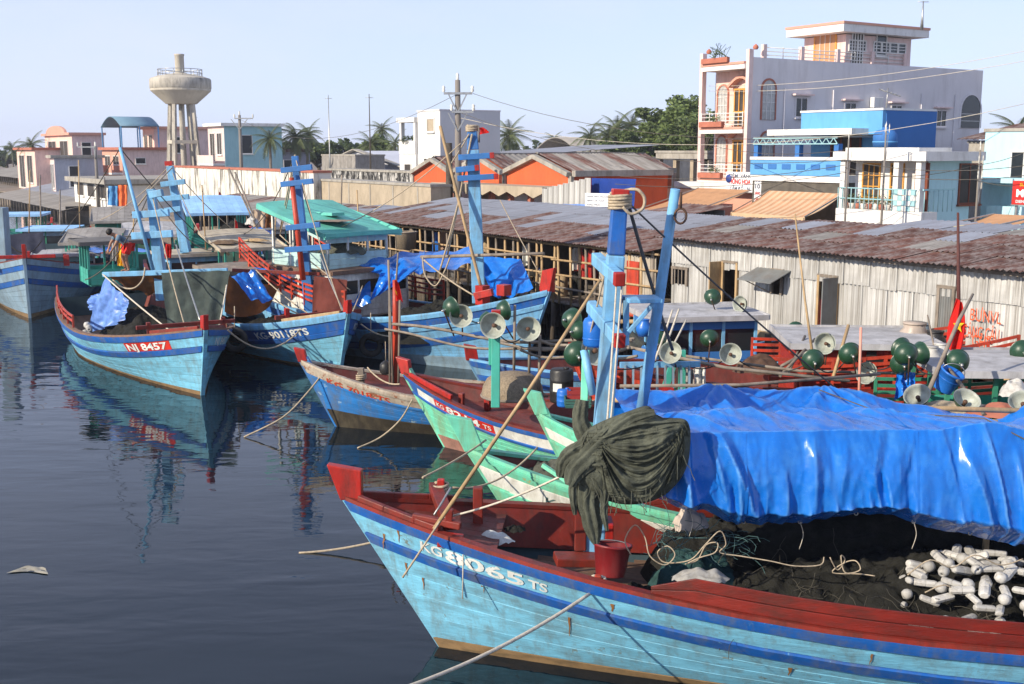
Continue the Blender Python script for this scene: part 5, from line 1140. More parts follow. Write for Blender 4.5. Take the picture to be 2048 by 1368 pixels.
# ------------------------------------------------------------------ open stilt shack to the left of it
ob = qthing('stilt_shack', 'open fronted stilt shack with pole frame and half rusty half grey roof', 'shack', 0, 0)
B0, B1 = A0 + .15, A0 + 20
roof(ob, B0 + .2, B1, -.7, 4.4, 3.2, 3.86, [RUSTR, (RUSTR, RUSTR, ZINCR), (RUSTR, ZINCR, ZINCR, ZINCR), ZINCR], 4)
stilts(ob, B0 + .5, B1, (-.25, 1.4, 3.0), 1.3, .95)
MB().bb((-.3, B0, 1.22), (4.0, B1, 1.3)).build('floor', WOODG, ob)
for k in range(40):
    y = B0 + .4 + (B1 - B0 - .8) * k / 39 + rs.uniform(-.15, .15)
    MB().tube([V((-.3, y, 1.2)), V((-.32 + rs.uniform(-.04, .04), y + rs.uniform(-.08, .08), 3.2))], .045, 7).build('wall_post', rs.choice((WOODP, WOODG)), ob)
for z, m in ((1.75, WOODG), (2.15, WOODP), (2.62, WOODP), (3.1, WOODP)):
    for k in range(4):
        ya = B0 + (B1 - B0) * k / 4; yb = B0 + (B1 - B0) * (k + 1) / 4 + .3; MB().tube([V((-.36, ya, z + rs.uniform(-.05, .05))), V((-.36, yb, z + rs.uniform(-.08, .08)))], .036, 6).build('wall_rail', m, ob)
for k in range(20): MB().box((3.6, B0 + (B1 - B0) * (k + .5) / 20, 2.5), (.05, (B1 - B0) / 20 - .015, 2.5)).build('back_wall_board', WOODD, ob)
for k in range(11): MB().box((-.3, B0 + .3 + k * .24, 2.15), (.03, .225, 1.75)).build('front_board', mat('pale_board', (.36, .32, .26), .85, .2, 3, rnd=.15), ob)
y = qs(1266, -.35); MB().box((-.34, y, 2.05), (.04, .55, 1.6)).build('door_leaf', REDO, ob); MB().box((-.34, y + .02, 1.6), (.06, .5, .6)).build('door_panel', TERRA, ob)
rb = random.Random(5); gear = []
GM = [REDP, REDO, TERRA, mat('straw_basket', (.4, .3, .18), .9, .3, 20), JB, WHITEP, mat('tan_cloth', (.42, .28, .2), .9, .2, 4), NETK, mat('grey_tin', (.3, .3, .3), .5, .2, 4)]
names = ['barrel', 'basket', 'box', 'cloth_bundle']
words = {0: 'red', 1: 'orange red', 2: 'terracotta', 3: 'straw coloured', 4: 'blue', 5: 'white', 6: 'tan', 7: 'black', 8: 'grey'}
spot = ['beside the first posts of the open shack', 'behind the rails of the open shack', 'on the floor of the open shack near its middle', 'towards the far end of the open shack', 'just left of the sheet metal wall']
used_ = set()
for k in range(120):
    y = B0 + 1.0 + rb.uniform(0, 15); x = rb.uniform(.1, 1.6); mi = rb.randrange(len(GM)); kd = rb.randrange(4); d = 0 if y < B0 + 3 else 1 if y < B0 + 6 else 2 if y < B0 + 10 else 3
    lb_ = (mi, kd, d)
    if lb_ in used_ or len(used_) > 44: continue
    used_.add(lb_)
    q = qthing(names[kd], f'{words[mi]} {names[kd].replace("_", " ")} {spot[d]}', names[kd].split('_')[0], y, x, 1.31, 'gear stored in the open shack')
    if kd == 0: MB().lathe([(0, 0), (.2, 0), (.22, .05), (.21, .3), (.22, .33), (.21, .62), (.16, .66), (0, .66)], 14).build('body', GM[mi], q); MB().lathe([(0, .661), (.07, .661), (.07, .7), (0, .7)], 10).build('lid', GM[mi], q)
    elif kd == 1: MB().lathe([(0, 0), (.2, 0), (.3, .3), (.32, .32), (.29, .31), (.19, .04), (0, .04)], 14).build('body', GM[mi], q); MB().lathe([(.3, .29), (.335, .32), (.3, .34)], 14).build('rim', GM[mi], q)
    elif kd == 2: MB().box((0, 0, .2), (.45, .5, .4)).build('body', GM[mi], q, .015); MB().box((0, 0, .42), (.48, .53, .04)).build('lid', GM[mi], q, .01)
    else: MB().grid(lambda u, v: V((.06 * math.sin(u * 15), .25 * (u - .5) * 2, 1.5 - v * rb.uniform(.7, .72) + .03 * math.sin(u * 7))), 16, 10).build('cloth', GM[mi], q)
ex = thing('barrel', 'tall red cylinder standing at the open shack end beside the nearest mast', 'cylinder', P(1186, 556, 35.2)); MB().lathe([(0, 0), (.15, 0), (.16, .03), (.16, .78), (.13, .86), (.05, .9), (.05, .95), (0, .95)], 18).build('body', REDP, ex); MB().lathe([(.04, .95), (.06, .97), (.0, 1.0)], 10).build('valve', STEEL, ex)
bk2 = thing('basket', 'tall woven basket at the left end of the open shack', 'basket', P(812, 498, 42)); MB().lathe([(0, 0), (.36, 0), (.40, .6), (.42, .62), (.38, .62), (.34, .05), (0, .05)], 20).build('body', WOV, bk2); MB().tube([V((.41 * math.cos(a), .41 * math.sin(a), .62)) for a in [k * math.pi / 10 for k in range(21)]], .03, 5, False).build('rim', WOODG, bk2)
# ------------------------------------------------------------------ small lean-to sheds between shore and street
def shed(label, pa, pb, w0, w1, ylo, yhi, mats, wallm=FIBR, drop=1.6, coarse=True, tiers=2, group='sheds behind the waterfront'):
    """pa..pb pixel span of the low edge at inland distance w0; ylo/yhi photo heights of the low and high roof edges"""
    sa, sb = qs(pb, w0), qs(pa, w0); c = Q((sa + sb) / 2, w0, 3); d = Q((sa + sb) / 2, w1, 3); z0 = zat(ylo, c); z1 = zat(yhi, d)
    q = qthing('shed', label, 'shed', sa, w0, 0, group); L = sb - sa
    roof(q, 0, L, -.3, w1 - w0, z0, z1, mats, tiers, .9, coarse)
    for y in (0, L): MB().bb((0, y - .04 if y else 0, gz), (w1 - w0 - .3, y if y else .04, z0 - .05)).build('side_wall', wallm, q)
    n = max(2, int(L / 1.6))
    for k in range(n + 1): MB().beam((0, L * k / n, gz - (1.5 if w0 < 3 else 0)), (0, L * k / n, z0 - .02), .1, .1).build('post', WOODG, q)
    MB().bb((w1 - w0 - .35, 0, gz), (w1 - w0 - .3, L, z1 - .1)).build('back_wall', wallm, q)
    return q
shed('long grey lean-to roof behind the open shack', 880, 1240, 6.6, 9.4, 426, 412, [ZINCR], tiers=2)
shed('low brown lean-to below the orange awnings', 1228, 1320, 6.5, 10, 440, 412, [FIBR, RUSTR])
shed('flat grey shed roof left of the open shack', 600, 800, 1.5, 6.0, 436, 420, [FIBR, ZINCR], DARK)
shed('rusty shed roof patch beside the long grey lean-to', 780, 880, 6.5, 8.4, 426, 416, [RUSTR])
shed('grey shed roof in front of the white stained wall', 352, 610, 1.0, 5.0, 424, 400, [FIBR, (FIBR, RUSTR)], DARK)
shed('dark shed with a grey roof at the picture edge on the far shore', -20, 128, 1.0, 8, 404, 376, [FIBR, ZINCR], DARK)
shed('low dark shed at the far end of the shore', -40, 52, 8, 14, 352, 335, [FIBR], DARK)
shed('zinc lean-to below the white and cyan house', 1690, 1905, 5.5, 9, 474, 448, [ZINCR])
shed('brown lean-to between the blue house and the shack roof', 1500, 1690, 6.0, 9, 462, 448, [FIBR, RUSTR])
shed('brown lean-to at the right picture edge', 1905, 2075, 5.5, 9, 490, 462, [RUSTR, FIBR])
# ------------------------------------------------------------------ concrete block buildings behind the boats
def block(name, label, pa, pb, w0, dep, ytop, m, zb=gz, group=None, cap=True, capm=CONC, cat='building', pc=None, name2='wall'):
    """plain block: front face from pixel pa (far) to pb (near corner)"""
    sa, sb = qs(pb, w0), qs(pa, w0); z1 = zat(ytop, Q(sa, w0, 3)); q = qthing(name, label, cat, sa, w0, 0, group); L = sb - sa
    MB().bb((0, 0, zb), (dep, L, z1)).build(name2, m, q)
    if cap: MB().bb((-.06, -.06, z1 + .002), (dep + .06, L + .06, z1 + .14)).build('coping', capm, q)
    return q, L, z1
q, L, z1 = block('beige_building', 'low beige rendered building with flat top behind the teal wheelhouse', 640, 862, 8.5, 1.2, 374, CONCB)
for k in range(5): MB().box((-.012, L * (k + .5) / 5, (gz + z1) / 2), (.02, .12, z1 - gz - .1)).build('pilaster', CONC, q)
q, L, z1 = block('stained_wall', 'long white wall with dark run stains behind the boats', 350, 628, 8.0, 1.2, 346, STAINW, capm=TERRA)
for k in range(8): MB().box((-.02, L * k / 7, (gz + z1) / 2), (.06, .25, z1 - gz - .1)).build('pier', STAINW, q)
block('stained_parapet', 'white parapet streaked black above the beige building', 655, 838, 13.5, 1.2, 347, STAIND)
q, L, z1 = block('low_white_house', 'small white house with dark windows and a flat grey roof on the shore', 148, 222, 3.2, 8, 372, WHITEW, capm=CONC)
MB().bb((-.7, -.6, z1 + .15), (8.6, L + .6, z1 + .55)).build('roof_slab', CONC, q)
def win(parent, face, a, b, z0, z1, fm=WHITEW, pane=GLASSD, x=0, bars=0, proud=.03, hbars=0, sill=True, name='window'):
    """framed window on the front (face 'f', x = plane) or on the side wall (face 's', y = plane); a..b along the wall"""
    def bx(a0, b0, c0, c1, d0, d1):
        if face == 'f': return MB().bb((x - d1, a0, c0), (x - d0, b0, c1))
        return MB().bb((a0, x - d1, c0), (b0, x - d0, c1))
    o = bx(a, b, z0, z1, .002, .015).build(name, pane, parent); t = .07
    for aa, bb_, cc, dd in ((a - t, a, z0 - t, z1 + t), (b, b + t, z0 - t, z1 + t), (a, b, z1, z1 + t), (a, b, z0 - t, z0)): bx(aa, bb_, cc, dd, .001, .06).build('frame', fm, o)
    for k in range(bars): c = a + (b - a) * (k + 1) / (bars + 1); bx(c - .025, c + .025, z0 + .001, z1 - .001, .016, .045).build('mullion', fm, o)
    for k in range(hbars): c = z0 + (z1 - z0) * (k + 1) / (hbars + 1); bx(a + .001, b - .001, c - .02, c + .02, .017, .042).build('transom', fm, o)
    if sill: bx(a - .12, b + .12, z0 - t - .08, z0 - t - .002, .001, .14).build('sill', fm, o)
    return o
for k in range(3): win(q, 'f', L * (.12 + .3 * k), L * (.3 + .3 * k), 1.9, 3.1, WHITEW, CURT)
MB().box((-1.0, -2.2, 2.4), (.06, .06, 2.8)).build('clothes_post', WOODG, q)
o = cloth('towel', 'blue and red towel hung to dry beside the small white house', [P(216, 372, 68), P(236, 372, 68), P(236, 412, 68), P(214, 410, 68)], mat('blue_towel', lin((80, 140, 190)), .9, .2, 4), 'towel', 0, .1, (4, .08), 14)
o = cloth('towel', 'orange towel hung to dry beside the blue one', [P(236, 370, 68), P(254, 370, 68), P(254, 414, 68), P(235, 416, 68)], mat('orange_towel', lin((236, 116, 62)), .9, .2, 4), 'towel', 0, .1, (4, .08), 14)
o = block('brick_quay', 'terracotta coloured low wall below the small white house', 70, 200, 3.3, .4, 424, TERRA)
# ------------------------------------------------------------------ orange gabled hall
def gable(label, pa, pb, w0, dep, ypk, yev, idx):
    sa, sb = qs(pb, w0), qs(pa, w0); zp = zat(ypk, Q((sa + sb) / 2, w0, 4)); ze = zat(yev, Q((sa + sb) / 2, w0, 4)); L = sb - sa
    q = qthing('market_hall', label, 'hall', sa, w0, 0, 'orange gabled market halls')
    MB().prism([(0, .1, gz), (0, L - .1, gz), (0, L - .1, ze - .1), (0, L / 2, zp - .12), (0, .1, ze - .1)], (dep, 0, 0)).build('wall', ORNG, q)
    for y0, y1 in ((0, L / 2), (L, L / 2)): # concrete verge along the gable
        MB().beam((-.15, y0, ze - .02), (-.15, y1, zp - .02), .3, .22, up=(0, 0, 1)).build('verge', CONC, q)
    MB().bb((-.1, -.12, gz), (.1, .14, ze - .1)).build('pier', CONC, q)
    MB().bb((-.1, L - .1, gz), (.1, L + .12, ze - .1)).build('pier', CONC, q)
    nb = 8; hl = math.hypot(L / 2, zp - ze)
    for y0, dy in ((0, 1), (L, -1)):
        for k in range(nb):
            ln = dep / nb; put_sheet(q, rs.choice((RUSTR, FIBR, RUSTR, FIBR)), (ln * k if dy > 0 else ln * (k + 1), y0 - dy * .15, ze + .12), (dy, 0, 0), (0, dy * L / 2, zp - ze), ln + .03, hl + .15, True, 'roof_sheet')
    MB().beam((0, L / 2, zp + .16), (dep, L / 2, zp + .16), .25, .08).build('ridge_cap', FIBR, q)
    MB().beam((0, -.2, ze + .02), (dep, -.2, ze + .02), .3, .3).build('gutter', CONC, q)
    return q
gable('far orange gable of the market hall beside the white parapet', 828, 912, 13, 12, 318, 346, 0)
gable('middle orange gable of the market hall behind the sky blue mast', 912, 1010, 13, 12, 313, 344, 1)
gable('near orange gable of the market hall with the longest rusty roof', 1010, 1142, 13, 6.4, 312, 346, 2)
q, L, z1 = block('long_hall', 'long low hall with a pale grey roof behind the orange gables', 880, 985, 27, 22, 316, CONC, cap=False)
roof(q, -1, L + 1, -.6, 16, z1 + .02, z1 + 1.0, [FIBR, ZINCR], 3, 1.2, True)
# shop canopy with zigzag edge below the gables
sa, sb = qs(1084, 10.6), qs(862, 10.6); q = qthing('shop_canopy', 'beige concrete canopy with a zigzag edge before the orange gables', 'canopy', sa, 10.6, 0); L = sb - sa; zc = zat(375, Q(sa, 10.6, 3))
pts = [(0, 0, zc), (0, L, zc)]; nzz = 14
for k in range(nzz + 1): pts.append((0, L - L * k / nzz, zc - (.55 if k % 2 else .3)))
MB().prism(pts, (.12, 0, 0)).build('fascia', CONCB, q); MB().bb((.13, 0, zc - .15), (2.2, L, zc - .02)).build('slab', CONCB, q)
for k in range(7): MB().beam((.6, L * k / 6, gz), (.6, L * k / 6, zc - .15), .25, .25).build('pillar', TERRA, q)
for k in range(6): MB().bb((1.8, L * k / 6 + .3, gz), (1.9, L * (k + 1) / 6 - .3, zc - .5)).build('shutter', rs.choice((WSIGN, CONCB, PINKL, FIBR)), q)
sg = qthing('shop_sign', 'pale sign with red letters DUONG DONG at the end of the zigzag canopy', 'sign', qs(898, 10.3), 10.3); L2 = qs(862, 10.3) - qs(898, 10.3); zz = zat(388, Q(qs(898, 10.3), 10.3, 3)); MB().bb((0, 0, zz), (.08, L2, zz + .42)).build('board', WSIGN, sg)
mb = MB(); letter(mb, 'DUONG DONG', lambda u, h: V((-.02, L2 - .1 - u, zz + .08 + h)), .26, L2 - .2, .03); mb.build('lettering', INKR, sg)
# sheet fence, blue sheet and notice board at the near end of the hall
sa, sb = qs(1180, 10.5), qs(1084, 10.5); q = qthing('sheet_fence', 'pale corrugated fence rising to the right before the near orange gable', 'fence', sa, 10.5, 0)
n = 9
for k in range(n):
    y = (sb - sa) * k / n; zt_ = zat(356 + 24 * (1 - (1 - k / n)), Q(sa + y, 10.5, 3)); put_sheet(q, GALV, (0, y + (sb - sa) / n, gz), (0, -1, 0), (0, 0, 1), (sb - sa) / n + .02, zt_ - gz, True, 'fence_sheet')
cloth('tarpaulin', 'dark blue sheet hung in the opening right of the corrugated fence', [Q(qs(1182, 11), 11, zat(356, Q(qs(1182, 11), 11, 3))), Q(qs(1270, 11), 11, zat(358, Q(qs(1270, 11), 11, 3))), Q(qs(1262, 11), 11, 2.4), Q(qs(1182, 11), 11, 2.4)], BLUETP, 'tarpaulin', 0, .05, (4, .06), 20)
cloth('tarpaulin', 'pale blue sheet hung low under the corrugated fence', [P(1102, 408, 54), P(1170, 408, 51), P(1172, 424, 50.8), P(1100, 424, 53.8)], PLASTB, 'tarpaulin', 0, .08, (5, .06), 16)
nb_ = thing('notice_board', 'white notice board with rows of grey writing left of the nearest mast', 'sign', P(1196, 402, 46)); cA, cB = P(1170, 386, 46), P(1222, 414, 45.4)
ux = (V((cB.x, cB.y, 0)) - V((cA.x, cA.y, 0))); MB(nb_).prism([V((cA.x, cA.y, cB.z)), V((cB.x, cB.y, cB.z)), V((cB.x, cB.y, cA.z)), V((cA.x, cA.y, cA.z))], (.02, .06, 0)).build('board', WSIGN, nb_)
for k in range(3):
    mb = MB(nb_); letter(mb, ('NHA MAY NUOC', 'BAN CA TUOI', 'KHO MUC')[k], lambda u, h: V((cA.x, cA.y, 0)) + ux.normalized() * (.1 + u) + V((0, -.03, cA.z - .16 - .16 * k + h)), .075, ux.length * (.8 - .15 * k), .0); mb.build('lettering', INKG, nb_)
for k in (0, 1): c = cA.lerp(cB, .1 + .8 * k); MB(nb_).beam(V((c.x, c.y + .08, gz)), V((c.x, c.y + .08, cB.z + .02)), .08, .08).build('leg', WOODG, nb_)
# ------------------------------------------------------------------ tall pink and lavender house
W0 = 24.0
s0 = qs(1510, W0, 6); sL = qs(1418, W0, 6) - s0
wE = qw(1960, s0, 8) - W0
pk = qthing('pink_house', 'tall narrow pink house with balconies and a penthouse', 'house', s0, W0)
C0 = Q(s0, W0, 5)
zr = zat(128, C0); f3 = zat(258, C0); f2 = zat(362, C0); f1 = gz
FX = .3
MB().bb((FX, .12, gz), (wE, sL - .12, zr)).build('wall', PINKW, pk)
MB().bb((-.44, 0, gz), (wE + .02, .1, zr + .35)).build('side_wall', LAVW, pk)
MB().bb((.35, sL - .1, gz), (wE + .02, sL, zr + .35)).build('side_wall', LAVW, pk)
for y in (0, sL): MB().bb((-.75, y - .12, gz), (-.45, y + .12 , zr + .75)).build('pilaster', PINKL, pk); MB().lathe([(0, .3), (.12, .2), (.16, .1), (.1, 0)], 10, Matrix.Translation((-.2, y, zr + .75))).build('finial', TERRA, pk)
def arch(cy, z0, w_, h, k=10): return [(cy - w_ / 2, z0), (cy + w_ / 2, z0)] + [(cy + w_ / 2 * math.cos(a), z0 + h - w_ / 2 + w_ / 2 * math.sin(a)) for a in [math.pi * i / k for i in range(k + 1)]]
def archwin(parent, face, plane, c, z0, w_, h, fm, pane, bars=2, hb=3, t=.1):
    f = (lambda y, z, d: V((plane - d, y, z))) if face == 'f' else (lambda y, z, d: V((y, plane - d, z)))
    o = MB().prism([f(y, z, .02) for y, z in arch(c, z0, w_, h)], f(0, 0, 0) - f(0, 0, -.012)).build('arched_window', pane, parent)
    outer = arch(c, z0 - .0, w_ + 2 * t, h + t); inner = arch(c, z0, w_, h); n = len(outer)
    mb = MB(); mb.add([f(y, z, .06) for y, z in outer] + [f(y, z, .06) for y, z in inner] + [f(y, z, 0) for y, z in outer], [(i, (i + 1) % n, n + (i + 1) % n, n + i) for i in range(1, n)] + [(i, 2 * n + i, 2 * n + (i + 1) % n, (i + 1) % n) for i in range(n)]); mb.build('frame', fm, o)
    for k in range(bars): y = c - w_ / 2 + w_ * (k + 1) / (bars + 1); MB().beam(f(y, z0, .05), f(y, z0 + h - w_ * .25, .05), .04, .03).build('mullion', WHITEW, o)
    for k in range(hb): z = z0 + (h - w_ / 2) * (k + 1) / (hb + .5); MB().beam(f(c - w_ / 2, z, .055), f(c + w_ / 2, z, .055), .035, .03).build('transom', WHITEW, o)
    return o
for fl, (za, zb) in enumerate(((f2, f3), (f3, zr))):
    # balcony slab, fascia, rail, planter
    MB().bb((-.85, .13, za - .22), (FX, sL - .13, za)).build('balcony_slab', WHITEW, pk); MB().bb((-.9, .13, za + .002), (-.6, sL - .13, za + .12)).build('slab_trim', SALM, pk)
    archwin(pk, 'f', FX, sL * .80, za + .4, .75, 2.0, TERRA, mat('pale_window', (.42, .42, .40), .3, .2, 4)); archwin(pk, 's', 0, .85, za + .5, .95, 2.1, TERRA, MATS['pale_window'])
    d = MB().bb((FX - .08, sL * .12, za), (FX - .01, sL * .52, za + 2.1)).build('balcony_door', CURT, pk)
    for k in range(5): y = sL * (.12 + .1 * k); MB().bb((FX - .14, y - .035, za), (FX - .09, y + .035, za + 2.12)).build('door_frame', WFRAME, d)
    for z in (za + .9, za + 2.12): MB().bb((FX - .145, sL * .1, z), (FX - .095, sL * .54, z + .09)).build('door_frame', WFRAME, d)
    n = 8; pp = [(sL * .06 + sL * .52 * k / n, za + 2.3 + .5 * math.sin(math.pi * k / n)) for k in range(n + 1)]
    mb = MB()
    for (y, z), (y2, z2) in zip(pp, pp[1:]): mb.beam((FX - .25, y, z), (FX - .25, y2, z2), .45, .13)
    mb.build('door_hood', SALM, pk)
    for k in range(4): MB().tube([V((-.8, .15, za + .25 + .2 * k)), V((-.8, sL - .15, za + .25 + .2 * k))], .025, 6).build('balcony_rail', WHITEW, pk)
    for k in range(6): y = .2 + (sL - .4) * k / 5; MB().tube([V((-.8, y, za)), V((-.8, y, za + .92))], .025, 6).build('rail_post', WHITEW, pk)
    MB().bb((-1.1, sL * .42, za + .12), (-.83, sL * .92, za + .42)).build('planter', TERRA, pk, .03)
def leaves(root, n, c, r, m, size=.12, seed=0, name='leaves', kind=True, squash=1.0):
    g = random.Random(seed); mb = MB(root); c = V(c)
    for _ in range(n):
        d = V((g.gauss(0, 1), g.gauss(0, 1), g.gauss(0, 1))).normalized() * r * g.random() ** .45; d.z *= squash; p = c + d
        a = V((g.uniform(-1, 1), g.uniform(-1, 1), g.uniform(-.6, .6))).normalized(); b = a.orthogonal().normalized(); s = size * g.uniform(.6, 1.3)
        mb.add([p - a * s, p + b * s * .45, p + a * s, p - b * s * .45], [(0, 1, 2, 3)])
    return mb.build(name, m, root)
LEAF = mat('leaf_green', (.12, .165, .05), .6, .4, .7, rnd=.25, trans=.25, bump=0); LEAFD = mat('leaf_dark_green', (.06, .092, .034), .6, .4, .5, rnd=.2, trans=.2, bump=0); LEAFP = mat('palm_green', (.10, .125, .05), .55, .35, .5, rnd=.2, trans=.2, bump=0)
for fl, za in enumerate((f2, f3, zr)):
    pl_ = qthing('balcony_plant', ('potted plants in the planter on the first balcony of the pink house', 'potted plants in the planter on the second balcony of the pink house', 'bare branched shrub on the roof terrace of the pink house')[fl], 'plant', s0 + sL * .6, W0 - 1.0, za + .5)
    o = leaves(None, 90, (0, 0, .1), .42, LEAF, .06, fl, squash=.45); o.parent = pl_; MB().tube([V((0, 0, 0)), V((.02, .05, .35))], .02, 5).build('stem', WOODD, pl_)
    if fl == 2:
        mb = MB(); g = random.Random(1)
        for k in range(18): mb.tube([V((0, g.uniform(-1.0, .4), -.1)), V((g.uniform(-.2, .2), g.uniform(-1.2, .6), g.uniform(.3, .8)))], .012, 4)
        mb.build('branches', LEAFD, pl_)['kind'] = 'stuff'
# roof terrace
MB().bb((-.85, .13, zr - .25), (FX, sL - .13, zr)).build('terrace_slab', WHITEW, pk); MB().bb((-.9, .13, zr + .002), (-.6, sL - .13, zr + .13)).build('slab_trim', SALM, pk); MB().bb((-1.05, sL * .35, zr + .13), (-.83, sL * .92, zr + .42)).build('planter', TERRA, pk, .03)
# penthouse
wp0 = qw(1690, s0 + .15, 11) - W0; wp1 = qw(1820, s0 + .15, 11) - W0; sp = min(qs(1607, W0 + wp0, 11) - s0, sL + 2.5)
c1 = Q(s0 + .15, W0 + wp0, 11); zp = zat(68, c1)
MB().bb((wp0, .15, zr - .3), (wp1, sp, zp)).build('penthouse', PINKL, pk)
cap0 = zat(66, c1)
MB().bb((wp0 - .95, -.5, cap0), (wp1 + .75, sp + .55, cap0 + .42)).build('roof_slab', WHITEW, pk); MB().bb((wp0 - 1.0, -.55, cap0 + .422), (wp1 + .8, sp + .6, cap0 + .56)).build('roof_trim', SALM, pk)
archwin(pk, 'f', wp0, sp * .5, zr, sp * .46, 2.5, WFRAME, AWN, 3, 0)
d = MB().bb((wp0 + .5, .13, zr), (wp0 + 1.4, .149, zr + 2.1)).build('penthouse_door', CURT, pk)
for k in range(5): x = wp0 + .5 + .9 * k / 4; MB().bb((x - .04, .1, zr), (x + .04, .128, zr + 2.15)).build('door_frame', WHITEW, d)
win(pk, 's', wp0 + (wp1 - wp0) * .46, wp0 + (wp1 - wp0) * .6, zr + .9, zr + 2.1, WHITEW, GLASSD, x=.15)
for a, b, n in ((.3, .3 + (wp1 - wp0) * .26, 2), ((wp1 - wp0) * .42, (wp1 - wp0) * .93, 4)):
    for k in range(n): x = wp0 + a + (b - a) * k / n; win(pk, 's', x, x + (b - a) / n - .15, zp - .85, zp - .35, WHITEW, GLASSD, x=.15, hbars=2, sill=False, name='vent')
for k in range(9): # terrace balustrade on the side
    x = .5 + (wp0 + 4.5) * k / 8; MB().bb((x - .12, -.02, zr + .35), (x + .12, .2, zr + 1.05)).build('baluster_pier', PINKL if k % 2 == 0 else WHITEW, pk) if k % 2 == 0 else MB().tube([V((x, .08, zr + .35)), V((x, .08, zr + .95))], .03, 6).build('rail_post', WHITEW, pk)
for z in (.5, .7, .9): MB().tube([V((.4, .08, zr + z)), V((wp0 + 5.2, .08, zr + z))], .025, 6).build('terrace_rail', WHITEW, pk)
# windows in the side wall, arched loggia at the back
for px, ya, yb in ((1600, 197, 233), (1698, 207, 240), (1790, 212, 240), (1880, 222, 252)):
    x = qw(px, s0, 7) - W0; c = Q(s0, W0 + x, 7); z0_, z1_ = zat(yb, c), zat(ya, c); win(pk, 's', x - .42, x + .42, z0_, z1_, LAVW, GLASSD, bars=1); MB().bb((x - .75, -.3, z1_ + .15), (x + .75, -.001, z1_ + .24)).build('window_hood', PINKL, pk)
x = qw(1938, s0, 7) - W0; c = Q(s0, W0 + x, 7); archwin(pk, 's', 0, x, zat(256, c), 1.9, zat(190, c) - zat(256, c), LAVW, GLASSD, 0, 2, .12)
# ------------------------------------------------------------------ shop signs and awnings at the foot of the pink house
def awning(label, pa, pb, ya, yb, w0, out, m, val=None, txt=None, valm=None, group='shop awnings', strips=1, drop=.45):
    sa, sb = qs(pb, w0), qs(pa, w0); c = Q((sa + sb) / 2, w0, 3); zt_, zb_ = zat(ya, c), zat(yb, Q((sa + sb) / 2, w0 - out, 3)); L = sb - sa
    q = qthing('awning', label, 'awning', sa, w0, 0, group)
    for k in range(strips):
        y0, y1 = L * k / strips, L * (k + 1) / strips
        MB().grid(lambda u, v: V((-out * v, y0 + (y1 - y0) * u, zt_ + (zb_ - zt_) * v - .12 * math.sin(math.pi * v))), 4, 8).build('cloth_strip' if strips > 1 else 'cloth', m if not isinstance(m, list) else m[k % len(m)], q)
    MB().bb((-out - .03, 0, zb_ - drop), (-out, L, zb_ + .02)).build('valance', valm or m if not isinstance(m, list) else m[0], q)
    for y in (.05, L - .05): MB().beam((-out, y, gz), (-out, y, zb_ - .02), .06, .06).build('pole', STEEL, q)
    for y in (.02, L - .02): MB().beam((0, y, zt_), (-out, y, zb_ + .03), .05, .05).build('frame_bar', STEEL, q)
    if txt: mb = MB(); letter(mb, txt, lambda u, h: V((-out - .045, L - .25 - u, zb_ - drop + .1 + h)), drop - .2, L - .5, .02); mb.build('lettering', WSIGN if valm is YSIGN else INKG, q)
    return q
awning('plain orange awning left of the yellow sign awning', 1310, 1424, 378, 442, 21, 4.2, AWN)
awning('orange awning with a yellow lettered valance under the pink house', 1396, 1502, 378, 428, 20, 4.5, AWN, txt='TAM HUONG', valm=YSIGN, drop=.6)
awning('striped cream awning under the blue house', 1536, 1686, 384, 430, 21, 2.5, [AWNS, mat('awning_brown_stripe', lin((186, 140, 104)), .75)], strips=22, drop=.3)
q, L, z1 = block('salmon_shop', 'salmon shop front with white band below the pink house balconies', 1352, 1505, 22.5, 2.0, 372, SALM, cap=False); MB().bb((-.15, -.05, z1 - .25), (2.05, L + .05, z1 + .1)).build('white_band', WHITEW, q)
def sign(label, pa, pb, ya, yb, w0, m, lines, thick=.12, cat='sign', legs=False):
    sa, sb = qs(pb, w0), qs(pa, w0); c = Q((sa + sb) / 2, w0, 3); z0_, z1_ = zat(yb, c), zat(ya, c); L = sb - sa; q = qthing('shop_sign', label, cat, sa, w0)
    MB().bb((0, 0, z0_), (thick, L, z1_)).build('board', m, q, .01); H_ = z1_ - z0_
    for t in ((-.015, 0, 0),): MB().bb((.01, -.03, z0_ - .03), (thick - .01, L + .03, z0_ - .001)).build('frame', STEEL, q)
    for tx, f0, hh, im, bold, ws in lines:
        mb = MB(); letter(mb, tx, lambda u, h: V((-.012, L * (.5 + ws / 2) - u, z0_ + H_ * f0 + h)), H_ * hh, L * ws, bold); mb.build('lettering', im, q)
    if legs:
        for y in (.1, L - .1): MB().beam((thick + .05, y, gz), (thick + .05, y, z1_), .07, .07).build('leg', STEEL, q)
    return q
q = sign('white shop sign TIEM VANG HONG HOA on the pink house', 1450, 1508, 344, 384, 21.8, WSIGN, [('TIỆM  VÀNG', .72, .17, INKG, .03, .8), ('HỒNG HOA', .40, .24, INKR, .05, .72), ('CẦM ĐỒ - 66', .10, .16, INKG, .03, .7)])
MB().lathe([(0, 0), (.22, 0), (.22, .01), (0, .01)], 16, Matrix.Translation((-.005, qs(1450, 21.8) - qs(1508, 21.8) - .22, zat(358, Q(qs(1480, 21.8), 21.8, 3)))) @ Matrix.Rotation(R(-90), 4, 'Y')).build('blue_emblem', INKB, q)
sign('narrow upright white sign beside the pink house pillar', 1507, 1521, 352, 414, 21.4, WSIGN, [('SỐ', .82, .1, INKB, .03, .7), ('10', .6, .14, INKG, .04, .7), ('VÀNG', .4, .1, INKR, .03, .8), ('18K', .2, .1, INKR, .03, .7)])
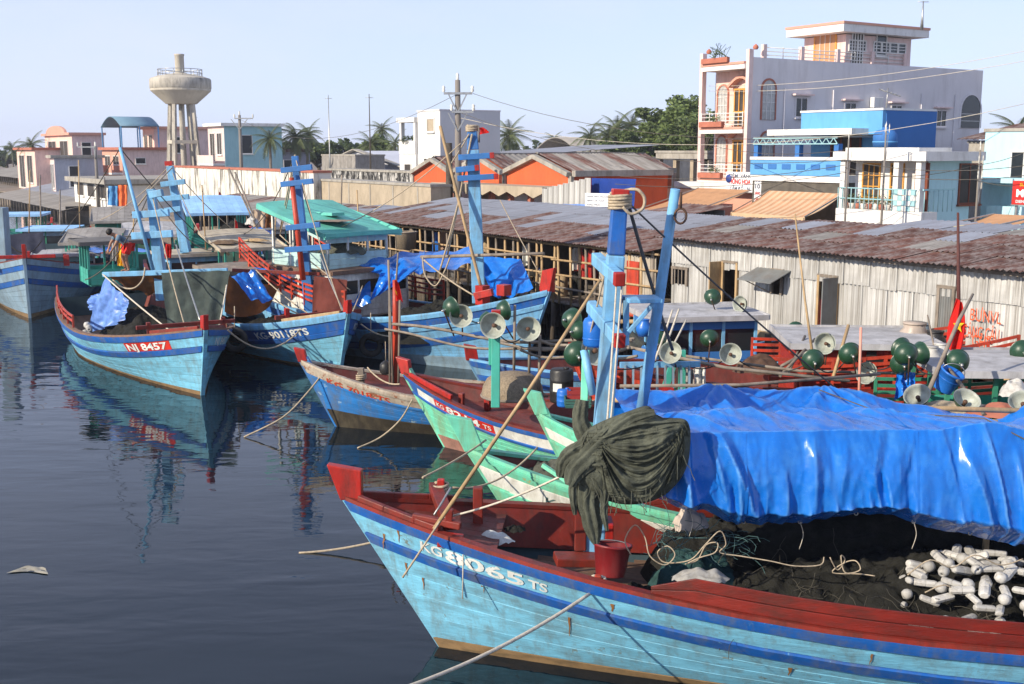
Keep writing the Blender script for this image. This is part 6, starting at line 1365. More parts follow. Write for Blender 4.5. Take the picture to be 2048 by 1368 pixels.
sign('small white sign with red print on the blue balcony', 1633, 1652, 338, 368, 22.0, WSIGN, [('BÁN', .66, .16, INKG, .02, .7), ('SỈ LẺ', .4, .16, INKR, .02, .7), ('02', .12, .16, INKG, .02, .5)])
# ------------------------------------------------------------------ blue house
sb0 = qs(1762, W0, 6); sbl = qs(1600, W0, 6) - sb0; cB0 = Q(sb0, W0, 6); wb = qw(1870, sb0, 7) - W0
bh = qthing('blue_house', 'sky blue two storey house with a steel porch roof', 'house', sb0, W0)
zt1 = zat(220, cB0); zt2 = zat(268, cB0); zf = zat(352, cB0)
MB().bb((0, 0, zt2), (wb, sbl, zt1)).build('parapet', BLUEW, bh); MB().bb((-.05, -.05, zt1 + .001), (wb, sbl + .05, zt1 + .1)).build('coping', WHITEW, bh)
MB().bb((.25, -.03, gz), (wb + .05, -.001, zt1 - .001)).build('side_wall', BLUED, bh)  # shade of this side is put into a deeper blue than the front
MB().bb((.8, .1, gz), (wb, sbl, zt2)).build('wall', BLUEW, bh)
MB().bb((-1.2, .8, zt2 - .02), (0, sbl + 1.2, zt2 + .28)).build('canopy_slab', WHITEW, bh)
yl = qs(1516, W0 - 2.2, 5) - sb0
# porch roof on a steel lattice
zp0 = zat(288, Q(sb0 + yl / 2, W0 - 2, 5)); fr_ = MB().bb((-2.6, .4, zp0 + .32), (.6, yl, zp0 + .36)).build('porch_roof', mat('porch_sheet', (.2, .22, .22), .6), bh)
for z in (zp0, zp0 + .28): MB().beam((-2.6, .4, z), (-2.6, yl, z), .05, .05).build('truss_chord', AQUA, fr_)
for k in range(24): y = .4 + (yl - .4) * k / 24; MB().beam((-2.6, y, zp0 + (.28 if k % 2 else 0)), (-2.6, y + (yl - .4) / 24, zp0 + (0 if k % 2 else .28)), .035, .035).build('truss_web', AQUA, fr_)
for y in (.5, yl * .5, yl - .15): MB().bb((-2.55, y - .14, gz), (-2.27, y + .14, zp0)).build('porch_column', BLUED, bh)
MB().bb((-2.7, 0, zf - .3), (.8, yl, zf)).build('balcony_slab', WHITEW, bh); MB().bb((-2.75, 0, zf + .002), (-2.6, yl, zf + .75)).build('balcony_wall', BLUEW, bh); MB().bb((-2.8, 0, zf + .752), (-2.55, yl, zf + .9)).build('balcony_cap', WHITEW, bh)
for k in range(6): y = .6 + (yl - 1.2) * k / 5; MB().bb((-2.78, y - .28, zf + .3), (-2.751, y + .28, zf + .55)).build('balcony_opening', BLUED, bh)
d = MB().bb((.72, sbl * .36, zf), (.795, sbl * .72, zf + 2.2)).build('balcony_door', CURT, bh)
for k in range(4): y = sbl * (.36 + .12 * k); MB().bb((.68, y - .05, zf), (.718, y + .05, zf + 2.25)).build('door_frame', WFRAMED, d)
MB().bb((-2.6, .05, gz), (.7, yl - .05, zf - .31)).build('ground_floor', mat('shop_dark', (.1, .09, .075), .9, .3, 2), bh)
tk = qthing('water_tank', 'blue plastic tank on the roof of the white and cyan house', 'tank', sb0 - 1.2, W0 - 1.2, zat(294, cB0)); MB().lathe([(0, 0), (.55, 0), (.55, .55), (.4, .75), (.15, .8), (.15, .9), (0, .9)], 18).build('body', MATS['deep_blue_and_shaded_wall'], tk); MB().lathe([(.57, .2), (.58, .23), (.57, .26)], 18).build('band', BLUEW, tk)
# ------------------------------------------------------------------ white and cyan house with a tiled balcony
WC = 19.0; sc0 = qs(1848, WC, 4); scl = qs(1690, WC, 4) - sc0; cC = Q(sc0, WC, 4); wcd = qw(1950, sc0, 4) - WC
ch = qthing('cyan_house', 'white and pale cyan two storey house with a plant filled balcony', 'house', sc0, WC)
zt1 = zat(322, cC); zt0 = zat(300, cC); zf = zat(424, cC)
MB().bb((.5, .3, gz), (wcd, scl - .1, zt1)).build('wall', WHITEW, ch); MB().bb((.52, .27, gz), (wcd, .299, zt1 - .01)).build('side_wall', CYANW, ch)
MB().bb((-.55, -.4, zt1 + .001), (wcd, scl + .3, zt1 + .38)).build('roof_slab', WHITEW, ch); MB().bb((-.1, .3, zt1 + .382), (wcd * .6, scl, zt0 + .1)).build('roof_upstand', WHITEW, ch)
for y in (.05, scl * .28, scl - .15): MB().bb((-.4, y - .13, zf), (-.12, y + .13, zt1)).build('column', WHITEW, ch)
MB().bb((-.5, -.3, zf - .7), (.5, scl + .05, zf)).build('balcony_slab', WHITEW, ch)
MB().bb((-.3, -.1, gz), (.5, scl, zf - .71)).build('ground_floor', CYANW, ch)
for a, b in ((.36, .5), (.66, .86)): win(ch, 'f', scl * a, scl * b, zf + .5, zf + 1.9, WFRAME, CURT, x=.5, bars=2, hbars=2)
d = MB().bb((.4, scl * .04, zf), (.49, scl * .2, zf + 2.0)).build('balcony_door', WFRAMED, ch)
win(ch, 'f', scl * .4, scl * .9, zf + 2.15, zf + 2.5, WFRAMED, mat('lattice', (.4, .25, .2), .8, .5, 12), x=.5, bars=6, sill=False, name='vent')
for z in (.45, .9): MB().tube([V((-.45, .05, zf + z)), V((-.45, scl - .1, zf + z))], .03, 6).build('balcony_rail', AQUA, ch)
for k in range(13): y = scl * (.3 + .7 * k / 12); MB().tube([V((-.45, y, zf)), V((-.45, y, zf + .9))], .02, 5).build('rail_post', AQUA, ch)
for i in range(5): # chequered breeze blocks
    for j in range(4):
        y = scl * .02 + scl * .26 * i / 5; MB().bb((-.49, y, zf + .02 + .22 * j), (-.4, y + scl * .05, zf + .22 * (j + 1))).build('tile', AQUA if (i + j) % 2 else WHITEW, ch)
MB().bb((-.4, -.28, zf + .88), (1.6, -.22, zf + .95)).build('side_rail', AQUA, ch)
for k in range(7): MB().tube([V((-.3 + .3 * k, -.25, zf)), V((-.3 + .3 * k, -.25, zf + .9))], .02, 5).build('rail_post', AQUA, ch)
win(ch, 's', 2.6, 3.9, zf + .3, zf + 1.9, WFRAMED, CURT, x=.27, bars=1)
for k in range(9):
    y = sc0 + scl * (.34 + .62 * k / 8); p_ = qthing('potted_plant', f'potted plant on the cyan house balcony, number {("one", "two", "three", "four", "five", "six", "seven", "eight", "nine")[k]} counted from its tiled panel', 'plant', y, WC - .1, zf, 'potted plants on the cyan balcony')
    MB().lathe([(0, 0), (.1, 0), (.14, .24), (.12, .24), (0, .2)], 10).build('pot', WHITEW if k % 2 else TERRA, p_); leaves(None, 50, (0, 0, .42), .24, LEAF, .06, k).parent = p_
# pale houses to the right of it
q, L, z1 = block('pale_house', 'pale cyan house with a stepped front right of the lavender wall', 1960, 2075, 25, 9, 262, CYANW)
MB().bb((-1.5, -1, z1 - 2.2), (0, L, z1 - 2.0)).build('canopy', CYANW, q); win(q, 'f', L * .3, L * .5, z1 - 2, z1 - .9, WHITEW, GLASSD); win(q, 'f', L * .6, L * .8, z1 - 4.6, z1 - 3.4, WHITEW, CURT); MB().bb((-1.2, 0, gz), (-.02, L * .6, z1 - 3.2)).build('porch', CYANW, q)
q, L, z1 = block('grey_house', 'grey block house behind the pale cyan house', 1930, 2100, 36, 10, 285, CONC); roof(q, -.5, L + .5, -.4, 5, z1 + .2, z1 + 1.1, [RUSTR], 2, 1.0, True)
sign('red sign with an oval and letters MEBI at the picture edge', 2018, 2078, 362, 410, 16, RSIGN, [('SUNNY', .78, .13, YSIGN, .03, .5), ('MEBI', .34, .3, WSIGN, .06, .7), ('DIEN THOAI', .08, .12, WSIGN, .02, .7)], legs=True)
awning('cream awning lettered TAP HOA at the picture edge', 1984, 2075, 430, 452, 15, 2.5, AWN, txt='TẠP HÓA', valm=mat('cream_valance', lin((206, 196, 150)), .8), drop=.5)
# ------------------------------------------------------------------ open portico left of the pink house
q, L, z1 = block('portico', 'grey flat roofed portico with columns between hall and pink house', 1310, 1412, 27, 5, 306, CONC, zb=zat(318, Q(qs(1412, 27), 27, 3)))
for k in range(4):
    for x in (.2, 4.6): MB().bb((x, L * k / 3 - (.15 if k else -.1), gz), (x + .3, L * k / 3 + (.15 if k < 3 else -.1), z1 - .4)).build('column', CONCB, q)
MB().bb((4.9, 0, gz), (5.0, L, z1 - .5)).build('back_wall', mat('rough_brick', (.2, .12, .08), .9, .3, 8), q); MB().bb((4.5, L * .1, gz), (4.6, L * .4, z1 - 1.2)).build('blue_shutter', CYANW, q)
# ------------------------------------------------------------------ white house in the middle distance
WH = 21.0; s_ = qs(880, WH, 6); hl = qs(836, WH, 6) - s_; hd_ = qw(1000, s_, 6) - WH; c = Q(s_, WH, 6); zt_ = zat(221, c)
wh = qthing('white_house', 'plain white cubic house with an open balcony room', 'house', s_, WH)
MB().bb((0, 0, gz), (hd_, hl, zt_)).build('wall', WHITEW, wh); MB().bb((-.05, -.05, zt_ + .001), (hd_ + .05, hl + .05, zt_ + .1)).build('coping', LAVW, wh)
MB().bb((.02, -.03, gz), (hd_, -.001, zt_ - .01)).build('side_wall', mat('shaded_white_wall', (.6, .6, .6), .85, .04, .4, dirt=(.45, .45, .45), damt=.2, ds=(.4, .4, .2)), wh)  # side turned from the sun: its shade is painted as a greyer white
bl = qs(800, WH, 6) - s_; zs = zat(242, c); zf_ = zat(278, c)
MB().bb((-.3, hl, zs), (5, bl, zs + .35)).build('roof_slab', WHITEW, wh); MB().bb((-.2, hl + .001, gz), (5, bl - .3, zf_ - 1.1)).build('wing', WHITEW, wh); MB().bb((-.25, hl, zf_ - 1.1), (-.05, bl - .3, zf_ - .1)).build('balcony_wall', WHITEW, wh)
for y in (hl + .2, bl - .5): MB().bb((-.2, y - .14, zf_ - 1.1), (.1, y + .14, zs)).build('column', WHITEW, wh)
win(wh, 'f', hl * .25, hl * .55, zat(262, c), zat(254, c) + .6, WHITEW, CONCB); win(wh, 'f', hl * .2, hl * .7, zat(332, c), zat(318, c), WHITEW, CURT, bars=2)
win(wh, 'f', hl + .8, bl - 1.2, zf_ - 3.2, zf_ - 1.9, WHITEW, CURT, x=-.2)
o = leaves(None, 200, (.1, (hl + bl) / 2, zf_), .9, LEAFD, .12, 3, 'balcony_plants', squash=.4); o.parent = wh
q, L, z1 = block('small_house', 'low house with white gable and dark sloping roof beside the white house', 650, 812, 30, 8, 336, mat('pale_blue_wall', (.52, .54, .6), .85, .08, .5), cap=False)
MB().prism([(-.02, 0, z1), (-.02, L, z1), (-.02, L * .55, z1 + 1.6)], (8, 0, 0)).build('gable', MATS['pale_blue_wall'], q); MB().beam((-.3, -.4, z1 + .05), (-.3, L * .55, z1 + 1.75), .7, .1).build('verge', CONC, q); MB().beam((-.3, L + .4, z1 + .05), (-.3, L * .55, z1 + 1.75), .7, .1).build('verge', CONC, q)
roof(q, L * .0, L * .0 + .9, 0, 8, z1 + .12, z1 + .2, [FIBR], 1, .9, True)
q, L, z1 = block('grey_annexe', 'grey plank walled annexe left of the white gable', 645, 712, 25, 3, 312, FIBR)
for k in range(9): MB().bb((-.02, L * k / 9 + .02, gz), (-.001, L * (k + 1) / 9 - .02, z1 - .02)).build('board', FIBR, q)
# ------------------------------------------------------------------ far houses on the left
def far_house(label, pa, pb, pc, w0, ytop, m, sm, trim, floors=2, deck=None, name='far_house'):
    s_ = qs(pb, w0, 5); L = qs(pa, w0, 5) - s_; D = min(30, qw(pc, s_, 5) - w0); c = Q(s_, w0, 5); z1 = zat(ytop, c); q = qthing(name, label, 'house', s_, w0, 0, 'far houses on the shore')
    MB().bb((0, 0, gz), (D, L, z1)).build('wall', m, q); MB().bb((.01, -.03, gz), (D, -.001, z1 - .01)).build('side_wall', sm, q); MB().bb((-.4, -.35, z1 + .001), (D + .2, L + .3, z1 + .3)).build('roof_slab', trim, q)
    h = (z1 - gz) / floors
    for f in range(floors):
        za = gz + h * f
        win(q, 'f', L * .15, L * .42, za + .9, za + h - .7, WHITEW, CURT, bars=1); win(q, 'f', L * .58, L * .85, za + .2, za + h - .7, WHITEW, CURT, bars=1, sill=False, name='door')
        win(q, 's', D * .3, D * .3 + 1.0, za + 1.0, za + h - .9, WHITEW, GLASSD, x=-.03)
        if f: MB().bb((-1.2, 0, za - .2), (-.001, L, za)).build('balcony_slab', WHITEW, q); MB().bb((-1.2, 0, za + .001), (-1.1, L, za + .8)).build('balcony_wall', m, q)
    return q, L, D, z1
far_house('aqua house with a stepped white front left of the palms', 418, 450, 565, 17, 252, PINKL, AQUA, WHITEW, 2)
q, L, D, z1 = far_house('pink house with a curved blue metal roof left of the water tower', 205, 244, 335, 12, 300, SALM, PINKL, TERRA, 2)
zz = z1 + 3.6; mb = MB(); mb.grid(lambda u, v: V((D * .85 * v, L * u, z1 + 2.6 + 1.1 * math.sin(math.pi * u))), 12, 2); mb.build('curved_roof', mat('blue_grey_roof', (.12, .22, .3), .6, .1, 1), q, solid=.08)
for x in (0.1, D * .42, D * .83):
    for y in (.1, L - .1): MB().beam((x, y, z1 + .3), (x, y, z1 + 2.65), .12, .12).build('roof_post', BLUEW, q)
far_house('salmon house behind the legs of the water tower', 288, 310, 420, 16, 258, PINKW, PINKL, SALM, 2)
q, L, D, z1 = far_house('far salmon house with a rounded parapet at the left', 92, 146, 210, 10, 270, PINKW, PINKL, SALM, 2)
MB().prism([(-.3, L * .15, z1 + .3), (-.3, L * .85, z1 + .3)] + [(-.3, L * (.5 + .35 * math.cos(a)), z1 + .3 + .9 * math.sin(a)) for a in [math.pi * k / 8 for k in range(9)]], (.3, 0, 0)).build('rounded_parapet', SALM, q)
far_house('far low pink house with a terrace at the left edge of the shore', 34, 70, 210, 7, 300, PINKW, PINKL, TERRA, 1)
far_house('pale blue grey warehouse in front of the far salmon houses', 100, 108, 205, 5.2, 316, PINKL, mat('worn_blue_wall', (.38, .4, .46), .9, .15, .5, dirt=(.25, .26, .3), damt=.6), CONC, 1)
far_house('small grey house with a dark roof left of the utility pole', 436, 470, 515, 22, 312, FIBR, WHITEW, FIBR, 1)
far_house('low dark roofed house under the palms', 500, 545, 620, 26, 304, WHITEW, mat('grey_blue_render', (.28, .29, .34), .9, .15, .6), RUSTR, 1)
# ------------------------------------------------------------------ water tower
TW = thing('water_tower', 'concrete water tower on splayed legs with a conical bowl', 'water tower', P(367, 300, 120)); TW.location.z = gz
tc_ = V(TW.location); zt = lambda py: P(367, py, 120).z - gz; rp = 120 / FPX * 1.0
TCON = mat('tower_concrete', (.50, .46, .38), .9, .12, .35, dirt=(.20, .18, .14), damt=.5, ds=(.35, .35, .12)); TDIRT = mat('stained_tower_concrete', (.44, .41, .35), .9, .15, .6, dirt=(.07, .065, .06), damt=.9, ds=(.9, .9, .25))
MB().lathe([(0, zt(208)), (1.55, zt(208)), (3.0, zt(182)), (3.02, zt(178)), (2.98, zt(178))], 40, None, False).build('bowl', TCON, TW)
MB().lathe([(3.0, zt(178)), (3.06, zt(177)), (3.06, zt(160)), (2.95, zt(157))], 32).build('rim_band', TDIRT, TW)
MB().lathe([(2.95, zt(157)), (2.2, zt(152)), (.7, zt(147)), (.66, zt(146))], 32).build('roof', TCON, TW)
MB().lathe([(.46, zt(148)), (.46, zt(112)), (.51, zt(111)), (.51, zt(108)), (0, zt(108))], 18).build('stair_turret', TCON, TW)
for k in range(16):
    a = 2 * math.pi * k / 16; MB().tube([V((2.2 * math.cos(a), 2.2 * math.sin(a), zt(153))), V((2.2 * math.cos(a), 2.2 * math.sin(a), zt(139)))], .035, 5).build('rail_post', STEEL, TW)
for py in (139, 146): MB().tube([V((2.2 * math.cos(2 * math.pi * k / 24), 2.2 * math.sin(2 * math.pi * k / 24), zt(py))) for k in range(25)], .035, 5, False).build('rail', STEEL, TW)
for k in range(4):
    a = math.pi / 4 + math.pi / 2 * k + .5; MB().beam((2.0 * math.cos(a), 2.0 * math.sin(a), 0), (1.3 * math.cos(a), 1.3 * math.sin(a), zt(206)), .42, .42, up=(math.cos(a), math.sin(a), 0), w1=.34, h1=.34).build('leg', TDIRT, TW)
    b = a + math.pi / 2; f = .45; r2 = 1.7
    MB().beam((r2 * math.cos(a), r2 * math.sin(a), zt(284)), (r2 * math.cos(b), r2 * math.sin(b), zt(284)), .3, .35).build('tie_beam', TCON, TW)
MB().lathe([(.3, 0), (.3, zt(206))], 12).build('riser_pipe', TDIRT, TW)
for k in range(14): MB().beam((1.0, .6, zt(350) + .45 * k), (1.4, .6, zt(350) + .45 * k), .04, .04).build('ladder_rung', IRON, TW)
for x in (1.0, 1.4): MB().beam((x, .6, 0), (x, .6, zt(284)), .05, .05).build('ladder_rail', IRON, TW)
# ------------------------------------------------------------------ utility poles, aerials, wires
PWOOD = mat('pole_concrete', (.2, .18, .16), .9, .15, 1)
def upole(label, px, ybase, ytop, Y, arms, r=.16, twin=False):
    q = thing('utility_pole', label, 'utility pole', P(px, ybase, Y)); q.location.z = gz; h = P(px, ytop, Y).z - gz; sc_ = Y / FPX
    MB().tube([V((0, 0, 0)), V((0, 0, h))], [r * 1.3, r * .8], 8).build('pole', PWOOD, q)
    if twin: MB().tube([V((-.5, .3, 0)), V((-.5, .3, h * .62))], [r * 1.3, r], 8).build('second_pole', WOODD, q)
    for py, xa, xb in arms:
        z = P(px, py, Y).z - gz; MB().beam(((xa - px) * sc_, -.15, z), ((xb - px) * sc_, -.15, z), .7 * r, .7 * r).build('cross_arm', STEEL, q)
        for s in (-1, 1): MB().beam((0, -.15, z - 1.0), ((xb - px) * sc_ * .6 * s, -.15, z - .06), .4 * r, .4 * r).build('arm_brace', STEEL, q)
        for x in (xa, xb): MB().lathe([(.05 * r / .16, 0), (.09 * r / .16, .1), (.05 * r / .16, .18), (.09 * r / .16, .26), (0, .36)], 8, Matrix.Translation(((x - px) * sc_, -.15, z + .06))).build('insulator', WHITEP, q)
    MB().lathe([(.05 * r / .16, 0), (.09 * r / .16, .1), (.05 * r / .16, .18), (.09 * r / .16, .26), (0, .4)], 8, Matrix.Translation((0, 0, h))).build('insulator', WHITEP, q)
    return q
upole('tall utility pole with cross arms before the white house', 917, 400, 160, 62, [(187, 890, 946), (224, 905, 948)], .17, True)
upole('far utility pole left of the aqua house', 483, 340, 230, 108, [(237, 474, 510)], .16)
upole('dark utility pole with a slanted arm before the salmon house', 193, 340, 292, 100, [(294, 160, 195)], .14)
upole('small street pole beside the red brown mast', 1765, 400, 262, 47, [(268, 1761, 1769)], .045)
upole('street pole right of the cyan house', 1952, 430, 300, 48, [(330, 1948, 1956), (360, 1948, 1956)], .05)
upole('thin street pole in front of the cyan house', 1690, 440, 278, 46, [(320, 1686, 1694)], .04)
for px, y1, Y, lb in ((660, 190, 100, 'thin tall aerial mast left of the white gable'), (741, 188, 90, 'second tall aerial mast above the white gable'), (1828, 2, 66, 'thin aerial rod on the penthouse of the pink house')):
    q = thing('aerial_mast', lb, 'aerial', P(px, 330, Y)); q.location.z = gz if px < 1000 else P(px, 60, Y).z; h = P(px, y1, Y).z - q.location.z
    MB().tube([V((0, 0, 0)), V((0, 0, h * .45)), V((0, 0, h))], [.1, .06, .03], 6).build('pole', STEEL if px != 741 else WOODD, q); MB().tube([V((-.3, 0, h * .97)), V((.3, 0, h * .97))], .02, 5).build('crossbar', STEEL, q)
q = thing('tv_aerial', 'rooftop television aerial on the blue house', 'aerial', P(1772, 218, 57)); MB().tube([V((0, 0, 0)), V((.05, 0, 1.0))], .03, 5).build('pole', STEEL, q); MB().tube([V((-.4, 0, .95)), V((.7, .1, .6))], .03, 5).build('boom', STEEL, q)
for k in range(5): MB().tube([V((-.3 + .22 * k, -.3, .92 - .07 * k)), V((-.3 + .22 * k, .3, .92 - .07 * k))], .02, 4).build('element', STEEL, q)
wires = [((1418, 172, 66), (2060, 100, 50), .4), ((1418, 182, 66), (2060, 120, 50), .4), ((917, 235, 62), (2060, 205, 50), 1.6), ((917, 187, 62), (483, 240, 108), 2.0), ((946, 187, 62), (1765, 268, 47), 1.0), ((917, 224, 62), (1690, 320, 46), 1.0), ((1690, 320, 46), (2060, 330, 40), .3), ((1690, 335, 46), (2060, 350, 40), .3), ((1690, 345, 46), (1952, 330, 48), .3), ((1952, 330, 48), (2060, 300, 44), .1), ((1952, 360, 48), (2060, 372, 44), .1), ((1420, 290, 62), (1690, 300, 46), .3), ((1240, 352, 50), (1690, 330, 46), .3), ((1230, 368, 48), (1690, 345, 46), .3)]
for i, (a, c, sg_) in enumerate(wires):
    line('overhead_wire', ('pale overhead wire across the pink house, upper', 'pale overhead wire across the pink house, lower', 'long overhead wire from the tall pole past the pink house', 'sagging wire from the tall pole to the far pole', 'wire from the cross arm towards the blue house', 'lower wire from the tall pole to the thin street pole', 'wire from the thin street pole to the right edge, upper', 'wire from the thin street pole to the right edge, lower', 'wire between the two street poles by the cyan house', 'short wire rising to the right edge', 'short wire falling to the right edge', 'wire from the pink house pillar to the thin street pole', 'wire over the orange awnings, upper', 'wire over the orange awnings, lower')[i], catenary(P(*a), P(*c), sg_), .013, ROPEW if i < 3 else ROPED, 'wire')
for i, (px, s_, z_, lb) in enumerate(((1640, s0, 7.6, 'air conditioner box on the lavender wall, left one'), (1745, s0, 8.4, 'air conditioner box on the lavender wall, right one'))):
    x = qw(px, s_, 7); q = qthing('air_conditioner', lb, 'air conditioner', s_ - .2, x, z_); MB().box((0, 0, .3), (.8, .3, .6)).build('case', WHITEW, q, .02); MB().lathe([(0, -.16), (.22, -.16), (.24, -.17)], 16, Matrix.Rotation(R(90), 4, 'X') @ Matrix.Translation((.1, .3, .0))).build('fan_grille', CURT, q)
for i, px in enumerate((1565, 1662, 1838, 1905)):
    x = qw(px, s0, 7) - W0; MB().tube([V((x, -.08, gz)), V((x, -.06, zr - 1.2))], .035, 6).build('drain_pipe', LAVW, pk)
# ------------------------------------------------------------------ trees
fr0 = None
def palm(label, px, pytop, Y, lean=0, n=18, fl=2.3, seed=0, s=1.0, grow=None):
    """coconut palm: ringed trunk and single fronds that share one mesh"""
    global fr0
    g = random.Random(seed); base = P(px + lean, 300, Y); base.z = gz; q = thing('palm_tree', label, 'palm tree', base, 0, 'coconut palms'); top = P(px, pytop, Y) - base
    m = [V((0, 0, 0)), V((top.x * .25, 0, top.z * .4)), V((top.x * .65, 0, top.z * .75)), top]; MB().tube(smooth(m), [.17] * 6 + [.13] * 5 + [.11] * 5, 7).build('trunk', WOODG, q)
    if fr0 is None:
        mb = MB(); sp = [V((2.4 * t, 0, .55 * t - 1.55 * t * t)) for t in [i / 22 for i in range(23)]]
        mb.tube(sp, [.03 * (1 - i / 24) + .006 for i in range(23)], 4, False)
        for i in range(2, 23):
            t = i / 22; ln = .72 * math.sin(math.pi * (.12 + .85 * t)) ** .7 + .05; d = (sp[min(i + 1, 22)] - sp[i - 1]).normalized()
            for sd in (-1, 1):
                for k in (0, .5):
                    p = sp[i] - d * k * .1; e = p + (d * .45 + V((0, sd * .9, -.45 - .25 * g.random()))).normalized() * ln * g.uniform(.85, 1.1); mb.add([p, p + d * .05, e], [(0, 1, 2)])
        fr0 = mb.build('frond', LEAFP, q); fr0.matrix_basis = Matrix.Translation(top) @ Matrix.Scale(fl / 2.4, 4); st = 1
    else: st = 0
    for k in range(st, n):
        a = k * 2.399 + g.uniform(-.2, .2); el = R(70 - 125 * (k / n) ** .8 + g.uniform(-8, 8)); M = Matrix.Translation(top) @ Matrix.Rotation(a, 4, 'Z') @ Matrix.Rotation(-el, 4, 'Y') @ Matrix.Rotation(g.uniform(-.3, .3), 4, 'X') @ Matrix.Scale(fl / 2.4 * g.uniform(.85, 1.1), 4)
        inst(fr0, 'frond', q, M)
    return q
for i, a in enumerate((('tall bushy palm right of the aqua house', 592, 272, 120, 8, 20, 3.0), ('palm just right of the bushy palm', 617, 268, 126, -6, 16, 2.4), ('dark palm in front of the aqua house', 540, 278, 104, 0, 18, 2.0), ('slender tall palm left of the white house', 764, 258, 135, 6, 16, 2.0), ('small palm left of the slender palm', 742, 288, 130, 0, 18, 2.6), ('palm half behind the white house balcony', 790, 286, 128, 0, 16, 1.9),
        ('palm right of the white house', 1018, 272, 105, -4, 20, 2.7), ('small far palm over the hall roofs', 1107, 279, 170, 0, 14, 2.2), ('palm left of the big green trees', 1180, 272, 125, 0, 18, 2.4), ('tall palm at the left of the green tree group', 1232, 258, 118, 4, 20, 2.9), ('second palm in the green tree group', 1262, 252, 122, -4, 20, 2.9), ('third low palm in the green tree group', 1216, 272, 116, 0, 18, 2.4), ('far palm at the left picture edge', 24, 298, 190, 0, 14, 2.6), ('palm behind the far low pink house', 62, 290, 150, 0, 18, 2.4), ('ragged palm behind the pale house at the right edge', 2036, 262, 85, 0, 18, 2.6))):
    palm(*a[:6], a[6] * .88, seed=i)
def tree(label, px, py, Y, rx, rz_, seed, m=LEAF, n=5200, size=.26, group='broad leaved trees'):
    g = random.Random(seed); c = P(px, py, Y); b = V((c.x, c.y, gz)); q = thing('leafy_tree', label, 'tree', b, 0, group)
    MB().tube([V((0, 0, 0)), V((.1, 0, (c.z - gz) * .5)), V((0, .1, c.z - gz))], [.35, .25, .12], 7).build('trunk', WOODD, q); mb = MB(); lm = MB()
    cl = []
    for _ in range(38):
        d = V((g.gauss(0, 1), g.gauss(0, 1), g.gauss(0, 1))).normalized() * g.random() ** .35; cl.append((V((d.x * rx, d.y * rx, c.z - gz + d.z * rz_)), g.uniform(.28, .5) * min(rx, rz_)))
    for p, r in cl: lm.tube([V((0, 0, (c.z - gz) * .6)), p * .6 + V((0, 0, (c.z - gz) * .3)), p], [.12, .07, .03], 4, False)
    for _ in range(n):
        p, r = g.choice(cl); d = V((g.gauss(0, 1), g.gauss(0, 1), g.gauss(0, 1))).normalized() * r * g.random() ** .4; d.z *= .75; p = p + d
        a = V((g.uniform(-1, 1), g.uniform(-1, 1), g.uniform(-.5, .3))).normalized(); bb_ = a.orthogonal().normalized(); bb_ = Matrix.Rotation(g.uniform(0, 6.3), 3, a) @ bb_; s = size * g.uniform(.6, 1.3)
        mb.add([p - a * s, p + bb_ * s * .5, p + a * s, p - bb_ * s * .5], [(0, 1, 2, 3)])
    mb.build('crown', m, q); lm.build('limbs', WOODD, q); return q
tree('largest round leafy tree left of the pink house', 1366, 262, 112, 3.9, 2.7, 1, LEAF, 11000, .22)
tree('leafy tree left of the largest one', 1306, 268, 116, 3.6, 2.4, 2, LEAF, 9000, .22)
tree('dark leafy tree in front of the tree group', 1270, 290, 108, 3.2, 1.5, 3, LEAF, 6000, .2)
tree('dark tree touching the pink house pillar', 1402, 284, 106, 2.6, 2.1, 4, LEAF, 6000, .2)
tree('low tree behind the white gable, left', 580, 300, 150, 3.4, 1.5, 5, LEAFD, 3000)
tree('low tree behind the white gable, middle', 636, 305, 140, 2.6, 1.3, 6, LEAF, 2600)
tree('thin low tree behind the white gable, right', 690, 300, 150, 2.8, 1.5, 7, LEAFD, 1800)
tree('low tree below the slender palm', 752, 306, 132, 2.4, 1.7, 8, LEAF, 3000)
tree('low trees far behind the hall roofs', 1080, 298, 230, 8, 1.6, 9, LEAFD, 2600, .35)
tree('low distant tree at the left picture edge', 12, 312, 220, 7, 1.8, 10, LEAFD, 2200, .35)
tree('low distant tree behind the water tower', 440, 300, 240, 9, 2.2, 11, LEAFD, 2400, .35)
q, L, z1 = block('barrel_roof_hall', 'distant hall with a curved pale roof behind the market hall', 1080, 1140, 70, 25, 308, CONC, cap=False)
mb = MB(); mb.grid(lambda u, v: V((25 * u, -2 + (L + 4) * v, z1 + 2.2 * math.sin(math.pi * v))), 4, 14); mb.build('curved_roof', FIBR, q, solid=.15)
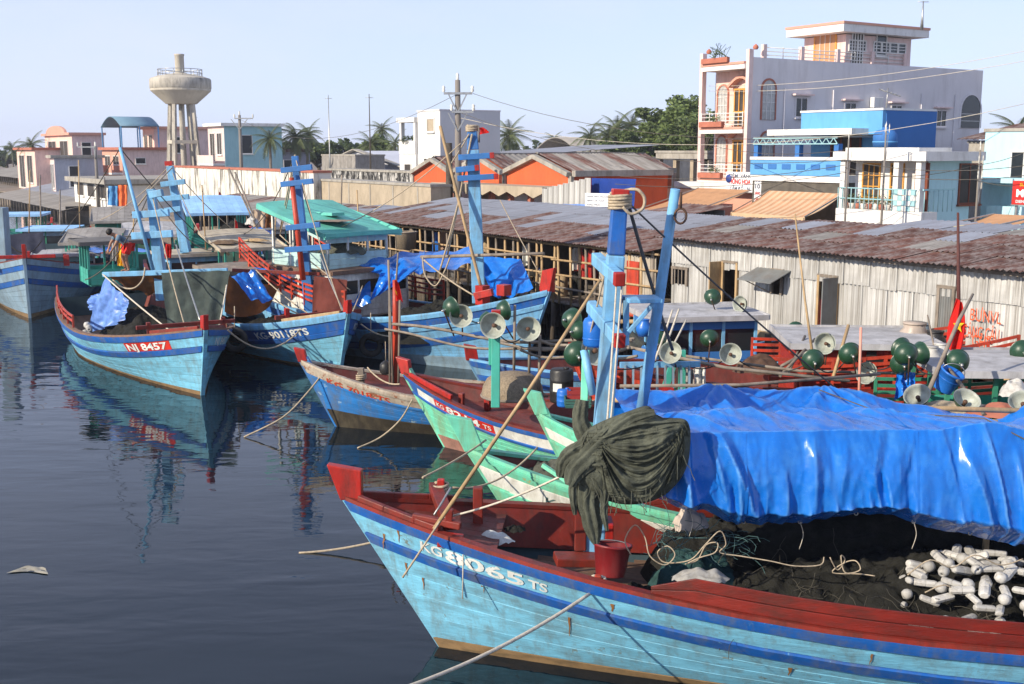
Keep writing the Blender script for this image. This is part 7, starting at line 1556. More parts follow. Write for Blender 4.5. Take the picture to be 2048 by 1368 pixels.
# ------------------------------------------------------------------ boats in the back rows
def rowboat(label, cpx, cpy, Y, f, L, Bm, hullm, bandm, capm, roofm, wallm, postm, cabx, cl, cw, ch, hb=1.6, hm=1.0, railm=None, sill=.5, glass=True, open_=False, seam=SEAM, over=.25, group='boats in the back rows', tilt=0, ny=2, hs=1.5):
    """boat placed by the photo position of its wheelhouse roof"""
    rp_ = P(cpx, cpy, Y); f = V((*f, 0)).normalized(); loc = V((rp_.x, rp_.y, 0)) - f * cabx; H = Hull(L, Bm, hb, hm, hs, .7)
    b = boat('fishing_boat', label, loc, fwd(f.x, f.y), H, [(.14, bandm, .03), (.2, hullm, 0), (.12, bandm, .03)], hullm, 3, BOOT, .9, seam, capm, DECKR, DECKR, hullm, REDP, (.36, .28, .28, .05), group=group, plankw=.32)
    z0 = rp_.z - ch - .05; cabin(b, cabx - cl / 2, cabx + cl / 2, cw, z0, ch, wallm, roofm, postm, sill, over, 3, ny, glass=glass, open_=open_, tilt=tilt)
    dh = H.top(cabx) - .45
    if z0 > dh + .1: MB().bb((cabx - cl / 2 + .06, -cw / 2 + .06, dh), (cabx + cl / 2 - .06, cw / 2 - .06, z0 - .06)).build('deckhouse', wallm, b)
    if railm:
        for s in (-1, 1): rail(b, H, s, cabx + cl / 2 + .6, -L + .25, .1, .6, railm, 4, 8, zc=.35)
    return b, H
SKYR = paint('sky_blue_roof', (150, 196, 236), .5, damt=.2, rnd=.05); BEIGER = mat('beige_roof_board', (.42, .37, .28), .85, .2, 2, dirt=(.2, .14, .1), damt=.5, rnd=.1); GREYR = mat('pale_grey_roof_board', (.39, .39, .40), .8, .2, 2, dirt=(.17, .16, .15), damt=.6, rnd=.1)
NAVY = paint('navy_hull', (40, 84, 140), .5)
rA, hA = rowboat('teal railed boat with a sky blue roof behind the dark green canvas', 430, 424, 53, (-.35, .94), 10, 3.4, TEAL, GREENP, REDB, SKYR, TEAL, TEAL, -8, 2.8, 2.3, 1.3, 1.8, 1.2, TEAL, .3, False, True, SEAMG, tilt=.6)
rB, hB = rowboat('green boat with a grey ribbed roof and red rails at the far left', 236, 440, 57, (-.3, .95), 10, 3.2, TEAL, GREENP, REDB, FIBR, GREENP, TEAL, -8, 2.6, 2.0, 1.3, 1.7, 1.1, REDO, .5, True, False, SEAMG, tilt=.5)
rC, hC = rowboat('boat with a beige plank roof and green framed windows behind the blue masts', 486, 492, 46, (-.5, .87), 10, 3.4, LBLUE2, DBLUE, REDB, BEIGER, paint('pale_green_board', (160, 196, 180), .5), TEAL, -8, 2.6, 2.2, 1.25, 1.7, 1.1, None, .5, False, True, tilt=.5)
rD, hD = rowboat('green boat with a low cabin at the left picture edge', 42, 428, 62, (-.2, .97), 10, 3.2, TEAL, GREENP, REDB, SKYR, TEAL, GREENP, -8, 2.4, 2.0, 1.1, 1.6, 1.0, GREENP, .3, False, True, SEAMG)
rE, hE = rowboat('dark boat with a pale blue roof behind the grey blue boat', 102, 456, 55, (.15, -.98), 9, 3.2, NAVY, DBLUE, REDB, SKYR, GBLUE, GREENP, -5, 2.2, 2.0, 1.1, 1.7, 1.1, None, .4)
rI, hI = rowboat('navy hulled boat with a white windowed cabin beside the grey blue boat', 132, 505, 49, (.35, -.93), 8, 3.4, NAVY, DBLUE, REDB, GREYR, paint('aqua_board', (130, 178, 186), .5), WHITEP, -4.2, 2.2, 2.2, 1.0, 1.7, 1.1, None, .3)
rJ, hJ = rowboat('blue bowed boat with a red stem head behind the dark green canvas', 378, 505, 46, (.5, -.86), 8, 3.2, LBLUE2, DBLUE, REDB, BEIGER, LBLUE2, LBLUE2, -5.5, 2.0, 2.0, 1.0, 1.75, 1.15, None, .4)
# blue mast of that boat
pm = MB(rJ); pm.beam(P(372, 505, 45), P(340, 332, 45), .4, .36, w1=.24, h1=.24, up=(1, 0, 0)); mj = pm.build('mast', LBLUE2, rJ, .015)
for py, xa, xb in ((366, 322, 370), (396, 312, 378), (420, 316, 362)): MB(rJ).beam(P(xa, py + 3, 44.6), P(xb, py - 3, 44.6), .16, .2).build('crossbar', LBLUE2, mj, .012)
pm = MB(rJ); pm.beam(P(339, 331, 45), P(338, 322, 45), .28, .28, up=(1, 0, 0)); pm.build('mast_cap', REDP, mj)
rF, hF = rowboat('blue cabin boat with a pale grey roof before the sheet metal wall', 1388, 622, 26.6, (-.97, -.16), 7.5, 2.5, LBLUE2, DBLUE, LBLUE2, GREYR, BLUED, LBLUE2, -4.6, 2.3, 1.9, 1.35, 1.3, 1.0, None, .6, True, False, over=.22)
rG, hG = rowboat('orange red boat with a pale plank roof and red cabin', 1706, 672, 23.2, (-1, .06), 8.2, 2.5, REDO, REDB, REDB, GREYR, mat('red_cabin_board', lin((150, 44, 32)), .5, .2, 3, rnd=.1), REDO, -5.0, 2.5, 2.0, 1.25, 1.75, 1.35, REDO, .95, True, False, mat('seam_red', (.05, .015, .01), .8), over=.22)
rH, hH = rowboat('green boat with a grey plank roof at the right picture edge', 1998, 722, 19.4, (-1, .05), 8.0, 2.4, TEAL, GREENP, GREENP, GREYR, TEAL, GREENP, -5.0, 2.3, 1.9, 1.1, 1.6, 1.25, GREENP, .35, False, True, SEAMG, over=.2)
win_ = MB(rG); c = P(1742, 700, 22.0)
for k in range(2):
    for j in range(2): MB(rG).box(P(1738 + 10 * k, 696 + 12 * j, 22.1), (.1, .02, .1)).build('vent_hole', DARK, rG)
# plank front of a pale boat beside the nearest mast
pb = thing('plank_barrier', 'pale blue plank bulwark seen between mast and boom', 'bulwark', P(1300, 790, 19.6))
for k in range(9): a = P(1250 + 16 * k, 810, 19.6 + .02 * k); MB(pb).beam(a, P(1250 + 16 * k, 730, 19.6 + .02 * k), .13, .03).build('plank', GBLUE, pb)
MB(pb).beam(P(1240, 730, 19.6), P(1400, 728, 19.8), .06, .1).build('top_rail', LBLUE2, pb)
for px in (1300, 1362): MB(rF).beam(P(px, 870, 20.4), P(px + (50 if px == 1300 else 2), 715 if px == 1300 else 700, 20.4), .12, .12).build('teal_post', TEAL, rF)
MB(rF).beam(P(1350, 715, 20.4), P(1351, 703, 20.4), .15, .15).build('post_cap', REDP, rF)
# ------------------------------------------------------------------ lamps and poles over these boats
LM = [(1425, 594, 26.4, (.3, .9, .2), 'green lamp shade above the pale grey roof of the blue cabin boat', (1432, 625)), (1479, 608, 26.2, (-.75, -.6, .1), 'white faced lamp at the roof corner of the blue cabin boat', (1476, 640)), (1419, 677, 23.4, (.1, .95, .2), 'green lamp shade in front of the blue cabin', (1416, 735)),
      (1341, 705, 19.6, (-.35, -.85, .35), 'white faced lamp right beside the leaning boom', (1352, 735)), (1461, 708, 20.2, (-.2, -.95, .3), 'white faced lamp in front of the stilts at the red bow', (1462, 740)), (1590, 660, 24.8, (.1, .95, .2), 'green lamp shade half hidden by the red boat roof', (1592, 690)), (1626, 720, 19.6, (.05, .95, .15), 'green lamp shade at the foot of the thin whip pole', (1628, 760)),
      (1650, 687, 20.4, (-.5, -.8, .2), 'white faced lamp below the near edge of the red boat roof', (1650, 730)), (1700, 707, 19.4, (0, .98, .1), 'largest green lamp shade before the red cabin', (1712, 750)), (1802, 697, 19.4, (-.3, .9, .1), 'dark green lamp shade at the back of the lamp cluster', (1806, 740)), (1812, 708, 18.5, (.05, .98, .1), 'front green lamp shade of the cluster right of the red cabin', (1816, 770)), (1804, 727, 18.9, (.1, .95, .1), 'lowest green lamp shade of the cluster right of the red cabin', (1812, 770)),
      (1842, 706, 19.0, (.9, .4, .1), 'green lamp shade turned sideways right of the lamp cluster', (1836, 745)), (1914, 723, 17.4, (0, .98, .1), 'green lamp shade over the hanging blue bucket', (1922, 770)), (1733, 746, 19.4, (-.6, -.6, .3), 'white faced lamp low before the red boat rails', (1722, 770)), (1834, 790, 16.6, (-.45, -.55, .7), 'pale dish lamp above the tarpaulin left of the blue bucket', (1850, 815)), (1934, 798, 16.2, (.1, -.6, .8), 'pale dish lamp above the tarpaulin right of the blue bucket', (1950, 825)),
      (2046, 802, 15.9, (-.3, -.5, .8), 'pale dish lamp cut by the right picture edge', (2050, 830)), (2043, 702, 19.6, (.1, .95, .1), 'green lamp shade cut by the right picture edge', (2046, 720)), (1317, 682, 21.0, (.2, .9, .2), 'dark green lamp shade behind the leaning boom', (1320, 720))]
for px, py, Y, d, lb, st in LM: lamp(px, py, Y, d, lb, P(st[0], st[1], Y + .1), .86)
def whip(label, pts, r, m=WOODP): line('whip_pole', label, [P(*p) for p in pts], r, m, 'pole', 'thin poles over the right hand boats', n=6)
whip('thin tall whip pole leaning over the sheet metal wall', [(1590, 428, 20.5), (1610, 600, 20.2), (1626, 716, 19.8)], [.014, .02, .026]); whip('pale whip pole leaning before the red boat roof', [(1697, 650, 20), (1666, 756, 19.5)], .03); whip('upright pink pole before the red cabin', [(1722, 655, 19.4), (1718, 790, 19.0)], .024, mat('pink_pole', lin((214, 150, 130)), .6))
whip('long leaning pole that carries the blue bucket', [(1946, 588, 18.2), (1918, 640, 17.9), (1850, 800, 16.8)], [.02, .03, .036], WOODG); whip('thin pole left of the flag', [(1855, 630, 21), (1878, 740, 20.4)], [.014, .024], WOODG); whip('short leaning pole in front of the green boat', [(1892, 730, 17.4), (1968, 830, 16.0)], .03, WOODG)
whip('long low pole across the red boat bow', [(1236, 690, 20.6), (1450, 735, 20.0), (1700, 762, 19.4)], .032, WOODG); whip('second low pole across the red boat side', [(1370, 712, 21), (1600, 742, 20.3), (1850, 748, 19.6)], .028, WOODG); whip('pale pole resting along the tarpaulin ridge', [(1240, 772, 17.2), (1480, 770, 17.4), (1760, 748, 17.8)], .028, WOODG)
whip('leaning driftwood spar beside the red cabin', [(1640, 690, 22.2), (1540, 745, 21.4)], .035, WOODG); whip('second driftwood spar beside the red cabin', [(1630, 678, 22.4), (1560, 752, 21.2)], .03, WOODG); whip('third driftwood spar beside the red cabin', [(1610, 672, 22.6), (1575, 750, 21.4)], .026, WOODG)
for i, (a, c) in enumerate((((1345, 620, 20.8), (1310, 720, 20)), ((1358, 618, 20.8), (1322, 715, 20)), ((1372, 640, 20.8), (1330, 720, 20)))): line('stay_rope', ('first of three pale ropes beside the leaning boom', 'second of three pale ropes beside the leaning boom', 'third of three pale ropes beside the leaning boom')[i], catenary(P(*a), P(*c), .02), .02, ROPEW)
fl_ = flag('large red flag with a yellow star on a dark red pole', P(1917, 598, 20.6), P(1918, 640, 20.6), P(1922, 700, 20.4)); bpy.data.objects.remove(fl_.children[0]); [bpy.data.objects.remove(c) for c in list(fl_.children)]
# hanging flag: gathered folds of cloth falling from the pole
FT, FB = P(1917, 597, 20.5), P(1918, 700, 20.4)
def hf(u, v):
    c = FT.lerp(FB, v); wd = .05 + .26 * math.sin(math.pi * min(1, v * .62 + .02)) ; return c + V((-.12 * v + wd * (u - .35), .07 * math.sin(u * 11 + v * 3), -.06 * u * (1 - v)))
MB(fl_).grid(hf, 24, 24).build('cloth', FLAGR, fl_)
c = hf(.45, .5); mb = MB(fl_); mb.add([c + V((0, -.09, 0))] + [c + V(((.11 if k % 2 == 0 else .045) * math.sin(k * math.pi / 5), -.09 + .01 * (k % 2), (.15 if k % 2 == 0 else .06) * math.cos(k * math.pi / 5))) for k in range(10)], [(0, 1 + k, 1 + (k + 1) % 10) for k in range(10)]); mb.build('star', STARY, fl_)
MB(fl_).tube([P(1918, 770, 20.6), P(1917, 560, 20.6), P(1916, 425, 20.7)], [.045, .035, .022], 8).build('staff', mat('dark_red_pole', (.09, .03, .025), .7), fl_)
# hanging blue bucket
bb_ = thing('bucket', 'blue plastic bucket hanging tilted on a leaning pole', 'bucket', P(1884, 778, 17.2)); bb_.rotation_euler = (R(18), R(22), 0)
MB().lathe([(0, 0), (.15, 0), (.15, .01), (.18, .3), (.19, .3), (.19, .33), (.165, .33), (.14, .03), (0, .03)], 24).build('body', JB, bb_); MB().lathe([(.168, .2), (.176, .205), (.17, .21)], 24).build('rib', JB, bb_); MB().tube([V((.18 * math.cos(a), 0, .32 + .14 * math.sin(a))) for a in [math.pi * k / 8 for k in range(9)]], .008, 5).build('handle', STEEL, bb_)
# jars, cans and oddments on the right hand boats
def pot(label, px, py, Y, r, h, m, name='jar', cat='jar'):
    q = thing(name, label, cat, P(px, py, Y)); MB().lathe([(0, 0), (r * .7, 0), (r, h * .35), (r, h * .6), (r * .6, h * .85), (r * .62, h), (r * .5, h), (r * .5, h * .85), (0, h * .8)], 18).build('body', m, q); MB().lathe([(r * .5, h), (r * .66, h * .98), (r * .66, h * 1.04), (0, h * 1.05)], 18).build('lid', m, q); return q
pot('beige water jar behind the red boat roof', 1826, 706, 23.4, .36, .62, mat('glazed_beige', (.36, .3, .25), .4, .2, 3)); pot('blue grey jar behind the red boat roof', 1838, 694, 24.2, .3, .5, GBLUE); pot('dark jar beside the beige water jar', 1868, 712, 23.0, .26, .5, BLK); pot('white plastic can right of the lamp cluster', 1862, 735, 19.6, .16, .36, PLASTW, 'can', 'can'); pot('pale can on the green boat roof edge', 1880, 722, 19.8, .18, .3, PLASTW, 'can', 'can')
pot('small red pot on the green boat deck', 1932, 798, 17.3, .12, .14, REDP, 'pot', 'pot'); pot('blue jug on the blue cabin boat deck', 1288, 672, 25, .18, .36, JB)
o = cloth('tarpaulin', 'crumpled blue plastic hanging below the lamp cluster', [P(1798, 740, 18.9), P(1832, 742, 18.9), P(1836, 790, 18.6), P(1790, 792, 18.6)], TARP, 'tarpaulin', 0, .12, (5, .08), 26, seed=20)
cloth('shirt', 'white cloth hung to dry at the red bow', [P(1388, 735, 21), P(1412, 735, 21), P(1412, 782, 20.9), P(1390, 785, 20.9)], PLASTW, 'cloth', 0, .08, (4, .06), 16, seed=22); cloth('trousers', 'grey trousers hung to dry left of the white cloth', [P(1370, 738, 21), P(1388, 738, 21), P(1388, 790, 20.9), P(1372, 790, 20.9)], FIBR, 'cloth', 0, .08, (3, .06), 16, seed=23)
rag('engine', 'dark engine block under the spars of the red boat', IRON, 1520, 742, 21.6, .5, .3, .3, 'engine', 14); rag('sack', 'pale sack on the deck of the green boat at the picture edge', PLASTW, 2030, 788, 17.4, .25, .2, .22, 'sack', 15); rag('rope_heap', 'brown rope heap on the deck before the green boat', ROPEM, 1900, 822, 16.6, .8, .3, .14, 'rope heap', 16); rag('rope_heap', 'reddish net rope heap at the right picture edge', TERRA, 2010, 830, 16.2, .6, .3, .16, 'rope heap', 17)
rag('net_heap', 'grey net heap on the blue cabin boat foredeck', MATS['grey_net'], 1235, 690, 22.0, .6, .4, .3, 'net heap', 18)
# hanging clothes and oddments among the left hand boats
for i, (px, py, w_, h, Y, m, lb) in enumerate(((222, 478, 12, 44, 36, PLASTW, 'striped white cloth hanging left of the crouching person'), (236, 486, 14, 46, 36, mat('yellow_cloth', lin((226, 178, 40)), .9), 'yellow cloth hanging beside the crouching person'), (330, 488, 12, 28, 42, FLAGR, 'red cloth hanging between the blue masts'), (505, 420, 26, 36, 50, mat('tan_sheet', (.45, .34, .24), .9), 'tan sheet drying behind the beige roof'), (525, 426, 22, 30, 50, CLOTHB, 'brown sheet drying behind the beige roof'))):
    cloth('hung_cloth', lb, [P(px, py, Y), P(px + w_, py, Y), P(px + w_, py + h, Y), P(px - 2, py + h, Y)], m, 'cloth', 0, .08, (4, .07), 14, seed=30 + i)
cloth('tarpaulin', 'blue tarpaulin draped behind the sky blue roofed boat', [P(442, 470, 50), P(520, 452, 50), P(548, 462, 49), P(470, 490, 48)], TARP, 'tarpaulin', .1, .12, (5, .08), 24, seed=40)
cloth('tarpaulin', 'flat blue tarpaulin between the two left hand masts', [P(150, 488, 50), P(230, 486, 50), P(300, 500, 47), P(180, 500, 46)], TARP, 'tarpaulin', .1, .05, (5, .05), 16, seed=41)
for i, a in enumerate((((458, 338, 52), (520, 470, 48)), ((470, 345, 52), (510, 440, 48)), ((80, 350, 60), (82, 470, 56)), ((120, 380, 60), (120, 480, 56)), ((560, 460, 38), (590, 310, 34.6)), ((345, 335, 45), (300, 380, 34)), ((300, 380, 34), (262, 430, 40)))):
    line('pole' if i < 4 else 'stay_rope', ('grey slanting pole over the sky blue roof', 'second slanting pole over the sky blue roof', 'thin upright pole at the far left', 'second thin upright pole at the far left', 'stay from the KG 90118 mast to the back row', 'tan stay between the two left hand mast heads', 'tan stay from the NJ 8457 mast to the left')[i], [P(*a[0]), P(*a[1])], .04 if i < 4 else .025, WOODG if i < 4 else ROPEM, 'pole' if i < 4 else 'rope')
flag('small red flag on a pole over the teal railed boat', P(470, 440, 48), P(470, 470, 48), P(478, 472, 47.9), star=False, pole=[P(470, 490, 48), P(470, 436, 48)]); flag('tiny red flag on the shed roof before the stained wall', P(438, 384, 55), P(438, 396, 55), P(444, 396, 55), star=False, pole=[P(438, 410, 55), P(438, 375, 55)])
tb = thing('floating_bag', 'pale plastic bag floating in the open water', 'plastic bag', Z(62, 1142, .0))
MB().grid(lambda u, v: V(((u - .5) * .62 * (1 - .4 * v), (v - .5) * .22 + .06 * math.sin(u * 4), .012 + .02 * math.sin(u * 9) * math.sin(v * 7))), 14, 6).build('film', mat('dull_plastic_film', (.3, .28, .22), .4, .2, 5), tb)
# ------------------------------------------------------------------ people
SKIN = mat('skin', (.33, .17, .105), .55, .1, 6, bump=.05); HAIR = mat('black_hair', (.012, .01, .009), .6, .1, 20)
def skinbody(name, joints, bones, rad, m, parent, sub=2):
    me = bpy.data.meshes.new(name); ks = list(joints); me.from_pydata([joints[k] for k in ks], [(ks.index(a), ks.index(b)) for a, b in bones], []); me.materials.append(m)
    o = bpy.data.objects.new(name, me); COL.objects.link(o); o.parent = parent
    o.modifiers.new('skin', 'SKIN'); sv = me.skin_vertices[0].data
    for i, k in enumerate(ks): r = rad[k]; sv[i].radius = r if isinstance(r, tuple) else (r, r); sv[i].use_root = (k == 'pelvis')
    d = o.modifiers.new('smooth', 'SUBSURF'); d.levels = sub; d.render_levels = sub
    for p in me.polygons: p.use_smooth = True
    return o
def person(label, loc, rz, J, clothes, hair=True):
    """J: joint positions (m, local); arms and legs left/right. Body one skin mesh, hands with fingers, head with nose and ears"""
    q = thing('person', label, 'person', loc, rz)
    j = dict(J); fw = V(j.pop('face')); hd = V(j['head']); bones = [('pelvis', 'waist'), ('waist', 'chest'), ('chest', 'neck'), ('neck', 'chin'), ('chin', 'head'), ('head', 'crown')]
    j['chin'] = V(j['neck']).lerp(hd, .45) + fw * .015; j['crown'] = hd + (hd - V(j['neck'])).normalized() * .1
    rad = dict(pelvis=(.15, .115), waist=(.13, .1), chest=(.16, .115), neck=.055, chin=.062, head=(.082, .095), crown=(.062, .07))
    for s in 'lr':
        bones += [('chest', 'sh' + s), ('sh' + s, 'el' + s), ('el' + s, 'wr' + s), ('wr' + s, 'pa' + s), ('pelvis', 'hip' + s), ('hip' + s, 'kn' + s), ('kn' + s, 'an' + s), ('an' + s, 'toe' + s)]
        rad.update({'sh' + s: .06, 'el' + s: .042, 'wr' + s: .028, 'pa' + s: (.038, .02), 'hip' + s: .092, 'kn' + s: .06, 'an' + s: .038, 'toe' + s: (.042, .026)})
        wv, el = V(j['wr' + s]), V(j['el' + s]); d = (wv - el).normalized(); j['pa' + s] = wv + d * .075; sd = d.cross(V((0, 0, 1)));  sd = sd.normalized() if sd.length > .1 else V((1, 0, 0))
        for k in range(4):
            a = 'f%d%s' % (k, s); b_ = 'g%d%s' % (k, s); r0 = j['pa' + s] + sd * (.026 * (k - 1.5)); ln = (.06, .07, .075, .055)[k]
            j[a] = r0 + d * ln * .55; j[b_] = j[a] + (d * .8 + V((0, 0, -.5))).normalized() * ln * .5; rad[a] = .009; rad[b_] = .008; bones += [('pa' + s, a), (a, b_)]
        a = 't0' + s; b_ = 't1' + s; j[a] = wv + d * .03 + sd * .05; j[b_] = j[a] + d * .035 + sd * .01; rad[a] = .011; rad[b_] = .009; bones += [('wr' + s, a), (a, b_)]
    j['nose'] = hd + fw * .1 - V((0, 0, .02)); rad['nose'] = .014; bones.append(('head', 'nose'))
    sd = fw.cross(V((0, 0, 1))).normalized()
    for s, g in (('l', 1), ('r', -1)): j['ear' + s] = hd + sd * g * .09; rad['ear' + s] = (.012, .022); bones.append(('head', 'ear' + s))
    body = skinbody('body', {k: tuple(v) for k, v in j.items()}, bones, rad, SKIN, q)
    if hair: MB().lathe([(.095, -.02), (.105, .02), (.1, .07), (.07, .115), (0, .13)], 14, Matrix.Translation(hd - fw * .02) @ (hd - V(j['neck'])).to_track_quat('Z', 'Y').to_matrix().to_4x4()).build('hair', HAIR, q)
    for name, m, keys, bn, grow in clothes:
        skinbody(name, {k: tuple(j[k]) if not isinstance(k, tuple) else tuple(V(j[k[0]]).lerp(V(j[k[1]]), k[2])) for k in keys}, bn, {k: (tuple(x + grow for x in rad[k]) if isinstance(rad.get(k), tuple) else rad.get(k, rad[k[0]] if isinstance(k, tuple) and not isinstance(rad[k[0]], tuple) else .08) + grow) for k in keys}, m, q)
    return q
stand = dict(pelvis=(0, 0, .92), waist=(0, .01, 1.08), chest=(0, 0, 1.32), neck=(0, 0, 1.46), head=(.02, 0, 1.6), face=(1, 0, 0), shl=(0, .18, 1.38), shr=(0, -.18, 1.38), ell=(.05, .26, 1.12), elr=(.12, -.24, 1.14), wrl=(.2, .2, .95), wrr=(.3, -.12, 1.02), hipl=(0, .1, .86), hipr=(0, -.1, .86), knl=(.04, .11, .48), knr=(-.02, -.11, .48), anl=(0, .12, .08), anr=(-.05, -.12, .08), toel=(.16, .14, .03), toer=(.1, -.14, .03))
shorts = lambda m: ('shorts', m, ['pelvis', 'hipl', 'hipr', ('hipl', 'knl', .75), ('hipr', 'knr', .75)], [('pelvis', 'hipl'), ('pelvis', 'hipr'), ('hipl', ('hipl', 'knl', .75)), ('hipr', ('hipr', 'knr', .75))], .022)
shirt = lambda m: ('shirt', m, ['waist', 'chest', 'shl', 'shr', ('shl', 'ell', .6), ('shr', 'elr', .6), 'pelvis'], [('pelvis', 'waist'), ('waist', 'chest'), ('chest', 'shl'), ('chest', 'shr'), ('shl', ('shl', 'ell', .6)), ('shr', ('shr', 'elr', .6))], .018)
bend = dict(pelvis=(-.1, 0, .84), waist=(.02, .0, .98), chest=(.2, 0, 1.12), neck=(.32, 0, 1.18), head=(.42, 0, 1.24), face=(.8, 0, -.5), shl=(.2, .18, 1.12), shr=(.2, -.18, 1.12), ell=(.34, .22, .88), elr=(.36, -.2, .9), wrl=(.44, .14, .7), wrr=(.46, -.1, .72), hipl=(-.1, .1, .8), hipr=(-.1, -.1, .8), knl=(.02, .12, .45), knr=(.04, -.12, .45), anl=(-.06, .12, .08), anr=(-.04, -.12, .08), toel=(.1, .14, .03), toer=(.12, -.14, .03))
c = P(1366, 697, 21.6); person('bare chested person in green shorts standing behind the blue tarpaulin', (c.x, c.y, c.z - 1.72), R(200), stand, [shorts(mat('green_shorts', (.02, .12, .06), .8))])
c = P(252, 545, 35.2); person('person in a blue top and red shorts bending forward among the left hand boats', c, R(215), bend, [shorts(mat('red_shorts', lin((200, 40, 30)), .8)), shirt(mat('blue_grey_shirt', (.12, .2, .28), .85))])
# ------------------------------------------------------------------ more of the crowd of boats and rigging on the left
rowboat('teal roofed boat between the two left hand masts', 300, 468, 52, (-.3, .95), 8, 3.0, TEAL, GREENP, REDB, GREYR, TEAL, TEAL, -6.4, 2.2, 1.9, 1.1, 1.6, 1.0, GREENP, .3, False, True, SEAMG, tilt=.4)
rowboat('low blue boat with a brown roof at the left behind the NJ 8457 cabin', 186, 482, 50, (-.2, .97), 8, 3.0, LBLUE2, DBLUE, REDB, FIBR, LBLUE2, TEAL, -6.4, 2.2, 1.9, 1.0, 1.5, 1.0, None, .4, False, True, tilt=.4)
rowboat('pale boat with a white roof behind the KG 90118 mast', 560, 452, 54, (-.4, .91), 8, 3.0, GBLUE, DBLUE, REDB, GREYR, WHITEP, TEAL, -6.4, 2.2, 1.9, 1.2, 1.7, 1.1, REDO, .4, True, False, tilt=.5)
rg9 = random.Random(77)
tips = {'NJ 8457 mast': (302, 378, 33.6), 'back row blue mast': (340, 330, 45), 'KG 90118 mast': (590, 312, 34.4), 'leaning blue boom': (240, 296, 33.4), 'sky blue mast': (944, 265, 33.2)}
ends = [('the grey ribbed roof', (200, 440, 52)), ('the red rails at the stern', (170, 560, 36)), ('the beige roof', (430, 500, 43)), ('the teal railed boat', (480, 470, 48)), ('the KG 90118 stem', (684, 622, 31.2)), ('the NJ 8457 bitts', (372, 660, 29)), ('the wheelhouse', (640, 470, 36)), ('the far shore', (120, 470, 52))]
plan = [('NJ 8457 mast', 1), ('NJ 8457 mast', 5), ('NJ 8457 mast', 2), ('back row blue mast', 0), ('back row blue mast', 3), ('back row blue mast', 2), ('KG 90118 mast', 3), ('KG 90118 mast', 4), ('KG 90118 mast', 6), ('leaning blue boom', 7), ('leaning blue boom', 2), ('sky blue mast', 6)]
for t, e in plan: line('rigging_line', f'thin rigging line from the {t} towards {ends[e][0]}', catenary(P(*tips[t]), P(*ends[e][1]), rg9.uniform(.1, .6)), .017, rg9.choice((ROPEM, ROPED)), 'rope')
for i, (px, py, Y, h, ln) in enumerate(((262, 540, 40, 105, 6), (412, 500, 46, 130, -8), (548, 520, 42, 120, 5), (58, 470, 52, 130, 2), (160, 470, 55, 150, -3), (680, 520, 40, 170, 4), (720, 500, 41, 120, -6))):
    line('bamboo_pole', ('thin upright bamboo pole left of the NJ 8457 mast', 'thin bamboo pole beside the back row blue mast', 'thin bamboo pole left of the KG 90118 mast', 'thin pole over the grey blue boat', 'tall thin pole beside the small white house', 'tall thin pole before the teal wheelhouse', 'short thin pole beside the teal wheelhouse')[i], [P(px, py, Y), P(px + ln, py - h, Y)], .028, rg9.choice((WOODP, WOODG)), 'pole', 'thin poles among the left hand boats')
rag('net_heap', 'brown net heap drying on the beige plank roof', mat('brown_net', (.13, .085, .05), .95, .3, 20), 452, 486, 45.2, .62, .5, .12, 'net heap', 41); rag('net_heap', 'dark net heap on the sky blue roofed boat', NETK, 470, 462, 49, .7, .6, .4, 'net heap', 42); rag('plank_stack', 'yellowish plank bundle on the beige plank roof', WOODP, 512, 482, 45.6, .5, .18, .1, 'planks', 43)
rag('sack', 'pale sack on the foredeck of the teal railed boat', PLASTW, 505, 448, 49, .3, .3, .3, 'sack', 44); rag('net_heap', 'grey net heap beside the wheelhouse of the sky blue boat', MATS['grey_net'], 690, 505, 35.6, .7, .5, .3, 'net heap', 45); rag('net_heap', 'dark gear heap amidships on the boat with the white windowed cabin', NETK, 165, 540, 46.5, .8, .6, .4, 'net heap', 46)
# tyre fenders
TYRE = mat('tyre_rubber', (.018, .018, .018), .8)
for i, (px, py, Y, lb) in enumerate(((470, 680, 30.3, 'black tyre fender between the NJ 8457 and KG 90118 boats'), (742, 690, 31.8, 'black tyre fender on the sky blue boat side'), (1258, 1010, 14.9, 'black tyre fender between the two nearest boats'))):
    q = thing('tyre_fender', lb, 'tyre', P(px, py, Y)); MB().tube([V((.26 * math.cos(a), 0, .26 * math.sin(a))) for a in [2 * math.pi * k / 20 for k in range(21)]], .09, 8, False).build('tyre', TYRE, q); MB().tube([V((0, 0, .26)), V((0, .1, .9))], .015, 5).build('lanyard', ROPEM, q)

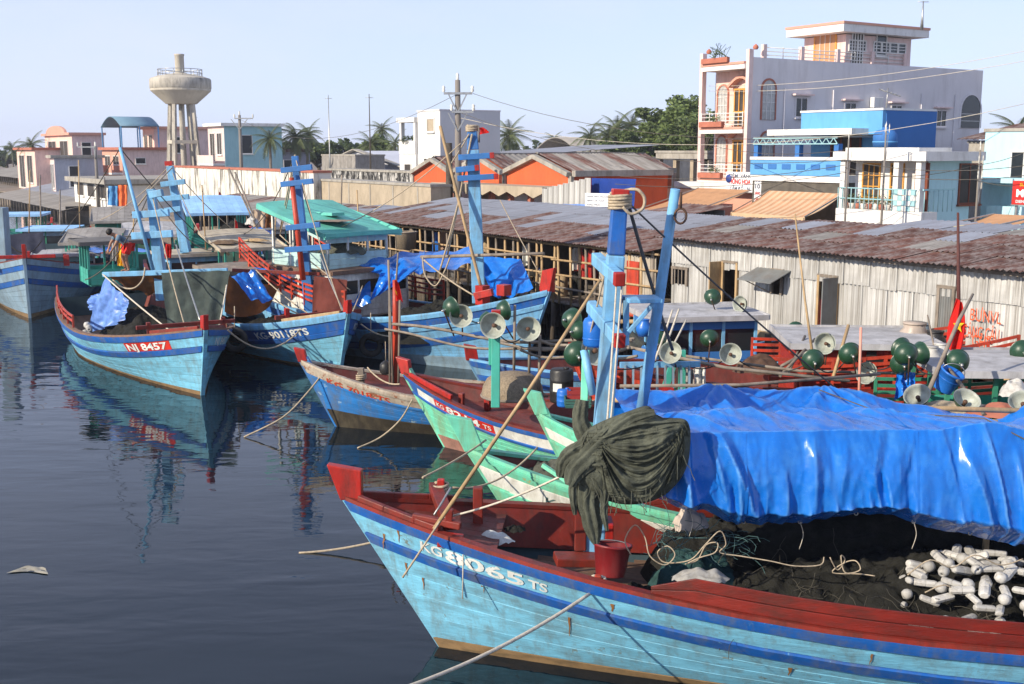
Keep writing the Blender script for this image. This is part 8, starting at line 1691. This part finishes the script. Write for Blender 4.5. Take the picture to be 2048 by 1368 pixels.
cab = [((1154, 708, 18.4), (1341, 705, 19.6)), ((1341, 705, 19.6), (1461, 708, 20.2)), ((1461, 708, 20.2), (1626, 720, 19.6)), ((1626, 720, 19.6), (1700, 707, 19.4)), ((1700, 707, 19.4), (1812, 708, 18.5)), ((1812, 708, 18.5), (1914, 723, 17.4)), ((905, 615, 22.5), (1010, 620, 22.2)), ((986, 651, 20.9), (1057, 658, 21.0)), ((1834, 790, 16.6), (1934, 798, 16.2))]
cl_ = ['lamp cable past the nearest mast', 'lamp cable right of the leaning boom', 'lamp cable over the red bow', 'lamp cable before the red cabin, left', 'lamp cable before the red cabin, right', 'lamp cable to the blue bucket', 'lamp cable behind the teal lamp post', 'lamp cable right of the teal lamp post', 'lamp cable between the two pale dish lamps']
for (a, c), lb in zip(cab, cl_): line('lamp_cable', 'thin black sagging ' + lb, catenary(P(a[0], a[1], a[2] + .22), P(c[0], c[1], c[2] + .22), .28), .012, BLK, 'cable', 'lamp cables')
for i, lst in enumerate(([(1815, 1150), (1860, 1120), (1905, 1135), (1950, 1110), (2000, 1130), (2046, 1118)], [(1850, 1185), (1890, 1170), (1925, 1190), (1960, 1180), (1990, 1196)])):
    line('float_line', ('twine threaded over the top of the float heap', 'twine curled at the near foot of the float heap')[i], [P(x, y, 11.75 + .04 * k) for k, (x, y) in enumerate(lst)], .008, ROPEM, 'twine', sm=True)
# ------------------------------------------------------------------ thin sea haze
hz = MB(); hz.bb((-1600, -120, -3.5), (1600, 1700, 24)); ho = hz.build('haze', bpy.data.materials.new('sea_haze')); hm_ = ho.data.materials[0]; hm_.use_nodes = True; t = hm_.node_tree; t.nodes.clear()
o_ = t.nodes.new('ShaderNodeOutputMaterial'); v_ = t.nodes.new('ShaderNodeVolumePrincipled'); v_.inputs['Color'].default_value = (.86, .9, 1, 1); v_.inputs['Density'].default_value = .00042; v_.inputs['Anisotropy'].default_value = .3
t.links.new(v_.outputs[0], o_.inputs['Volume']); tag(ho, 'thin pale haze over the harbour', kind='stuff')
